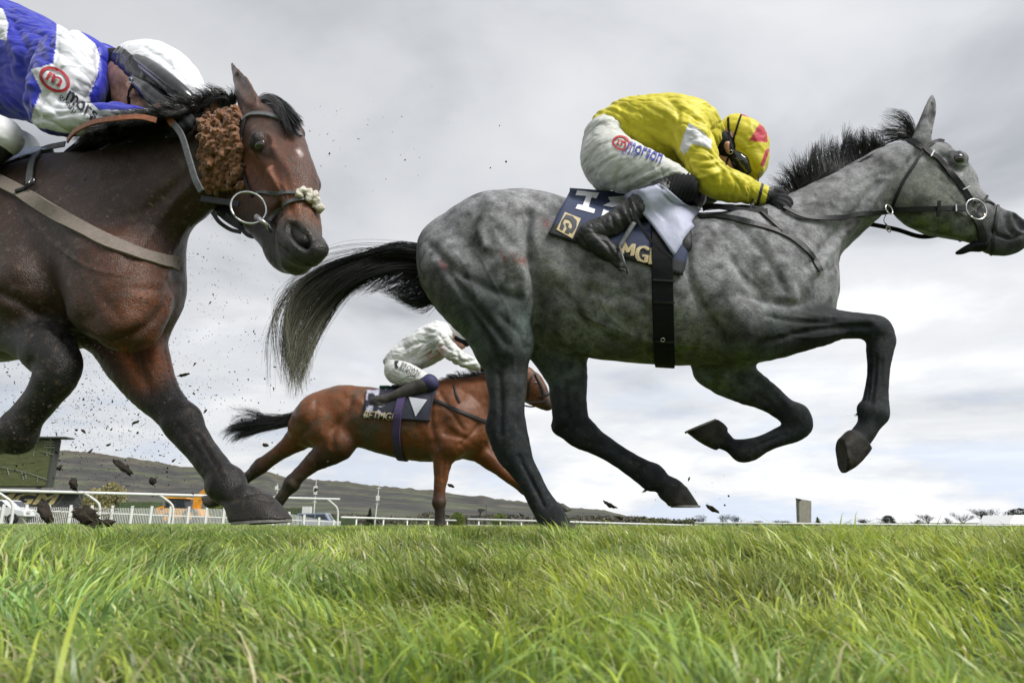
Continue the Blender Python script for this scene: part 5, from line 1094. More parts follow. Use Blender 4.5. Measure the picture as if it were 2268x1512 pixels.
[lay_text('cloth_text', cs, 'MGM', (1372 + d, 573), (1462 + d, 592), (1377 + d, 537), M_gold, grey, .008 + .0006 * k) for k, d in enumerate((0, 2.2, 4.4))]
c0 = GF.pt(1470, 660, 0); up = GF.pt(1468, 560, 0) - GF.pt(1472, 800, 0); up /= np.linalg.norm(up); hv = c0 - gs.hit(1467, 640)[0]; hv -= up * np.dot(hv, up); hv /= np.linalg.norm(hv); band('girth', Skin(GF, (gV, gF), (sV, sF)), c0, up, hv, .086, M_webbing, grey, lift=.012, thick=.004)
strap('girth_keeper', gs, [(1446, 622), (1491, 624)], 5, M_leather, grey, lift=.020); strap('girth_keeper', gs, [(1447, 668), (1491, 670)], 5, M_leather, grey, lift=.020)
strap('girth_keeper', gs, [(1449, 752), (1492, 753)], 5, M_leather, grey, lift=.020); p, n = gs.hit(1466, 748); ring('buckle', p + n * .022, .008, .002, n, M_steel, grey)
ls = Skin(GF, (gV, gF), (sV, sF), rP['boot'], rP['breeches'], rP['knee'], sad)
pd, dV, dF = patch('weight_cloth', ls, ((1392, 437), (1464, 414), (1552, 470), (1490, 571)), 16, 16, mat('pale blue cloth', (.36, .38, .50), .6, noise=.15, nscale=16, wrinkle=(6, .012, (1, 1, 1), (0, .4, 0))), grey, lift=.024, thick=.004, wob=.012, sm=10)
free_strap('cloth_trim', GF, [(1393, 438, -.33), (1412, 487, -.34), (1441, 532, -.345), (1489, 571, -.345)], 7, M_webbing, grey)
# stirrups
for o in (-1, 1):
    a = [GF.pt(1405, 492, -.30 * -o if o > 0 else -.30), GF.pt(1388, 520, .31 * o), GF.pt(1372, 548, .315 * o)]; V_, F2 = ribbon(catmull(np.array(a), 5), np.tile(-Lg, (11, 1)), .020, .002); mesh_obj('stirrup_leather', V_, F2, M_greyleather, grey)
    mb = MB(); pts = [GF.pt(x, y, oo) for x, y, oo in ((1372, 546, .315 * o), (1352, 566, .26 * o), (1348, 590, .25 * o), (1384, 598, .31 * o), (1390, 606, .35 * o), (1380, 572, .345 * o), (1372, 546, .315 * o))]
    mb.tube(pts, .0045, 8); mb.build('stirrup_iron', M_greyleather, grey, True)
# breast girth, bridle, reins
strap('breast_girth', gs, [(1548, 482), (1594, 481), (1640, 488), (1697, 505), (1740, 520), (1776, 544), (1802, 574), (1816, 600)], 14, M_leather, grey, lift=.006, thick=.003)
strap('breast_strap', gs, [(1676, 466), (1704, 488), (1733, 513)], 11, M_leather, grey, lift=.009); strap('breast_girth', Skin(GF, (gV, gF)), [(1560, 463), (1600, 460), (1650, 462), (1690, 468)], 12, M_leather, grey, lift=.012)
p, n = gs.hit(1737, 516); mb = MB(); mb.box(p + n * .010, (.028, .006, .020)); mb.build('buckle', M_greyleather, grey)
br = M_leather
strap('headpiece', gs, [(2008, 309), (2022, 314), (2036, 324), (2046, 332)], 13, br, grey, lift=.006)
strap('cheek_strap', gs, [(2046, 328), (2060, 342), (2076, 352), (2098, 377), (2120, 402), (2136, 424), (2150, 446)], 12, br, grey, lift=.008, thick=.004)
strap('cheek_buckle', gs, [(2066, 337), (2058, 350)], 3, M_steel, grey, lift=.014); strap('cheek_buckle', gs, [(2126, 424), (2142, 416)], 3, M_steel, grey, lift=.014)
strap('throat_lash', gs, [(2045, 332), (2028, 362), (2006, 396), (1990, 428), (1979, 456)], 6, br, grey, lift=.006)
strap('brow_band', gs, [(2048, 330), (2062, 318), (2078, 312), (2090, 314)], 7, br, grey, lift=.006)
def head_band(name, top, bot, w, m_=br, lift=.004):
    a, b = GF.pt(top[0], top[1], 0), GF.pt(bot[0], bot[1], 0); u = a - b; u /= np.linalg.norm(u); c = (a + b) / 2; w_ = c - gs.hit((top[0] + bot[0]) / 2, (top[1] + bot[1]) / 2)[0]; w_ -= u * np.dot(u, w_); w_ /= np.linalg.norm(w_); return band(name, gs, c, u, w_, w, m_, grey, lift=lift, reach=.14)
head_band('nose_band', (2212, 440), (2196, 560), .012); head_band('flash_strap', (2188, 430), (2128, 530), .010)
strap('nose_strap', gs, [(2158, 448), (2174, 445), (2190, 447), (2202, 454)], 5, br, grey, lift=.004); strap('tongue_tie', gs, [(2150, 470), (2168, 500), (2176, 530), (2168, 548)], 18, br, grey, lift=.004)
f = Field(GF); f.chain([(2172, 545, 0, 12, 1.6), (2150, 548, 0, 9, 1.6), (2132, 556, 0, 7, 1.5), (2120, 560, 0, 4, 1.2)], k=.01); v, F_ = f.mesh(.005); mesh_obj('tongue_tie_end', v, F_, M_webbing, grey)
for s_ in (-1, 1):
    pr = gs.hit(2157, 466)[0] + gs.hit(2157, 466)[1] * .012 if s_ < 0 else GF.pt(2157, 466, .075); ring('bit_ring', pr, .048, .0032, np.array([.12, -1, 0]), M_steel, grey)
p0 = GF.pt(2180, 478, -.066); mb = MB(); mb.tube([p0, GF.pt(2178, 482, -.04), GF.pt(2176, 484, .04), GF.pt(2180, 478, .066)], [.011, .007, .007, .011], 10); mb.build('bit', mat('brass', (.5, .42, .28), .35, metal=1), grey, True)
strap('rein', gs, [(1735, 464), (1762, 478), (1791, 486), (1852, 484), (1913, 475), (1965, 466), (2004, 464), (2070, 464), (2134, 464)], 12, br, grey, lift=.014, thick=.003, off=-.105, sm=8, n=10)
free_strap('rein', GF, [(1735, 464, .08), (1791, 470, .14), (1870, 488, .15), (1925, 496, .14), (1985, 508, .12), (2044, 524, .10), (2100, 512, .09), (2150, 480, .07)], 10, br, grey, thick=.0025)
free_strap('rein', GF, [(1700, 468, -.16), (1650, 466, -.17), (1600, 458, -.16), (1572, 456, -.12), (1556, 462, -.10)], 13, br, grey, thick=.003)
strap('rein_stop', gs, [(2074, 448), (2073, 482)], 7, br, grey, lift=.022); strap('rein_buckle', gs, [(2110, 457), (2112, 471)], 3, M_steel, grey, lift=.022)
for (x, y, o, r_) in ((1969, 464, -.135, .022), (1968, 508, .10, .014)): ring('martingale_ring', GF.pt(x, y, o), r_, .0026, np.array([.5, -1, .1]), M_steel, grey)
free_strap('martingale_strap', GF, [(1962, 474, -.12), (1958, 490, -.06), (1966, 500, .04)], 6, br, grey)
# hair of the grey
def G(pts): return np.array([GF.pt(*q) for q in pts])
M_mane = mat('grey horse hair', (1, 1, 1), .42, vcol=True, spec=.6)
def mane_guides(L_, off=0.0, j=0.012): return [G([(x, y, off + j * math.sin(i * 2.1 + k)) for i, (x, y) in enumerate(g)]) for k, g in enumerate(L_)]
hair('mane', mane_guides([[(1745, 446), (1728, 425), (1704, 412)], [(1764, 432), (1742, 402), (1716, 384)], [(1782, 420), (1762, 380), (1740, 352)], [(1798, 408), (1790, 362), (1800, 322)], [(1822, 396), (1812, 352), (1812, 314)], [(1846, 386), (1836, 342), (1840, 306)],
      [(1872, 374), (1864, 328), (1874, 294)], [(1896, 362), (1890, 318), (1894, 286)], [(1922, 350), (1916, 316), (1904, 290)], [(1944, 340), (1938, 318), (1922, 304)], [(1962, 330), (1950, 316), (1930, 312)]]), 1900, M_mane, grey, r=.0012, jit=.026, seed=4, grad=((.010, .010, .011), (.016, .016, .017), .3))
hair('mane', mane_guides([[(1740, 452), (1756, 440), (1775, 418)], [(1775, 430), (1790, 412), (1805, 388)], [(1800, 412), (1830, 392), (1855, 372)], [(1850, 388), (1900, 362), (1930, 342)], [(1900, 362), (1930, 344), (1960, 326)]], -.015), 900, M_mane, grey, r=.0016, jit=.014, seed=5, lenvar=.2, grad=((.010, .010, .011), (.014, .014, .014), .3))
hair('forelock', mane_guides([[(2030, 305), (2016, 268), (1990, 246), (1950, 248)], [(2026, 308), (2010, 282), (1990, 262), (1962, 262)], [(2024, 310), (2000, 288), (1962, 284), (1945, 264)], [(2022, 310), (1995, 296), (1950, 296), (1915, 296)], [(2020, 312), (1990, 308), (1955, 320), (1935, 304)]]), 330, M_mane, grey, r=.0011, jit=.017, seed=6, grad=((.010, .010, .011), (.03, .03, .03), .5))
hair('tail', [G(g) for g in ([(955, 552, 0), (880, 543, .01), (800, 566, .03), (706, 596, .02), (640, 648, 0), (618, 716, -.02), (628, 790, 0), (646, 850, .02)], [(955, 566, -.02), (880, 556, -.03), (806, 578, 0), (724, 614, .02), (664, 668, 0), (640, 740, 0), (644, 800, 0), (650, 862, 0)],
      [(955, 585, .02), (886, 574, .03), (820, 592, .0), (744, 632, -.03), (694, 690, 0), (668, 750, .02), (656, 810, 0), (652, 858, 0)], [(955, 600, 0), (896, 596, 0), (838, 606, -.02), (770, 640, 0), (726, 694, .02), (694, 752, 0), (670, 810, 0), (656, 846, 0)])],
     1500, M_mane, grey, r=.0013, jit=.033, fray=1.35, seed=8, seg=16, lenvar=.26, grad=((.009, .010, .010), (.24, .235, .17), .52))
hair('tail', [G(g) for g in ([(960, 560, 0), (905, 560, .02), (850, 590, 0), (806, 628, 0), (770, 668, 0)], [(960, 600, 0), (925, 602, .02), (890, 628, .01), (858, 640, 0), (838, 628, 0)], [(965, 640, 0), (945, 640, 0), (925, 660, 0), (898, 664, 0), (872, 652, 0)], [(972, 668, 0), (958, 672, 0), (940, 678, 0), (915, 672, 0), (900, 664, 0)])],
     1300, M_mane, grey, r=.0014, jit=.022, seed=9, seg=10, lenvar=.5, grad=((.009, .010, .010), (.02, .02, .02), .6))
hair('tail_wisp', [G(g) for g in ([(900, 548, 0), (800, 545, 0), (700, 566, 0), (620, 640, 0), (596, 720, 0)], [(860, 560, 0), (760, 570, 0), (650, 620, 0), (600, 680, .05), (618, 800, 0), (600, 840, 0)], [(820, 600, 0), (760, 650, 0), (720, 720, 0), (690, 800, 0)])], 60, M_mane, grey, r=.0008, jit=.05, seed=10, seg=12, grad=((.01, .01, .01), (.04, .04, .03), .5))

for px_, py_, o in ((1908, 908, -.13), (1640, 985, .11), (1436, 1078, .13), (1206, 1150, -.135)):
    hair('fetlock_hair', [G([(px_ + 6, py_ - 8, o - .02), (px_ - 2, py_, o), (px_ - 12, py_ + 8, o)]), G([(px_ + 6, py_ + 6, o + .02), (px_ - 3, py_ + 8, o), (px_ - 10, py_ + 16, o)])], 90, M_mane, grey, r=.0010, jit=.006, seed=31, seg=4, grad=((.015, .016, .016), (.04, .04, .03), .3))
# ------------------------------------------------------------------ tack of the dark bay
Lb = BF.L; bs = Skin(BF, (bV, bF)); eye(BF, bs, 576, 320, .023, brown, -.1)
horseshoe(BF, (637, 1152), (522, 1160), .09, .064, brown)
f = Field(BH); gg = np.random.default_rng(5)
for yy in np.arange(250, 420, 9.0):
    for xx in np.arange(450, 536, 15.0):
        qx, qy = xx + gg.normal(0, 4) + (yy - 250) * .055, yy + gg.normal(0, 2.5); p, n = bs.hit(qx, qy); mm = np.dot(p - CO, CF) / FPX; p = p + n * (.012 + .010 * gg.random())
        e = BH.H * .013 + np.array([0, 0, .010 * gg.normal() + .004]); r_ = mm * gg.uniform(4.5, 7); f.seg(p - e, p + e, r_, r_ * .7, k=.002); f.seg(p - n * .01, p - n * .01 + e * .5, r_ * 1.6, r_ * 1.6, k=.004)
v, F_ = f.mesh(.0034); n = vnormals(v, F_); v = v + n * ((fnoise(v, 150, 2) - .5) * .012)[:, None]
c = np.array([.21, .095, .045]) * (.35 + 1.3 * fnoise(v, 50, 2))[:, None]; mesh_obj('sheepskin_cheekpiece', v, F_, mat('rust sheepskin', (1, 1, 1), .95, vcol=True, noise=.4, nscale=90, bump=1.0, bscale=140, sheen=.5), brown, True, c)
b3 = Skin(BF, (bV, bF), (v, F_))
strap('cheek_strap', bs, [(548, 256), (536, 300), (536, 350), (546, 398), (562, 436)], 7, M_leather, brown, lift=.006)
strap('brow_band', bs, [(538, 268), (556, 256), (590, 256), (624, 268), (650, 288), (664, 304)], 12, M_greyleather, brown, lift=.006, thick=.003)
strap('nose_band', bs, [(570, 430), (600, 427), (630, 428), (656, 430)], 8, M_greyleather, brown, lift=.006); strap('nose_band', bs, [(598, 492), (608, 474), (626, 456), (650, 446), (676, 442)], 8, M_greyleather, brown, lift=.006)
f = Field(BH)
for px_, py_, r_ in ((662, 434, 8), (670, 428, 8), (680, 432, 9), (688, 440, 9), (692, 450, 9), (698, 460, 9), (700, 468, 7), (682, 444, 8)):
    p, n = bs.hit(px_, py_); p = p + n * .012; f.seg(p, p + n * .004, r_ * .00108, r_ * .00108, k=.01)
v, F_ = f.mesh(.004); n = vnormals(v, F_); v = v + n * (np.abs(fnoise(v, 70, 2) - .5) * .03)[:, None]; mesh_obj('nose_fleece', v, F_, mat('white fleece', (.62, .58, .50), .95, bump=1, bscale=200), brown)
for dx, off_ in ((0, -.115), (30, .10)):
    pr = BH.pt(551 + dx, 460, off_); ring('bit_ring', pr, .050, .0036, np.array([.25, -1, 0]), M_steel, brown, squash=1.12)
mb = MB(); mb.tube([BH.pt(568, 480, -.115), BH.pt(590, 496, -.10), BH.pt(600, 512, -.06)], [.009, .006, .006], 10); mb.build('bit', M_steel, brown, True)
p = BH.pt(446, 434, -.13); ring('martingale_ring', p, .019, .0025, np.array([.3, -1, 0]), M_steel, brown)
M_tan = mat('tan leather rein', (.24, .085, .04), .5, noise=.3, nscale=60, bump=.3, bscale=150)
free_strap('rein', BF, [(340, 240, -.16), (352, 236, -.17), (366, 248, -.175), (384, 276, -.17)], 17, M_tan, brown, thick=.003)
free_strap('rein', BF, [(384, 274, -.17), (402, 300, -.175), (418, 350, -.18), (432, 396, -.18), (446, 424, -.17)], 14, M_greyleather, brown, thick=.003)
free_strap('rein', BF, [(149, 312, -.25), (168, 290, -.27), (210, 270, -.28), (262, 262, -.28), (310, 259, -.25), (345, 266, -.22)], 13, M_tan, brown, thick=.003)
free_strap('rein', BF, [(446, 440, -.15), (490, 446, -.13), (530, 452, -.12)], 14, M_leather, brown, thick=.003)
for k_, pts in enumerate(([(470, 470, -.03), (486, 492, -.02), (510, 508, 0), (534, 514, 0)], [(482, 470, -.02), (500, 486, 0), (522, 500, 0), (540, 508, 0)], [(500, 476, 0), (520, 490, 0), (548, 520, 0), (575, 525, 0)])): free_strap('martingale_strap', BF, pts, 9, M_leather, brown)
f = Field(BH); f.chain([(470, 452, 0, 18, 2.5), (520, 470, 0, 22, 2.4), (560, 500, 0, 16, 2.2)], k=.02); v, F_ = f.mesh(.007); mesh_obj('chin_guard', v, F_, M_leather, brown)
M_web2 = mat('beige elastic girth', (.20, .165, .14), .8, noise=.15, nscale=60, bump=.5, bscale=320)
strap('breast_girth', bs, [(-120, 350), (-40, 384), (20, 412), (80, 446), (150, 488), (220, 526), (290, 556), (345, 574), (394, 584)], 31, M_web2, brown, lift=.007, thick=.004, n=10)
strap('breast_strap', bs, [(70, 410), (72, 380), (80, 352), (104, 332), (150, 322)], 14, M_greyleather, brown, lift=.012); strap('breast_loop', bs, [(40, 432), (62, 424), (84, 412)], 10, M_leather, brown, lift=.018)
p, n = bs.hit(80, 408); ring('buckle', p + n * .018, .012, .0022, n, M_steel, brown)
o_, bcV, bcF = patch('saddle_cloth', bs, ((-330, 356), (112, 334), (52, 352), (-330, 500)), 24, 10, mat('pale blue saddle cloth', (.50, .56, .70), .7, noise=.1, nscale=20), brown, lift=.014, thick=.006, far=BF)
def B(pts): return np.array([BF.pt(*q) for q in pts])
M_mane2 = mat('black horse hair', (.010, .010, .011), .35, spec=.7)
hair('mane', [B(g) for g in ([(150, 338, 0), (190, 318, -.04), (160, 300, -.06)], [(190, 336, 0), (230, 300, -.05), (180, 285, -.08)], [(235, 318, 0), (280, 282, -.05), (230, 275, -.09)], [(280, 308, 0), (330, 276, -.05), (270, 270, -.09)], [(330, 292, 0), (370, 262, -.05), (320, 262, -.09)],
      [(380, 278, 0), (420, 246, -.04), (372, 244, -.08)], [(430, 264, 0), (450, 228, -.03), (410, 226, -.06)], [(470, 254, 0), (480, 214, -.02), (450, 222, -.05)], [(510, 246, 0), (514, 212, -.02), (488, 212, -.05)])], 3000, M_mane2, brown, r=.0017, jit=.022, seed=12)
hair('mane', [B(g) for g in ([(150, 340, -.03), (205, 296, -.17), (170, 296, -.24)], [(190, 334, -.03), (245, 280, -.17), (205, 276, -.24)], [(240, 320, -.03), (300, 270, -.17), (250, 262, -.24)], [(290, 306, -.03), (350, 262, -.17), (300, 256, -.24)], [(340, 292, -.03), (400, 250, -.15), (350, 240, -.22)], [(390, 278, -.02), (440, 232, -.12), (400, 222, -.18)])], 3600, M_mane2, brown, r=.0018, jit=.020, seed=15)
hair('mane', [B(g) for g in ([(140, 344, 0), (210, 316, -.06), (300, 290, -.10)], [(200, 334, 0), (270, 306, -.06), (345, 278, -.11)], [(280, 308, 0), (340, 284, -.06), (400, 262, -.11)], [(350, 290, 0), (400, 268, -.06), (448, 250, -.10)])], 1500, M_mane2, brown, r=.0018, jit=.018, seed=13)
def Hh(pts): return np.array([BH.pt(*q) for q in pts])
hair('forelock', [Hh(g) for g in ([(560, 240, 0), (590, 214, -.02), (622, 232, -.03), (642, 266, -.02)], [(570, 244, .02), (600, 222, 0), (632, 244, 0), (652, 282, .0)], [(580, 252, .0), (604, 236, -.03), (630, 254, -.04), (648, 286, -.03)])], 900, M_mane2, brown, r=.0019, jit=.016, seed=14, lenvar=.15)

# ------------------------------------------------------------------ tack of the bright bay
ys = Skin(FF, (yV, yF)); eye(FF, ys, 1186, 848, .02, bay, -.09)
def ycol(q):
    x, y = q[:, 0], q[:, 1]; c = np.tile([.016, .018, .032], (len(q), 1)).astype(float); k = (x > 0) & (x < 856) & (np.sin(x * .29 + y * .12) + np.sin(y * .34 - x * .13 + 1) + .9 * np.sin(x * .11 + y * .2) > .45); c[k] = (.42, .41, .50); return c
_o, zV, zF = patch('saddle_cloth', ys, ((812, 868), (968, 860), (952, 934), (806, 924)), 40, 20, mat('navy race cloth', (1, 1, 1), .8, vcol=True, noise=.3, nscale=12), bay, lift=.02, thick=.01, cols=ycol, far=FF)
zs = Skin(FF, (zV, zF), (yV, yF)); lay_poly('cloth_diamond', zs, [(906, 880), (946, 886), (921, 923)], mat('pale cloth', (.45, .47, .52), .7), bay, .012); lay_text('cloth_text', zs, 'BETMGM', (806, 926), (880, 932), (810, 910), M_gold, bay, .014)
band('girth', zs, FF.pt(902, 935, 0), np.array([.10, 0, 1.0]), FF.L, .075, mat('purple girth', (.05, .032, .10), .7), bay, lift=.018, thick=.006)
for pts, w in (([(956, 884), (985, 896), (1020, 912), (1080, 936)], 7), ([(1006, 852), (1010, 872), (1018, 892)], 4)): strap('breast_girth', ys, pts, w, M_leather, bay, lift=.012, thick=.005)
for pts, w in (([(1182, 826), (1172, 850), (1170, 880)], 3.5), ([(1184, 828), (1196, 850), (1206, 876)], 4), ([(1196, 880), (1208, 874), (1216, 872)], 3.5)): strap('bridle_strap', ys, pts, w, M_leather, bay, lift=.012, thick=.005)
for pts in ([(1084, 820, -.1), (1060, 828, -.12), (1040, 834, -.1), (1010, 836, -.1)], [(1086, 822, -.1), (1120, 860, -.16), (1165, 888, -.12), (1212, 888, -.08)], [(1086, 822, .1), (1130, 880, .12), (1172, 900, .12), (1214, 892, .08)]): free_strap('rein', FF, pts, 3.2, M_leather, bay, thick=.004)
f = Field(FF); f.chain([(880, 862, 0, 8, 5), (915, 864, 0, 7, 6), (945, 856, 0, 8, 4)], k=.02); v, F_ = f.mesh(.014); mesh_obj('saddle', v, F_, M_leather, bay)
f = Field(FF); f.chain([(852, 862, 0, 6, 6), (868, 862, 0, 6, 6)], k=.01); v, F_ = f.mesh(.012); mesh_obj('saddle_pad', v, F_, mat('green pad', (.02, .12, .07), .7), bay)
mb = MB(); mb.tube([FF.pt(866, 908, -.25), FF.pt(874, 896, -.25), FF.pt(890, 880, -.25), FF.pt(905, 872, -.24)], .006, 6); mb.build('stirrup_leather', M_greyleather, bay, True)
def Yg(pts): return np.array([FF.pt(*q) for q in pts])
hair('tail', [Yg(g) for g in ([(664, 912, 0), (630, 926, 0), (580, 930, .03), (520, 936, 0), (498, 962, 0)], [(662, 922, 0), (625, 936, 0), (575, 944, 0), (530, 952, 0), (506, 968, 0)], [(660, 932, 0), (625, 944, 0), (585, 952, 0), (545, 966, 0), (524, 978, 0)])], 800, M_mane2, bay, r=.0030, jit=.045, seed=20, seg=10)
hair('tail', [Yg(g) for g in ([(640, 922, 0), (590, 928, 0), (555, 916, 0), (520, 918, 0), (500, 912, 0)], [(620, 930, 0), (590, 926, 0), (572, 912, 0), (566, 902, 0)])], 60, M_mane2, bay, r=.0022, jit=.05, seed=21, seg=10)
hair('mane', [Yg(g) for g in ([(985, 850, 0), (980, 844, 0), (970, 840, 0)], [(1020, 842, 0), (1012, 834, 0), (1002, 832, 0)], [(1060, 836, 0), (1050, 828, 0), (1040, 828, 0)], [(1090, 830, 0), (1082, 824, 0), (1075, 824, 0)])], 500, M_mane2, bay, r=.0030, jit=.03, seed=22, seg=5)
# ------------------------------------------------------------------ background
def gz(x, y): return float(ground_z(np.array(float(x)), np.array(float(y))))
M_rail = mat('white plastic rail', (.72, .73, .72), .4, noise=.12, nscale=3, col2=(.58, .58, .55))
M_post = M_rail
# near running rail with swan neck posts
def swan_rail(label, x0, y0, x1, y1, h, posts, r=.05, end=True):
    root = empty('running_rail', (x0, y0, gz(x0, y0))); tag(root, label, 'rail', 'running rails')
    top0, top1 = np.array([x0, y0, h]), np.array([x1, y1, h]); mb = MB(); mb.tube([top0, top1], r, 10); mb.build('rail', M_rail, root, True)
    d = (top1 - top0); d[2] = 0; d /= np.linalg.norm(d); side = np.array([d[1], -d[0], 0])
    for t in posts:
        p = top0 + (top1 - top0) * t; b = np.array([p[0], p[1], gz(p[0], p[1])]); mb = MB()
        q = b + side * -.55 * 0 + d * .55
        mb.tube(catmull(np.array([p - [0, 0, .02], p + d * .22 - [0, 0, .16], p + d * .48 - [0, 0, .38], q + [0, 0, max(h - b[2] - .75, .2)], q - [0, 0, .1]]), 5), r * .85, 8); mb.build('post', M_post, root, True)
    return root
pA, pB = at(-420, 1082, 19.2), at(748, 1105, 30.0); hz = 1.04
swan_rail('white running rail on bent posts at the left, in front of the picket fence', pA[0], 19.0, pB[0], 30.3, hz, [0.08, .26, .41, .555, .688, .965])
def picket(label, a, b, h, n, np_):
    root = empty('picket_fence', (a[0], a[1], gz(*a))); tag(root, label, 'fence'); a = np.array(a); b = np.array(b); d = (b - a) / np.linalg.norm(b - a); L_ = np.linalg.norm(b - a); ang = math.atan2(d[1], d[0])
    mb = MB()
    for i in range(n):
        p = a + d * L_ * (i + .5) / n; z = gz(*p); mb.box((p[0], p[1], z + h * .47), (.035, .02, h * .9), ang)
    s_ = mb.build('pickets', M_rail, root); s_['kind'] = 'stuff'
    for zz in (.25, .97):
        c = (a + b) / 2; mb = MB(); mb.add(*[(lambda A, B: ([A + [0, 0, -.04], A + [0, 0, .04], B + [0, 0, .04], B + [0, 0, -.04], A + [-.03, .04, -.04], A + [-.03, .04, .04], B + [-.03, .04, .04], B + [-.03, .04, -.04]], [(0, 1, 2, 3), (4, 7, 6, 5), (1, 5, 6, 2), (0, 3, 7, 4), (0, 4, 5, 1), (3, 2, 6, 7)]))(np.array([a[0], a[1] - .03, gz(*a) + h * zz]), np.array([b[0], b[1] - .03, gz(*b) + h * zz]))][0]); mb.build('cross_rail', M_rail, root)
    for i in range(np_):
        p = a + d * L_ * (i + .5) / np_; z = gz(*p); mb = MB(); mb.box((p[0], p[1] - .05, z + h * .52), (.16, .10, h * 1.06), ang); mb.build('post', M_rail, root)
    return root
e0, e1 = at(-300, 1117, 40)[:2], at(756, 1142, 56)[:2]
picket('white picket crowd barrier running along the foot of the hill, left half', tuple(e0), tuple(e1), 1.12, 290, 24)
# far rails on the right
def two_rail(label, a, b, za, zb, n, r=.045, low=.5, group='running rails'):
    root = empty('running_rail', (a[0], a[1], gz(*a))); tag(root, label, 'rail', group); A = np.array([a[0], a[1], za]); B_ = np.array([b[0], b[1], zb])
    mb = MB(); mb.tube([A, B_], r, 8); mb.build('rail', M_rail, root, True)
    if low: mb = MB(); mb.tube([A - [0, 0, low], B_ - [0, 0, low]], r * .7, 8); mb.build('rail', M_rail, root, True)
    for i in range(n):
        p = A + (B_ - A) * (i + .5) / n; z = gz(p[0], p[1]); mb = MB(); mb.tube([[p[0], p[1] + .05, z - .1], [p[0], p[1] + .05, p[2] - .02]], r * .8, 6); mb.build('post', M_rail, root, True)
a_ = at(756, 1145, 34); b_ = at(1010, 1152, 46); two_rail('low white rail between the picket fence and the foreleg of the bright bay', a_[:2], b_[:2], a_[2], b_[2], 5, .05, .0)
a_ = at(1036, 1149, 38); b_ = at(1545, 1163, 44); two_rail('white rail on close posts behind the planted hind leg of the grey', a_[:2], b_[:2], a_[2], b_[2], 12, .05, .32)
a_ = at(1536, 1157, 40); b_ = at(2420, 1164, 58); two_rail('long white double rail on the horizon at the right', a_[:2], b_[:2], a_[2], b_[2], 12, .05, .26)
mb = MB(); c = at(1536, 1160, 39.8); mb.box((c[0], c[1], gz(c[0], c[1]) + .62), (.10, .10, 1.24)); mb.box((c[0], c[1], c[2] + .12), (.14, .14, .04)); o = mb.build('marker_post', mat('dark post', (.06, .06, .055), .8)); tag(o, 'short dark post at the near end of the long double rail', 'post')

# hills
def build_hills():
    prof = np.array([(-900, 950), (-300, 962), (0, 985), (110, 995), (200, 1002), (300, 1015), (400, 1033), (440, 1035), (500, 1042), (560, 1046), (592, 1044), (615, 1056), (700, 1062), (770, 1066), (830, 1075), (950, 1085), (1040, 1097), (1075, 1097), (1095, 1104), (1165, 1111),
                     (1240, 1122), (1290, 1125), (1340, 1129), (1390, 1143), (1450, 1149), (1530, 1155), (1700, 1158), (2000, 1159.5), (2600, 1160)], float)
    xs = np.linspace(-900, 2600, 420); ridge = np.interp(xs, prof[:, 0], prof[:, 1]); nv = 46; g = np.random.default_rng(2); P = np.zeros((nv, len(xs), 3)); v = np.linspace(0, 1, nv)
    top = np.array([at(x, y, 1900) for x, y in zip(xs, ridge)])
    for j in range(nv):
        t = v[j]; Yd = 420 + (1900 - 420) * t if t < 1 else 1900; k = Yd / 1900.0
        P[j, :, 0] = top[:, 0] * k; P[j, :, 1] = Yd; hgt = t ** 1.25; P[j, :, 2] = -1.2 + (top[:, 2] + 1.2) * hgt
    Q = P.reshape(-1, 3); nn = (fnoise(Q * np.array([1, 1, 0]) * .004, 1.0, 4) - .5); Q[:, 2] += nn * 26 * np.sin(np.clip(np.repeat(v, len(xs)), 0, 1) * math.pi) ** .7 * np.clip(Q[:, 2] / 60, 0, 1)
    rr = (g.random(len(xs)) - .5) * 5.0 * np.clip(top[:, 2] / 40, 0, 1); Q[-len(xs):, 2] += rr
    back = Q[-len(xs):].copy(); back[:, 1] += 500; back[:, 2] -= 20; Q = np.vstack([Q, back]); J, I = nv + 1, len(xs)
    F = np.array([(j * I + i, j * I + i + 1, (j + 1) * I + i + 1, (j + 1) * I + i) for j in range(J - 1) for i in range(I - 1)])
    U = Q * np.array([.0040, .0060, .0]); w = fnoise(U * 3.2, 1.0, 4); fld = vnoise(np.floor(Q * np.array([.010, .0085, 0]) + (w * 2)[:, None]) * 1.7)
    wood = np.clip((w - .42) * 9, 0, 1)[:, None]; C = np.where(fld[:, None] > .5, np.array([.085, .095, .062]), np.array([.092, .087, .070])) * (.8 + .5 * fnoise(U * 14, 1, 2))[:, None]
    C = C * (1 - wood) + np.array([.058, .058, .055]) * wood * (.75 + .6 * fnoise(Q, .03, 2))[:, None]
    top_ = np.clip((np.repeat(np.append(v, 1), I) - .82) * 6, 0, 1)[:, None]; C = C * (1 - .4 * top_) + np.array([.13, .11, .075]) * .4 * top_
    o = mesh_obj('hills', Q, F, mat('hill cover', (1, 1, 1), .95, vcol=True, noise=.3, nscale=.05, spec=.1), None, True, C); tag(o, kind='structure')
build_hills()

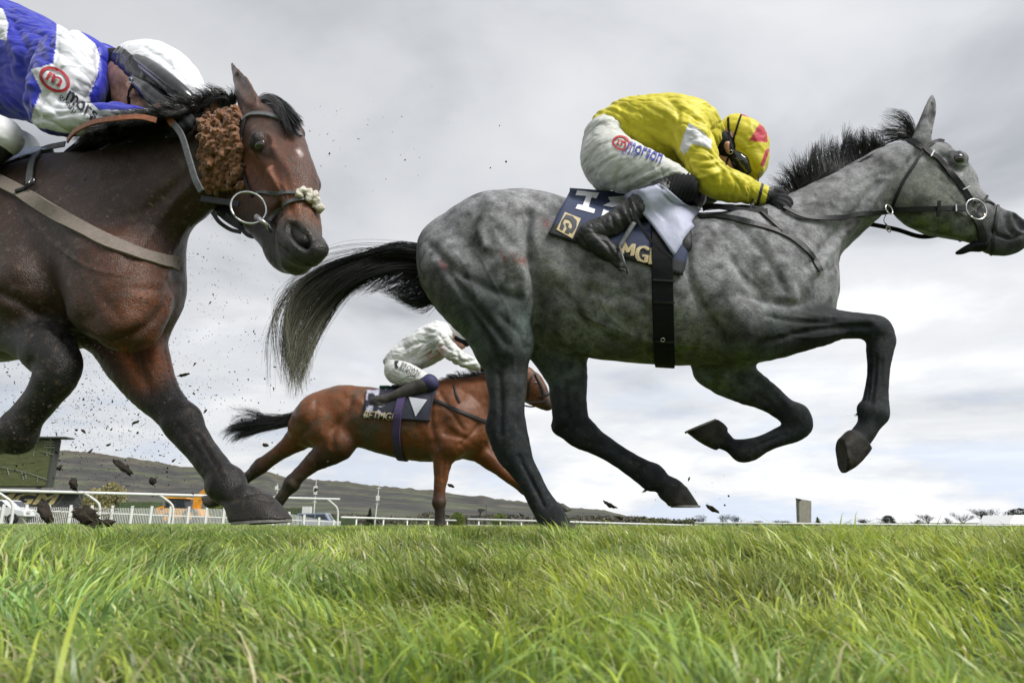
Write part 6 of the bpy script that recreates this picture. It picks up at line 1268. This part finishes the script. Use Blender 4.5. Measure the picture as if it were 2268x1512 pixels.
# trees: tapered limbs and, where in leaf, a crown of small leaf clumps
def tree(label, px, py_top, Y, width_px, kind, group=None, cat='tree', seed=0, col=(.05, .07, .03)):
    g = random.Random(seed); base = at(px, 1160, Y); z0 = gz(base[0], Y) - .2; topz = at(px, py_top, Y)[2]; H = topz - z0; Wd = width_px * Y / FPX
    root = empty(kind + '_tree', (base[0], Y, z0)); tag(root, label, cat, group); mb = MB(); tips = []
    bare = kind == 'bare'
    def limb(p, d, L_, r, lev):
        n = 3; pts = [Vector(p)]; dd = Vector(d).normalized()
        for i in range(n): dd = (dd + Vector((g.uniform(-1, 1), g.uniform(-1, 1), g.uniform(-.2, .5))) * .16).normalized(); pts.append(pts[-1] + dd * L_ / n)
        mb.tube(pts, [r * (1 - .4 * i / n) for i in range(n + 1)], 3 if lev > 1 else 6, False)
        if lev >= (5 if bare else 2): return
        for _ in range(4 if lev < 3 else 3):
            t = g.uniform(.45, 1.0); q = pts[0].lerp(pts[-1], t) if t < .85 else pts[-1]; a = g.uniform(0, 2 * math.pi); sp = g.uniform(.35, .85)
            limb(q, dd + Vector((math.cos(a) * sp, math.sin(a) * sp, .22)), L_ * g.uniform(.6, .8), r * .56, lev + 1)
    limb((base[0], Y, z0), (0, 0, 1), H * .30, max(H * .018, .06), 0)
    # fit the limbs to height and width
    V = np.array(mb.V); c = np.array([base[0], Y, z0]); zz = V[:, 2].max() - z0; wx = np.ptp(V[:, 0]) / 2; s_ = np.array([Wd / 2 / max(wx, .1), Wd / 2 / max(wx, .1), H * (1.0 if kind == 'bare' else .85) / zz]); V = c + (V - c) * s_
    mesh_obj('trunk' if kind != 'bare' else 'branches', V, mb.F, M_bark, root, False)
    if kind != 'bare':
        n = 5200; gg = np.random.default_rng(seed); u = gg.random(n); a = gg.random(n) * 2 * math.pi
        if kind == 'conifer': zz = u ** 1.2; rad = (1 - zz) * Wd / 2 * (.5 + .6 * gg.random(n)) + .05; Z = z0 + H * (.12 + .88 * zz)
        else: zz = u; rad = np.sqrt(np.clip(1 - (2 * zz - 1) ** 2, 0, 1)) * Wd / 2 * (.35 + .7 * gg.random(n)); Z = z0 + H * (.22 + .78 * zz)
        Pn = np.stack([base[0] + rad * np.cos(a), Y + rad * np.sin(a), Z], 1); k = fnoise(Pn, 3.0 / max(Wd, .5) * 1.6, 2); Pn = Pn[k > .36]; n = len(Pn); s2 = H * .020
        D = gg.normal(0, 1, (n, 3, 3)) * s2; V = (Pn[:, None] + D).reshape(-1, 3); F = np.arange(n * 3).reshape(-1, 3); cc = np.repeat(np.array(col) * (.5 + gg.random((n, 1))), 3, 0)
        mesh_obj('crown', V, F, M_leaf, root, False, cc)
    return root
M_bark = mat('bark', (.055, .050, .045), .95, spec=.1); M_leaf = mat('leaf clumps', (1, 1, 1), .8, vcol=True, spec=.2)
T = [('slim grey bare bush between the panel and the small round evergreen', 1915, 1146, 150, 40, 'bare'), ('round dark evergreen alone on the right horizon', 1969, 1141, 130, 28, 'evergreen'), ('low dark bush left of the tall bare trees on the right horizon', 2036, 1151, 130, 22, 'evergreen'),
     ('bare tree right behind the low dark bush on the horizon', 2058, 1134, 150, 44, 'bare'), ('wide bare tree, second from the roof at the right', 2128, 1130, 150, 56, 'bare'), ('tall bare tree nearest the white roof at the right', 2188, 1122, 150, 58, 'bare'),
     ('small pointed evergreen standing just right of the back of the big screen', 1812, 1145, 140, 18, 'conifer'), ('dark flat topped evergreen hedge tree behind the white roof', 2262, 1126, 120, 62, 'evergreen'),
     ('bare bush among the low trees right of the low dark bush', 2100, 1144, 140, 26, 'bare'), ('bare tree leftmost of the group beyond the far rail', 1560, 1137, 160, 44, 'bare'), ('bare tree in the middle of the group beyond the far rail', 1598, 1136, 160, 40, 'bare'), ('bare tree rightmost of the group beyond the far rail', 1634, 1139, 160, 36, 'bare'),
     ('thin bare bush left of the back of the big screen', 1735, 1150, 160, 40, 'bare'), ('low bare bush beyond the far rail, left of the panel by a gap', 1680, 1151, 160, 44, 'bare'), ('low bare bush on the skyline left of the bare tree group', 1490, 1149, 160, 60, 'bare'),
     ('pale yellow willow coming into leaf behind the white rail at the left', 238, 1070, 110, 62, 'broadleaf'), ('pale green shrub in leaf right of the yellow willow', 200, 1082, 120, 46, 'broadleaf'), ('dark conifer at the foot of the hill behind the leaning mast', 818, 1126, 170, 18, 'conifer'),
     ('greenish yellow bush left of the camera platform', 1013, 1134, 140, 34, 'broadleaf'), ('greenish yellow bush right of the camera platform', 1106, 1136, 140, 34, 'broadleaf'), ('green bush behind the hoof of the dark bay', 478, 1108, 90, 50, 'broadleaf')]
cols = {5: (.05, .065, .03)}
for i, (lb, px, pt, Y, w, kd) in enumerate(T):
    if kd == 'bare': tree(lb, px, pt, Y, w, 'bare', 'trees along the horizon', seed=i + 5)
    elif kd == 'conifer': tree(lb, px, pt, Y, w, 'conifer', 'trees along the horizon', seed=i + 5, col=(.025, .035, .022))
    elif kd == 'evergreen': tree(lb, px, pt, Y, w, 'evergreen', 'trees along the horizon', seed=i + 5, col=(.028, .04, .026))
    else: tree(lb, px, pt, Y, w, 'broadleaf', 'trees along the horizon', seed=i + 5, col=((.30, .27, .13) if px < 260 else (.13, .17, .04)))
# far belt of woodland at the foot of the hill
def wood_belt():
    g = np.random.default_rng(9); n = 26000; px = g.uniform(120, 1540, n); k = fnoise(np.stack([px * .02, px * 0, px * 0], 1), 1, 3); top = 1158 - (6 + 22 * k) * np.interp(px, [120, 700, 1200, 1540], [1.1, .9, .85, .35]); py = 1160 - (1160 - top) * g.random(n) ** .8
    Y = g.uniform(240, 300, n); P = np.array([at(a, b, c) for a, b, c in zip(px, py, Y)]); D = g.normal(0, .42, (n, 3, 3)); V = (P[:, None] + D).reshape(-1, 3); h = fnoise(P, .05, 2)
    c = np.where((h > .58)[:, None], np.array([.12, .13, .06]), np.array([.10, .095, .075])) * (.6 + .8 * g.random((n, 1))); o = mesh_obj('woodland', V, np.arange(n * 3).reshape(-1, 3), M_leaf, None, False, np.repeat(c, 3, 0)); tag(o, kind='stuff')
wood_belt()

# hedges
def hedge(label, x0, x1, yt, Y, col):
    a, b = at(x0, 1150, Y), at(x1, 1150, Y); zt = at((x0 + x1) / 2, yt, Y)[2]; g = np.random.default_rng(int(x0)); z0 = gz((a[0] + b[0]) / 2, Y); m = MB(); n = 14; V = []; dp = 1.4
    for i in range(n + 1):
        x = a[0] + (b[0] - a[0]) * i / n; zz = zt + g.normal(0, .03)
        V += [(x, Y - dp / 2, z0 - .1), (x, Y - dp / 2 * .9, zz), (x, Y + dp / 2 * .9, zz), (x, Y + dp / 2, z0 - .1)]
    F = [(i * 4 + k, i * 4 + k + 1, i * 4 + 5 + k, i * 4 + 4 + k) for i in range(n) for k in range(3)] + [(3, 2, 1, 0), (n * 4, n * 4 + 1, n * 4 + 2, n * 4 + 3)]
    o = mesh_obj('hedge', V, F, mat('hedge leaves', col, .9, noise=.5, nscale=6, bump=1, bscale=20)); tag(o, label, 'hedge', 'clipped hedges')
hedge('dark clipped hedge left of the yellow digger, behind the picket fence', 262, 348, 1112, 66, (.035, .055, .018)); hedge('dark clipped hedge between the hooves, left of the parked van', 622, 676, 1125, 80, (.03, .042, .016))
hedge('low dark hedge right of the parked van', 738, 790, 1142, 80, (.03, .045, .016))

# big screens
def screen_left():
    Y = 70; a, b = at(-170, 1075, Y), at(105, 1078, Y); zt, zb = at(128, 972, Y)[2], at(105, 1078, Y)[2]; x0, x1 = a[0], b[0]
    root = empty('big_screen', (x1 - 3, Y, gz(x1, Y))); tag(root, 'giant outdoor video screen showing turf and white rails, at the left edge', 'screen', 'big screens')
    mb = MB(); mb.box(((x0 + x1) / 2, Y + .5, (zt + zb) / 2), (x1 - x0, .9, zt - zb)); mb.box(((x0 + x1) / 2 + .5, Y + .2, zt + .12), (x1 - x0 + 1.6, 1.6, .14)); mb.build('screen_case', mat('screen case', (.05, .055, .045), .8), root)
    em = mat('screen picture', (.085, .095, .035), .6, noise=.35, nscale=1.6, stretch=(.5, 1, 3)); mb = MB(); mb.box(((x0 + x1) / 2 - .1, Y + .02, (zt + zb) / 2), (x1 - x0 - .3, .04, zt - zb - .2)); mb.build('screen_panel', em, root)
    ln = mat('screen lines', (.24, .25, .20), .6)
    def Lq(p, q, r=.035): m = MB(); m.tube([at(p[0], p[1], Y - .04), at(q[0], q[1], Y - .04)], r, 4); return m
    for p, q in (((0, 1033), (60, 1046)), ((60, 1046), (104, 1062)), ((88, 998), (118, 1006)), ((16, 1036), (20, 1052)), ((48, 1045), (52, 1062)), ((56, 1046), (58, 1060)), ((84, 1056), (82, 1068)), ((76, 996), (74, 1010)), ((104, 1003), (104, 1010))): Lq(p, q).build('screen_line', ln, root)
    for k, yy in enumerate((978, 984, 990)): Lq((98, yy), (120, yy + 1), .05).build('screen_caption', ln, root)
    mb = MB()
    for xx in (x0 + 1, x1 - 1.2): mb.box((xx, Y + .5, (zb + gz(xx, Y)) / 2), (.3, .3, zb - gz(xx, Y)))
    mb.build('stand', mat('steel stand', (.12, .12, .12), .6), root)
screen_left()
def screen_right():
    Y = 95; p = [at(1769, 1104, Y), at(1797, 1109, Y + 4), at(1797, 1158, Y + 4), at(1771, 1158, Y)]; root = empty('big_screen', (p[3][0], Y, gz(p[3][0], Y))); tag(root, 'grey brown back of a giant screen standing alone on the horizon at the right', 'screen', 'big screens')
    mb = MB(); mb.prism(p, (-.25, .35, 0)); mb.build('screen_case', mat('screen back', (.20, .19, .155), .8, noise=.25, nscale=1.5), root)
    a = at(1764, 1103, Y - 1); mb = MB(); mb.prism([a, at(1775, 1105, Y - .2), at(1775, 1108, Y - .2), at(1769, 1106, Y)], (0, .6, 0)); mb.build('canopy', mat('canopy', (.1, .1, .1), .7), root)
    mb = MB(); c = at(1782, 1161, Y); mb.box((c[0], Y + 2, at(1782, 1160, Y)[2]), (2.9, 2.2, .35)); mb.box((c[0] - .6, Y + 2, at(1782, 1160, Y)[2] - .5), (.5, 1.4, .8)); mb.build('trailer', mat('trailer', (.03, .03, .035), .7), root)
screen_right()
# sponsor board with slanted gold lettering
def board():
    Y0, Y1 = 44, 50; a, b = at(-260, 1120, Y0), at(178, 1120, Y1); zt, zb = 2.05, .85; P = [np.array([a[0], Y0, zb]), np.array([b[0], Y1, zb]), np.array([b[0], Y1, zt]), np.array([a[0], Y0, zt])]; root = empty('advertising_board', (b[0] - 2, Y1, gz(b[0], Y1)))
    tag(root, 'long black board with slanted gold letters behind the rail at the left edge', 'board'); mb = MB(); mb.prism(P, (0, .12, 0)); mb.build('panel', mat('black board', (.022, .022, .026), .6), root)
    mb = MB(); mb.prism([P[3] + [0, -.6, .02], P[2] + [0, -.6, .02], P[2] + [0, .7, .25], P[3] + [0, .7, .25]], (0, 0, .08)); mb.build('roof', mat('board roof', (.05, .05, .05), .8), root)
    fr = Frame.through(np.array([b[0], Y1, 0]), -math.atan2(Y1 - Y0, b[0] - a[0])); fr.O = fr.O - fr.L * .03
    class Fl:
        def hit(s, px, py, off=None): return fr.pt(px, py, 0), -fr.L
    M_bl = mat('gold board letters', (.40, .33, .14), .6); [lay_text('board_text', Fl(), 'BETMGM', (-135 + d, 1116), (112 + d, 1117), (-118 + d, 1091), M_bl, root, lift=.01 + k * .004) for k, d in enumerate((0, 2.5, 5))]
    mb = MB()
    for t in (.2, .6, .97):
        q = P[0] * (1 - t) + P[1] * t; mb.box((q[0], q[1] + .1, (zb + gz(q[0], q[1])) / 2), (.12, .1, zb - gz(q[0], q[1])))
    mb.build('legs', M_webbing, root)
board()

# vehicles
M_glass = mat('vehicle glass', (.03, .04, .05), .1, spec=.8); M_tyre = mat('tyre', (.015, .015, .015), .9); M_hub = mat('hub', (.35, .35, .35), .4, metal=.6)
def car(label, px, Y, L_, H, col, heading=1, van=False, name='parked_car', cat='car'):
    c = at(px, 1150, Y); z = gz(c[0], Y); root = empty(name, (c[0], Y, z)); tag(root, label, cat); W2 = .85
    if van: pr = [(-.5, .25), (-.5, .97), (.22, 1.0), (.34, .62), (.5, .5), (.5, .25)]
    else: pr = [(-.5, .30), (-.49, .62), (-.36, .68), (-.24, .97), (.10, 1.0), (.27, .66), (.47, .55), (.5, .30)]
    def P3(q, y): return np.array([c[0] + q[0] * L_ * heading, Y + y, z + q[1] * H])
    bm = MB(); n = len(pr); V = [P3(q, -W2) for q in pr] + [P3(q, W2) for q in pr]; bm.add(V, [tuple(range(n)), tuple(range(2 * n - 1, n - 1, -1))] + [(i, n + i, n + (i + 1) % n, (i + 1) % n) for i in range(n)]); bo = bm.build('body', mat('car paint', col, .3, coat=.5, spec=.5), root)
    bv = bo.modifiers.new('edges', 'BEVEL'); bv.width = .06; bv.segments = 2
    win = [[(-.44, .66), (-.44, .9), (-.05, .92), (-.05, .66)], [(-.02, .66), (-.02, .92), (.20, .92), (.30, .66)]] if van else [[(-.32, .70), (-.22, .93), (-.02, .95), (-.02, .70)], [(.0, .70), (.0, .95), (.10, .95), (.22, .70)]]
    for w_ in win: m_ = MB(); m_.prism([P3(q, -W2 - .01) for q in w_], (0, .04, 0)); m_.build('window', M_glass, root)
    m_ = MB(); m_.prism([P3(q, 0) for q in ((.24, .92) if van else (.12, .94), (.33, .64) if van else (.25, .68), (.34, .66) if van else (.26, .70), (.25, .94) if van else (.13, .96))], (0, W2 * .9, 0)); m_.build('windscreen', M_glass, root)
    for sx in (-.33, .32):
        for sy in (-W2, W2):
            w0 = np.array([c[0] + sx * L_ * heading, Y + sy, z + .31]); m_ = MB(); m_.tube([w0 - [0, .1, 0], w0 + [0, .1, 0]], .31, 18); wo = m_.build('wheel', M_tyre, root); m_ = MB(); m_.tube([w0 - [0, .12, 0], w0 + [0, .12, 0]], .17, 12); m_.build('rim', M_hub, wo)
    hx = .5 * heading; m_ = MB(); m_.box((c[0] + hx * L_, Y - .55, z + .5 * H), (.06, .3, .14)); m_.build('headlight', mat('lamp glass', (.6, .6, .6), .2), root)
car('white parked car partly cut off by the left edge, behind the picket fence', 4, 44.5, 4.0, 1.45, (.62, .63, .64)); car('blue grey parked van behind the end of the picket fence', 706, 62, 3.4, 1.65, (.16, .19, .27), van=True, name='parked_van', cat='van')
mb = MB(); c = at(680, 1129, 64); mb.box((c[0], 64, c[2]), (.75, .5, .62)); mb.box((c[0], 64, c[2] - .9), (.1, .1, 1.4)); o = mb.build('electric_cabinet', M_rail); tag(o, 'small white box on a pole above the roof of the parked van', 'box')
def digger():
    Y = 60; root = empty('digger', (at(420, 1150, Y)[0], Y, gz(at(420, 1150, Y)[0], Y))); tag(root, 'yellow orange backhoe digger with raised jointed arm behind the picket fence', 'digger'); M_y = mat('digger paint', (.62, .27, .02), .45, noise=.2, nscale=3)
    def q(x, y, d=0): return at(x, y, Y + d)
    def slab(name, pts, m_, d=-.4, t=.8, p=root): m = MB(); m.prism([q(*a, d) for a in pts], (0, t, 0)); return m.build(name, m_, p)
    slab('chassis', [(350, 1140), (352, 1126), (372, 1124), (440, 1127), (446, 1142), (420, 1147), (370, 1146)], M_y, -.8, 1.6); slab('bonnet', [(344, 1136), (346, 1123), (362, 1120), (366, 1136)], M_y, -.6, 1.2)
    cab = slab('cab', [(366, 1128), (366, 1103), (371, 1100), (408, 1102), (412, 1128)], mat('cab frame', (.04, .042, .045), .5), -.6, 1.2)
    slab('cab_window', [(368, 1126), (369, 1107), (386, 1107), (386, 1126)], M_glass, -.62, .02, cab); slab('cab_window', [(390, 1126), (390, 1107), (406, 1108), (409, 1126)], M_glass, -.62, .02, cab); slab('cab_roof', [(362, 1103), (366, 1099), (412, 1101), (414, 1104)], M_y, -.7, 1.4, cab)
    slab('boom', [(424, 1138), (430, 1098), (444, 1094), (446, 1101), (438, 1136)], M_y, -.2, .4); slab('dipper', [(430, 1100), (452, 1082), (464, 1076), (467, 1084), (446, 1098)], M_y, -.18, .36); slab('ram', [(416, 1128), (432, 1110), (434, 1113), (419, 1131)], M_hub, -.1, .1)
    for xx, r in ((368, .42), (420, .62)):
        for d in (-.95, .75):
            w0 = q(xx, 1150 - 12, d); w0[2] = gz(w0[0], Y) + r; m = MB(); m.tube([w0, w0 + [0, .3, 0]], r, 18); wo = m.build('wheel', M_tyre, root); m = MB(); m.tube([w0 - [0, .02, 0], w0 + [0, .32, 0]], r * .5, 12); m.build('rim', M_y, wo)
digger()
# masts
def mast(label, x0, y0, x1, y1, Y, box):
    a, b = at(x0, y0, Y), at(x1, y1, Y); a[2] = gz(a[0], a[1]); root = empty('mast', a); tag(root, label, 'mast', 'thin white masts'); mb = MB(); mb.tube([a, a + (b - a) * .5, b], [.09, .07, .035], 6); mb.build('pole', M_rail, root)
    for k, (bx, by, s_) in enumerate(box): c = at(bx, by, Y); mb = MB(); mb.box((c[0], Y - .1, c[2]), (s_ * .8, .3, s_ * 1.25)); mb.build('equipment_box', M_rail, root)
    for t in (.55, .7, .85): c = a + (b - a) * t; mb = MB(); mb.box((c[0], c[1], c[2]), (.5, .06, .07)); mb.build('cross_bar', M_rail, root)
mast('white mast with loudspeaker box in the middle, between the hind legs of the bay', 694, 1150, 701, 1060, 85, [(699, 1083, .5), (699, 1090, .4)]); mast('leaning white mast with one box, right of the hind legs of the bay', 829, 1152, 841, 1064, 85, [(837, 1103, .45)])
mast('short white mast with a box, left of the bay horse hind hoof', 612, 1130, 615, 1070, 90, [(613, 1080, .4)])
# camera platform
def platform():
    Y = 90; c = at(1062, 1150, Y); root = empty('camera_platform', (c[0], Y, gz(c[0], Y))); tag(root, 'dark raised camera platform with a mounted camera, behind the far rail in the middle', 'platform'); M_d = mat('dark kit', (.03, .03, .032), .7)
    mb = MB(); mb.box((c[0], Y, at(1062, 1150, Y)[2]), (3.6, 1.6, .18)); 
    for dx in (-1.6, -.5, .6, 1.7): mb.box((c[0] + dx, Y, (at(1062, 1150, Y)[2] + gz(c[0], Y)) / 2), (.12, .12, at(1062, 1150, Y)[2] - gz(c[0], Y)))
    mb.build('deck', M_d, root); mb = MB(); t = at(1064, 1130, Y); mb.box((t[0], Y, t[2]), (.62, .4, .42)); mb.box((t[0] + .45, Y - .1, t[2] + .05), (.4, .22, .22)); mb.tube([(t[0], Y, t[2] - .2), (t[0] - .1, Y, at(1062, 1148, Y)[2])], .09, 6); mb.build('broadcast_camera', M_d, root)
    mb = MB(); mb.tube([at(1077, 1150, Y), at(1077, 1118, Y)], .035, 5); mb.build('aerial', M_d, root); mb = MB(); q = at(1052, 1145, Y); mb.box((q[0], Y, q[2]), (.9, .5, .35)); mb.build('kit_case', M_d, root)
platform()
# white roof at the right edge
def marquee():
    Y = 75; root = empty('marquee', (at(2262, 1160, Y)[0], Y, gz(at(2262, 1160, Y)[0], Y))); tag(root, 'white sloping marquee roof cut off by the right edge', 'marquee'); mb = MB()
    mb.prism([at(2236, 1160, Y), at(2246, 1140, Y + 1), at(2420, 1140, Y + 1), at(2420, 1160, Y)], (0, 5, 0)); mb.build('roof', mat('white canvas', (.75, .75, .75), .6), root); mb = MB(); mb.prism([at(2238, 1160, Y + .2), at(2420, 1160, Y + .2), at(2420, 1180, Y + .2), at(2238, 1180, Y + .2)], (0, 4.6, 0)); mb.build('side_wall', M_rail, root)
marquee()
# ------------------------------------------------------------------ soil and turf thrown up by the hooves
def clod_mesh(size, seed, el=(1, 1, 1)):
    g = np.random.default_rng(seed); bm = bmesh.new(); bmesh.ops.create_icosphere(bm, subdivisions=3, radius=1); V = np.array([v.co[:] for v in bm.verts]); F = [tuple(v.index for v in f.verts) for f in bm.faces]; bm.free()
    r = .25 + .9 * fnoise(V + seed * 3.7, 1.6, 3) + 1.0 * (fnoise(V + seed, 5.0, 2) - .4); V = V * r[:, None] * np.array(el) * size; a = g.uniform(0, math.pi); c, s_ = math.cos(a), math.sin(a); V = np.stack([V[:, 0] * c - V[:, 2] * s_, V[:, 1], V[:, 0] * s_ + V[:, 2] * c], 1); return V, F
M_root = mat('torn grass roots', (.16, .15, .07), .8)
big = [(1121, 358, 2.6, 5, 1, 'black speck of soil alone in the open sky above the croup of the grey'), (1086, 372, 2.6, 3, 1, 'tiny soil speck left of the lone speck above the grey'),
       (407, 830, 2.3, 9, 2.2, 'long thin clod flying right of the forearm of the dark bay'), (588, 985, 2.4, 9, 1.2, 'dark clod flying below the tail of the bay'), (272, 1034, 2.3, 22, 2.0, 'shaggy dark clod of turf in front of the hillside'), (338, 1065, 2.3, 14, 1.0, 'dark clod with grass roots right of the shaggy clod on the hillside'),
       (162, 1072, 2.3, 16, 1.2, 'dark clod over the end of the sponsor board'), (131, 1036, 2.3, 9, 1.1, 'round clod just right of the giant screen'), (998, 1075, 2.9, 9, 1.4, 'angular dark clod right of the planted foreleg of the bay'), (700, 1083, 2.5, 6, 1.2, 'small clod beside the mast'), (240, 985, 2.3, 6, 1.4, 'small clod in the pale sky under the body of the dark bay'),
       (384, 1020, 2.3, 5, 1.6, 'small clod on the skyline of the hill left of the cannon bone'), (1372, 1146, 3.0, 8, 1.5, 'small dark clod hanging over the wood right of the grey hind hoof'), (1578, 1127, 3.0, 14, 1.8, 'flat dark clod just right of the far hind hoof of the grey'), (1605, 1118, 3.0, 4, 1, 'small speck of soil right above the flat clod'), (1614, 1098, 3.0, 4, 1, 'higher small speck of soil right of the flat clod'),
       (1350, 1117, 3.0, 12, 2.2, 'rooted sliver of turf in the air behind the near hind hoof of the grey'), (1526, 1060, 3.0, 5, 1.6, 'sliver of turf with long roots above the far hind hoof of the grey'), (1222, 940, 3.0, 5, 1.5, 'dark fleck between the hind legs of the grey'), (55, 870, 2.3, 7, 1.2, 'small clod behind the knee of the dark bay'), (185, 955, 2.3, 7, 1.5, 'small clod low right of the folded foreleg'),
       (110, 900, 2.2, 6, 1.5, 'fleck of soil over the cannon of the folded foreleg'), (10, 972, 2.3, 6, 1.2, 'fleck of soil near the left edge above the screen'), (455, 910, 2.3, 5, 1.6, 'fleck of soil right of the knee of the dark bay'), (300, 935, 2.3, 7, 1.8, 'flat fleck of soil between the forelegs of the dark bay'), (730, 340, 2.3, 4, 1, 'fleck of soil right of the forehead of the dark bay'),
       (100, 1135, 2.3, 26, 1.6, 'dark torn sod lying low in front of the picket fence, left one'), (190, 1140, 2.3, 40, 1.1, 'large torn sod with grass just leaving the turf near the left edge'), (225, 1160, 2.25, 26, 1.4, 'dark root mass trailing from the large torn sod')]
for i, (px, py, Y, r, el, lb) in enumerate(big):
    p = at(px, py, Y); V, F = clod_mesh(r * Y / FPX * .72, i + 1, (el, 1, .75 if el < 1.3 else .55)); gfr = r > 25
    o = mesh_obj('soil_clod', V, F, M_mud); o.location = Vector([float(v) for v in p]); tag(o, lb, 'clod', 'clods thrown up by the hooves')
    if gfr:   # roots and grass hanging out
        g = random.Random(i); mb = MB()
        for _ in range(14 if r > 20 else 5):
            a = g.uniform(0, 2 * math.pi); d = np.array([math.cos(a) * 1.2, g.uniform(-.5, .5), math.sin(a)]); s_ = r * Y / FPX; q0 = p + d * s_ * .4; q1 = p + d * s_ * g.uniform(.6, 1.2); q2 = q1 + d * s_ * .4 + np.array([0, 0, g.uniform(-.4, .4)]) * s_; mb.tube([q0, q1, q2], [.0009, .0008, .0003], 4)
        mb.build('roots', M_root, o)
def spray():
    g = np.random.default_rng(41); n = 5600
    px = np.concatenate([g.normal(170, 170, n // 2), g.normal(330, 190, n - n // 2)]); py = np.concatenate([g.normal(930, 100, n // 2), g.normal(760, 210, n - n // 2)]); ok = (px > -20) & (px < 760) & (py > 200) & (py < 1130) & (px + (1100 - py) * .2 < 760 - (py < 500) * 0); px, py = px[ok], py[ok]
    px = np.concatenate([px, g.normal(900, 110, 50), g.normal(730, 30, 36), g.normal(1540, 60, 14)]); py = np.concatenate([py, g.normal(330, 60, 50), g.normal(300, 60, 36), g.normal(1090, 30, 14)])
    ico = np.array([(0, 0, 1), (.9, 0, .2), (-.4, .8, .1), (-.5, -.7, .2), (.1, .1, -1)]); Fi = np.array([(0, 1, 2), (0, 2, 3), (0, 3, 1), (4, 2, 1), (4, 3, 2), (4, 1, 3)]); Vs = []
    for a, b in zip(px, py):
        Y = g.uniform(1.75, 2.9); s_ = Y / FPX * min(g.gamma(1.1, .52) + .38, 4.5); M = g.normal(0, 1, (3, 3)); M /= np.linalg.norm(M, axis=1)[:, None]; M[0] *= g.uniform(1, 2.6); Vs.append(at(a, b, Y) + (ico @ M) * s_)
    n = len(Vs); o = mesh_obj('flying_dirt', np.vstack(Vs), (np.arange(n)[:, None, None] * 5 + Fi[None]).reshape(-1, 3), M_mud, None, False); tag(o, kind='stuff')
spray()
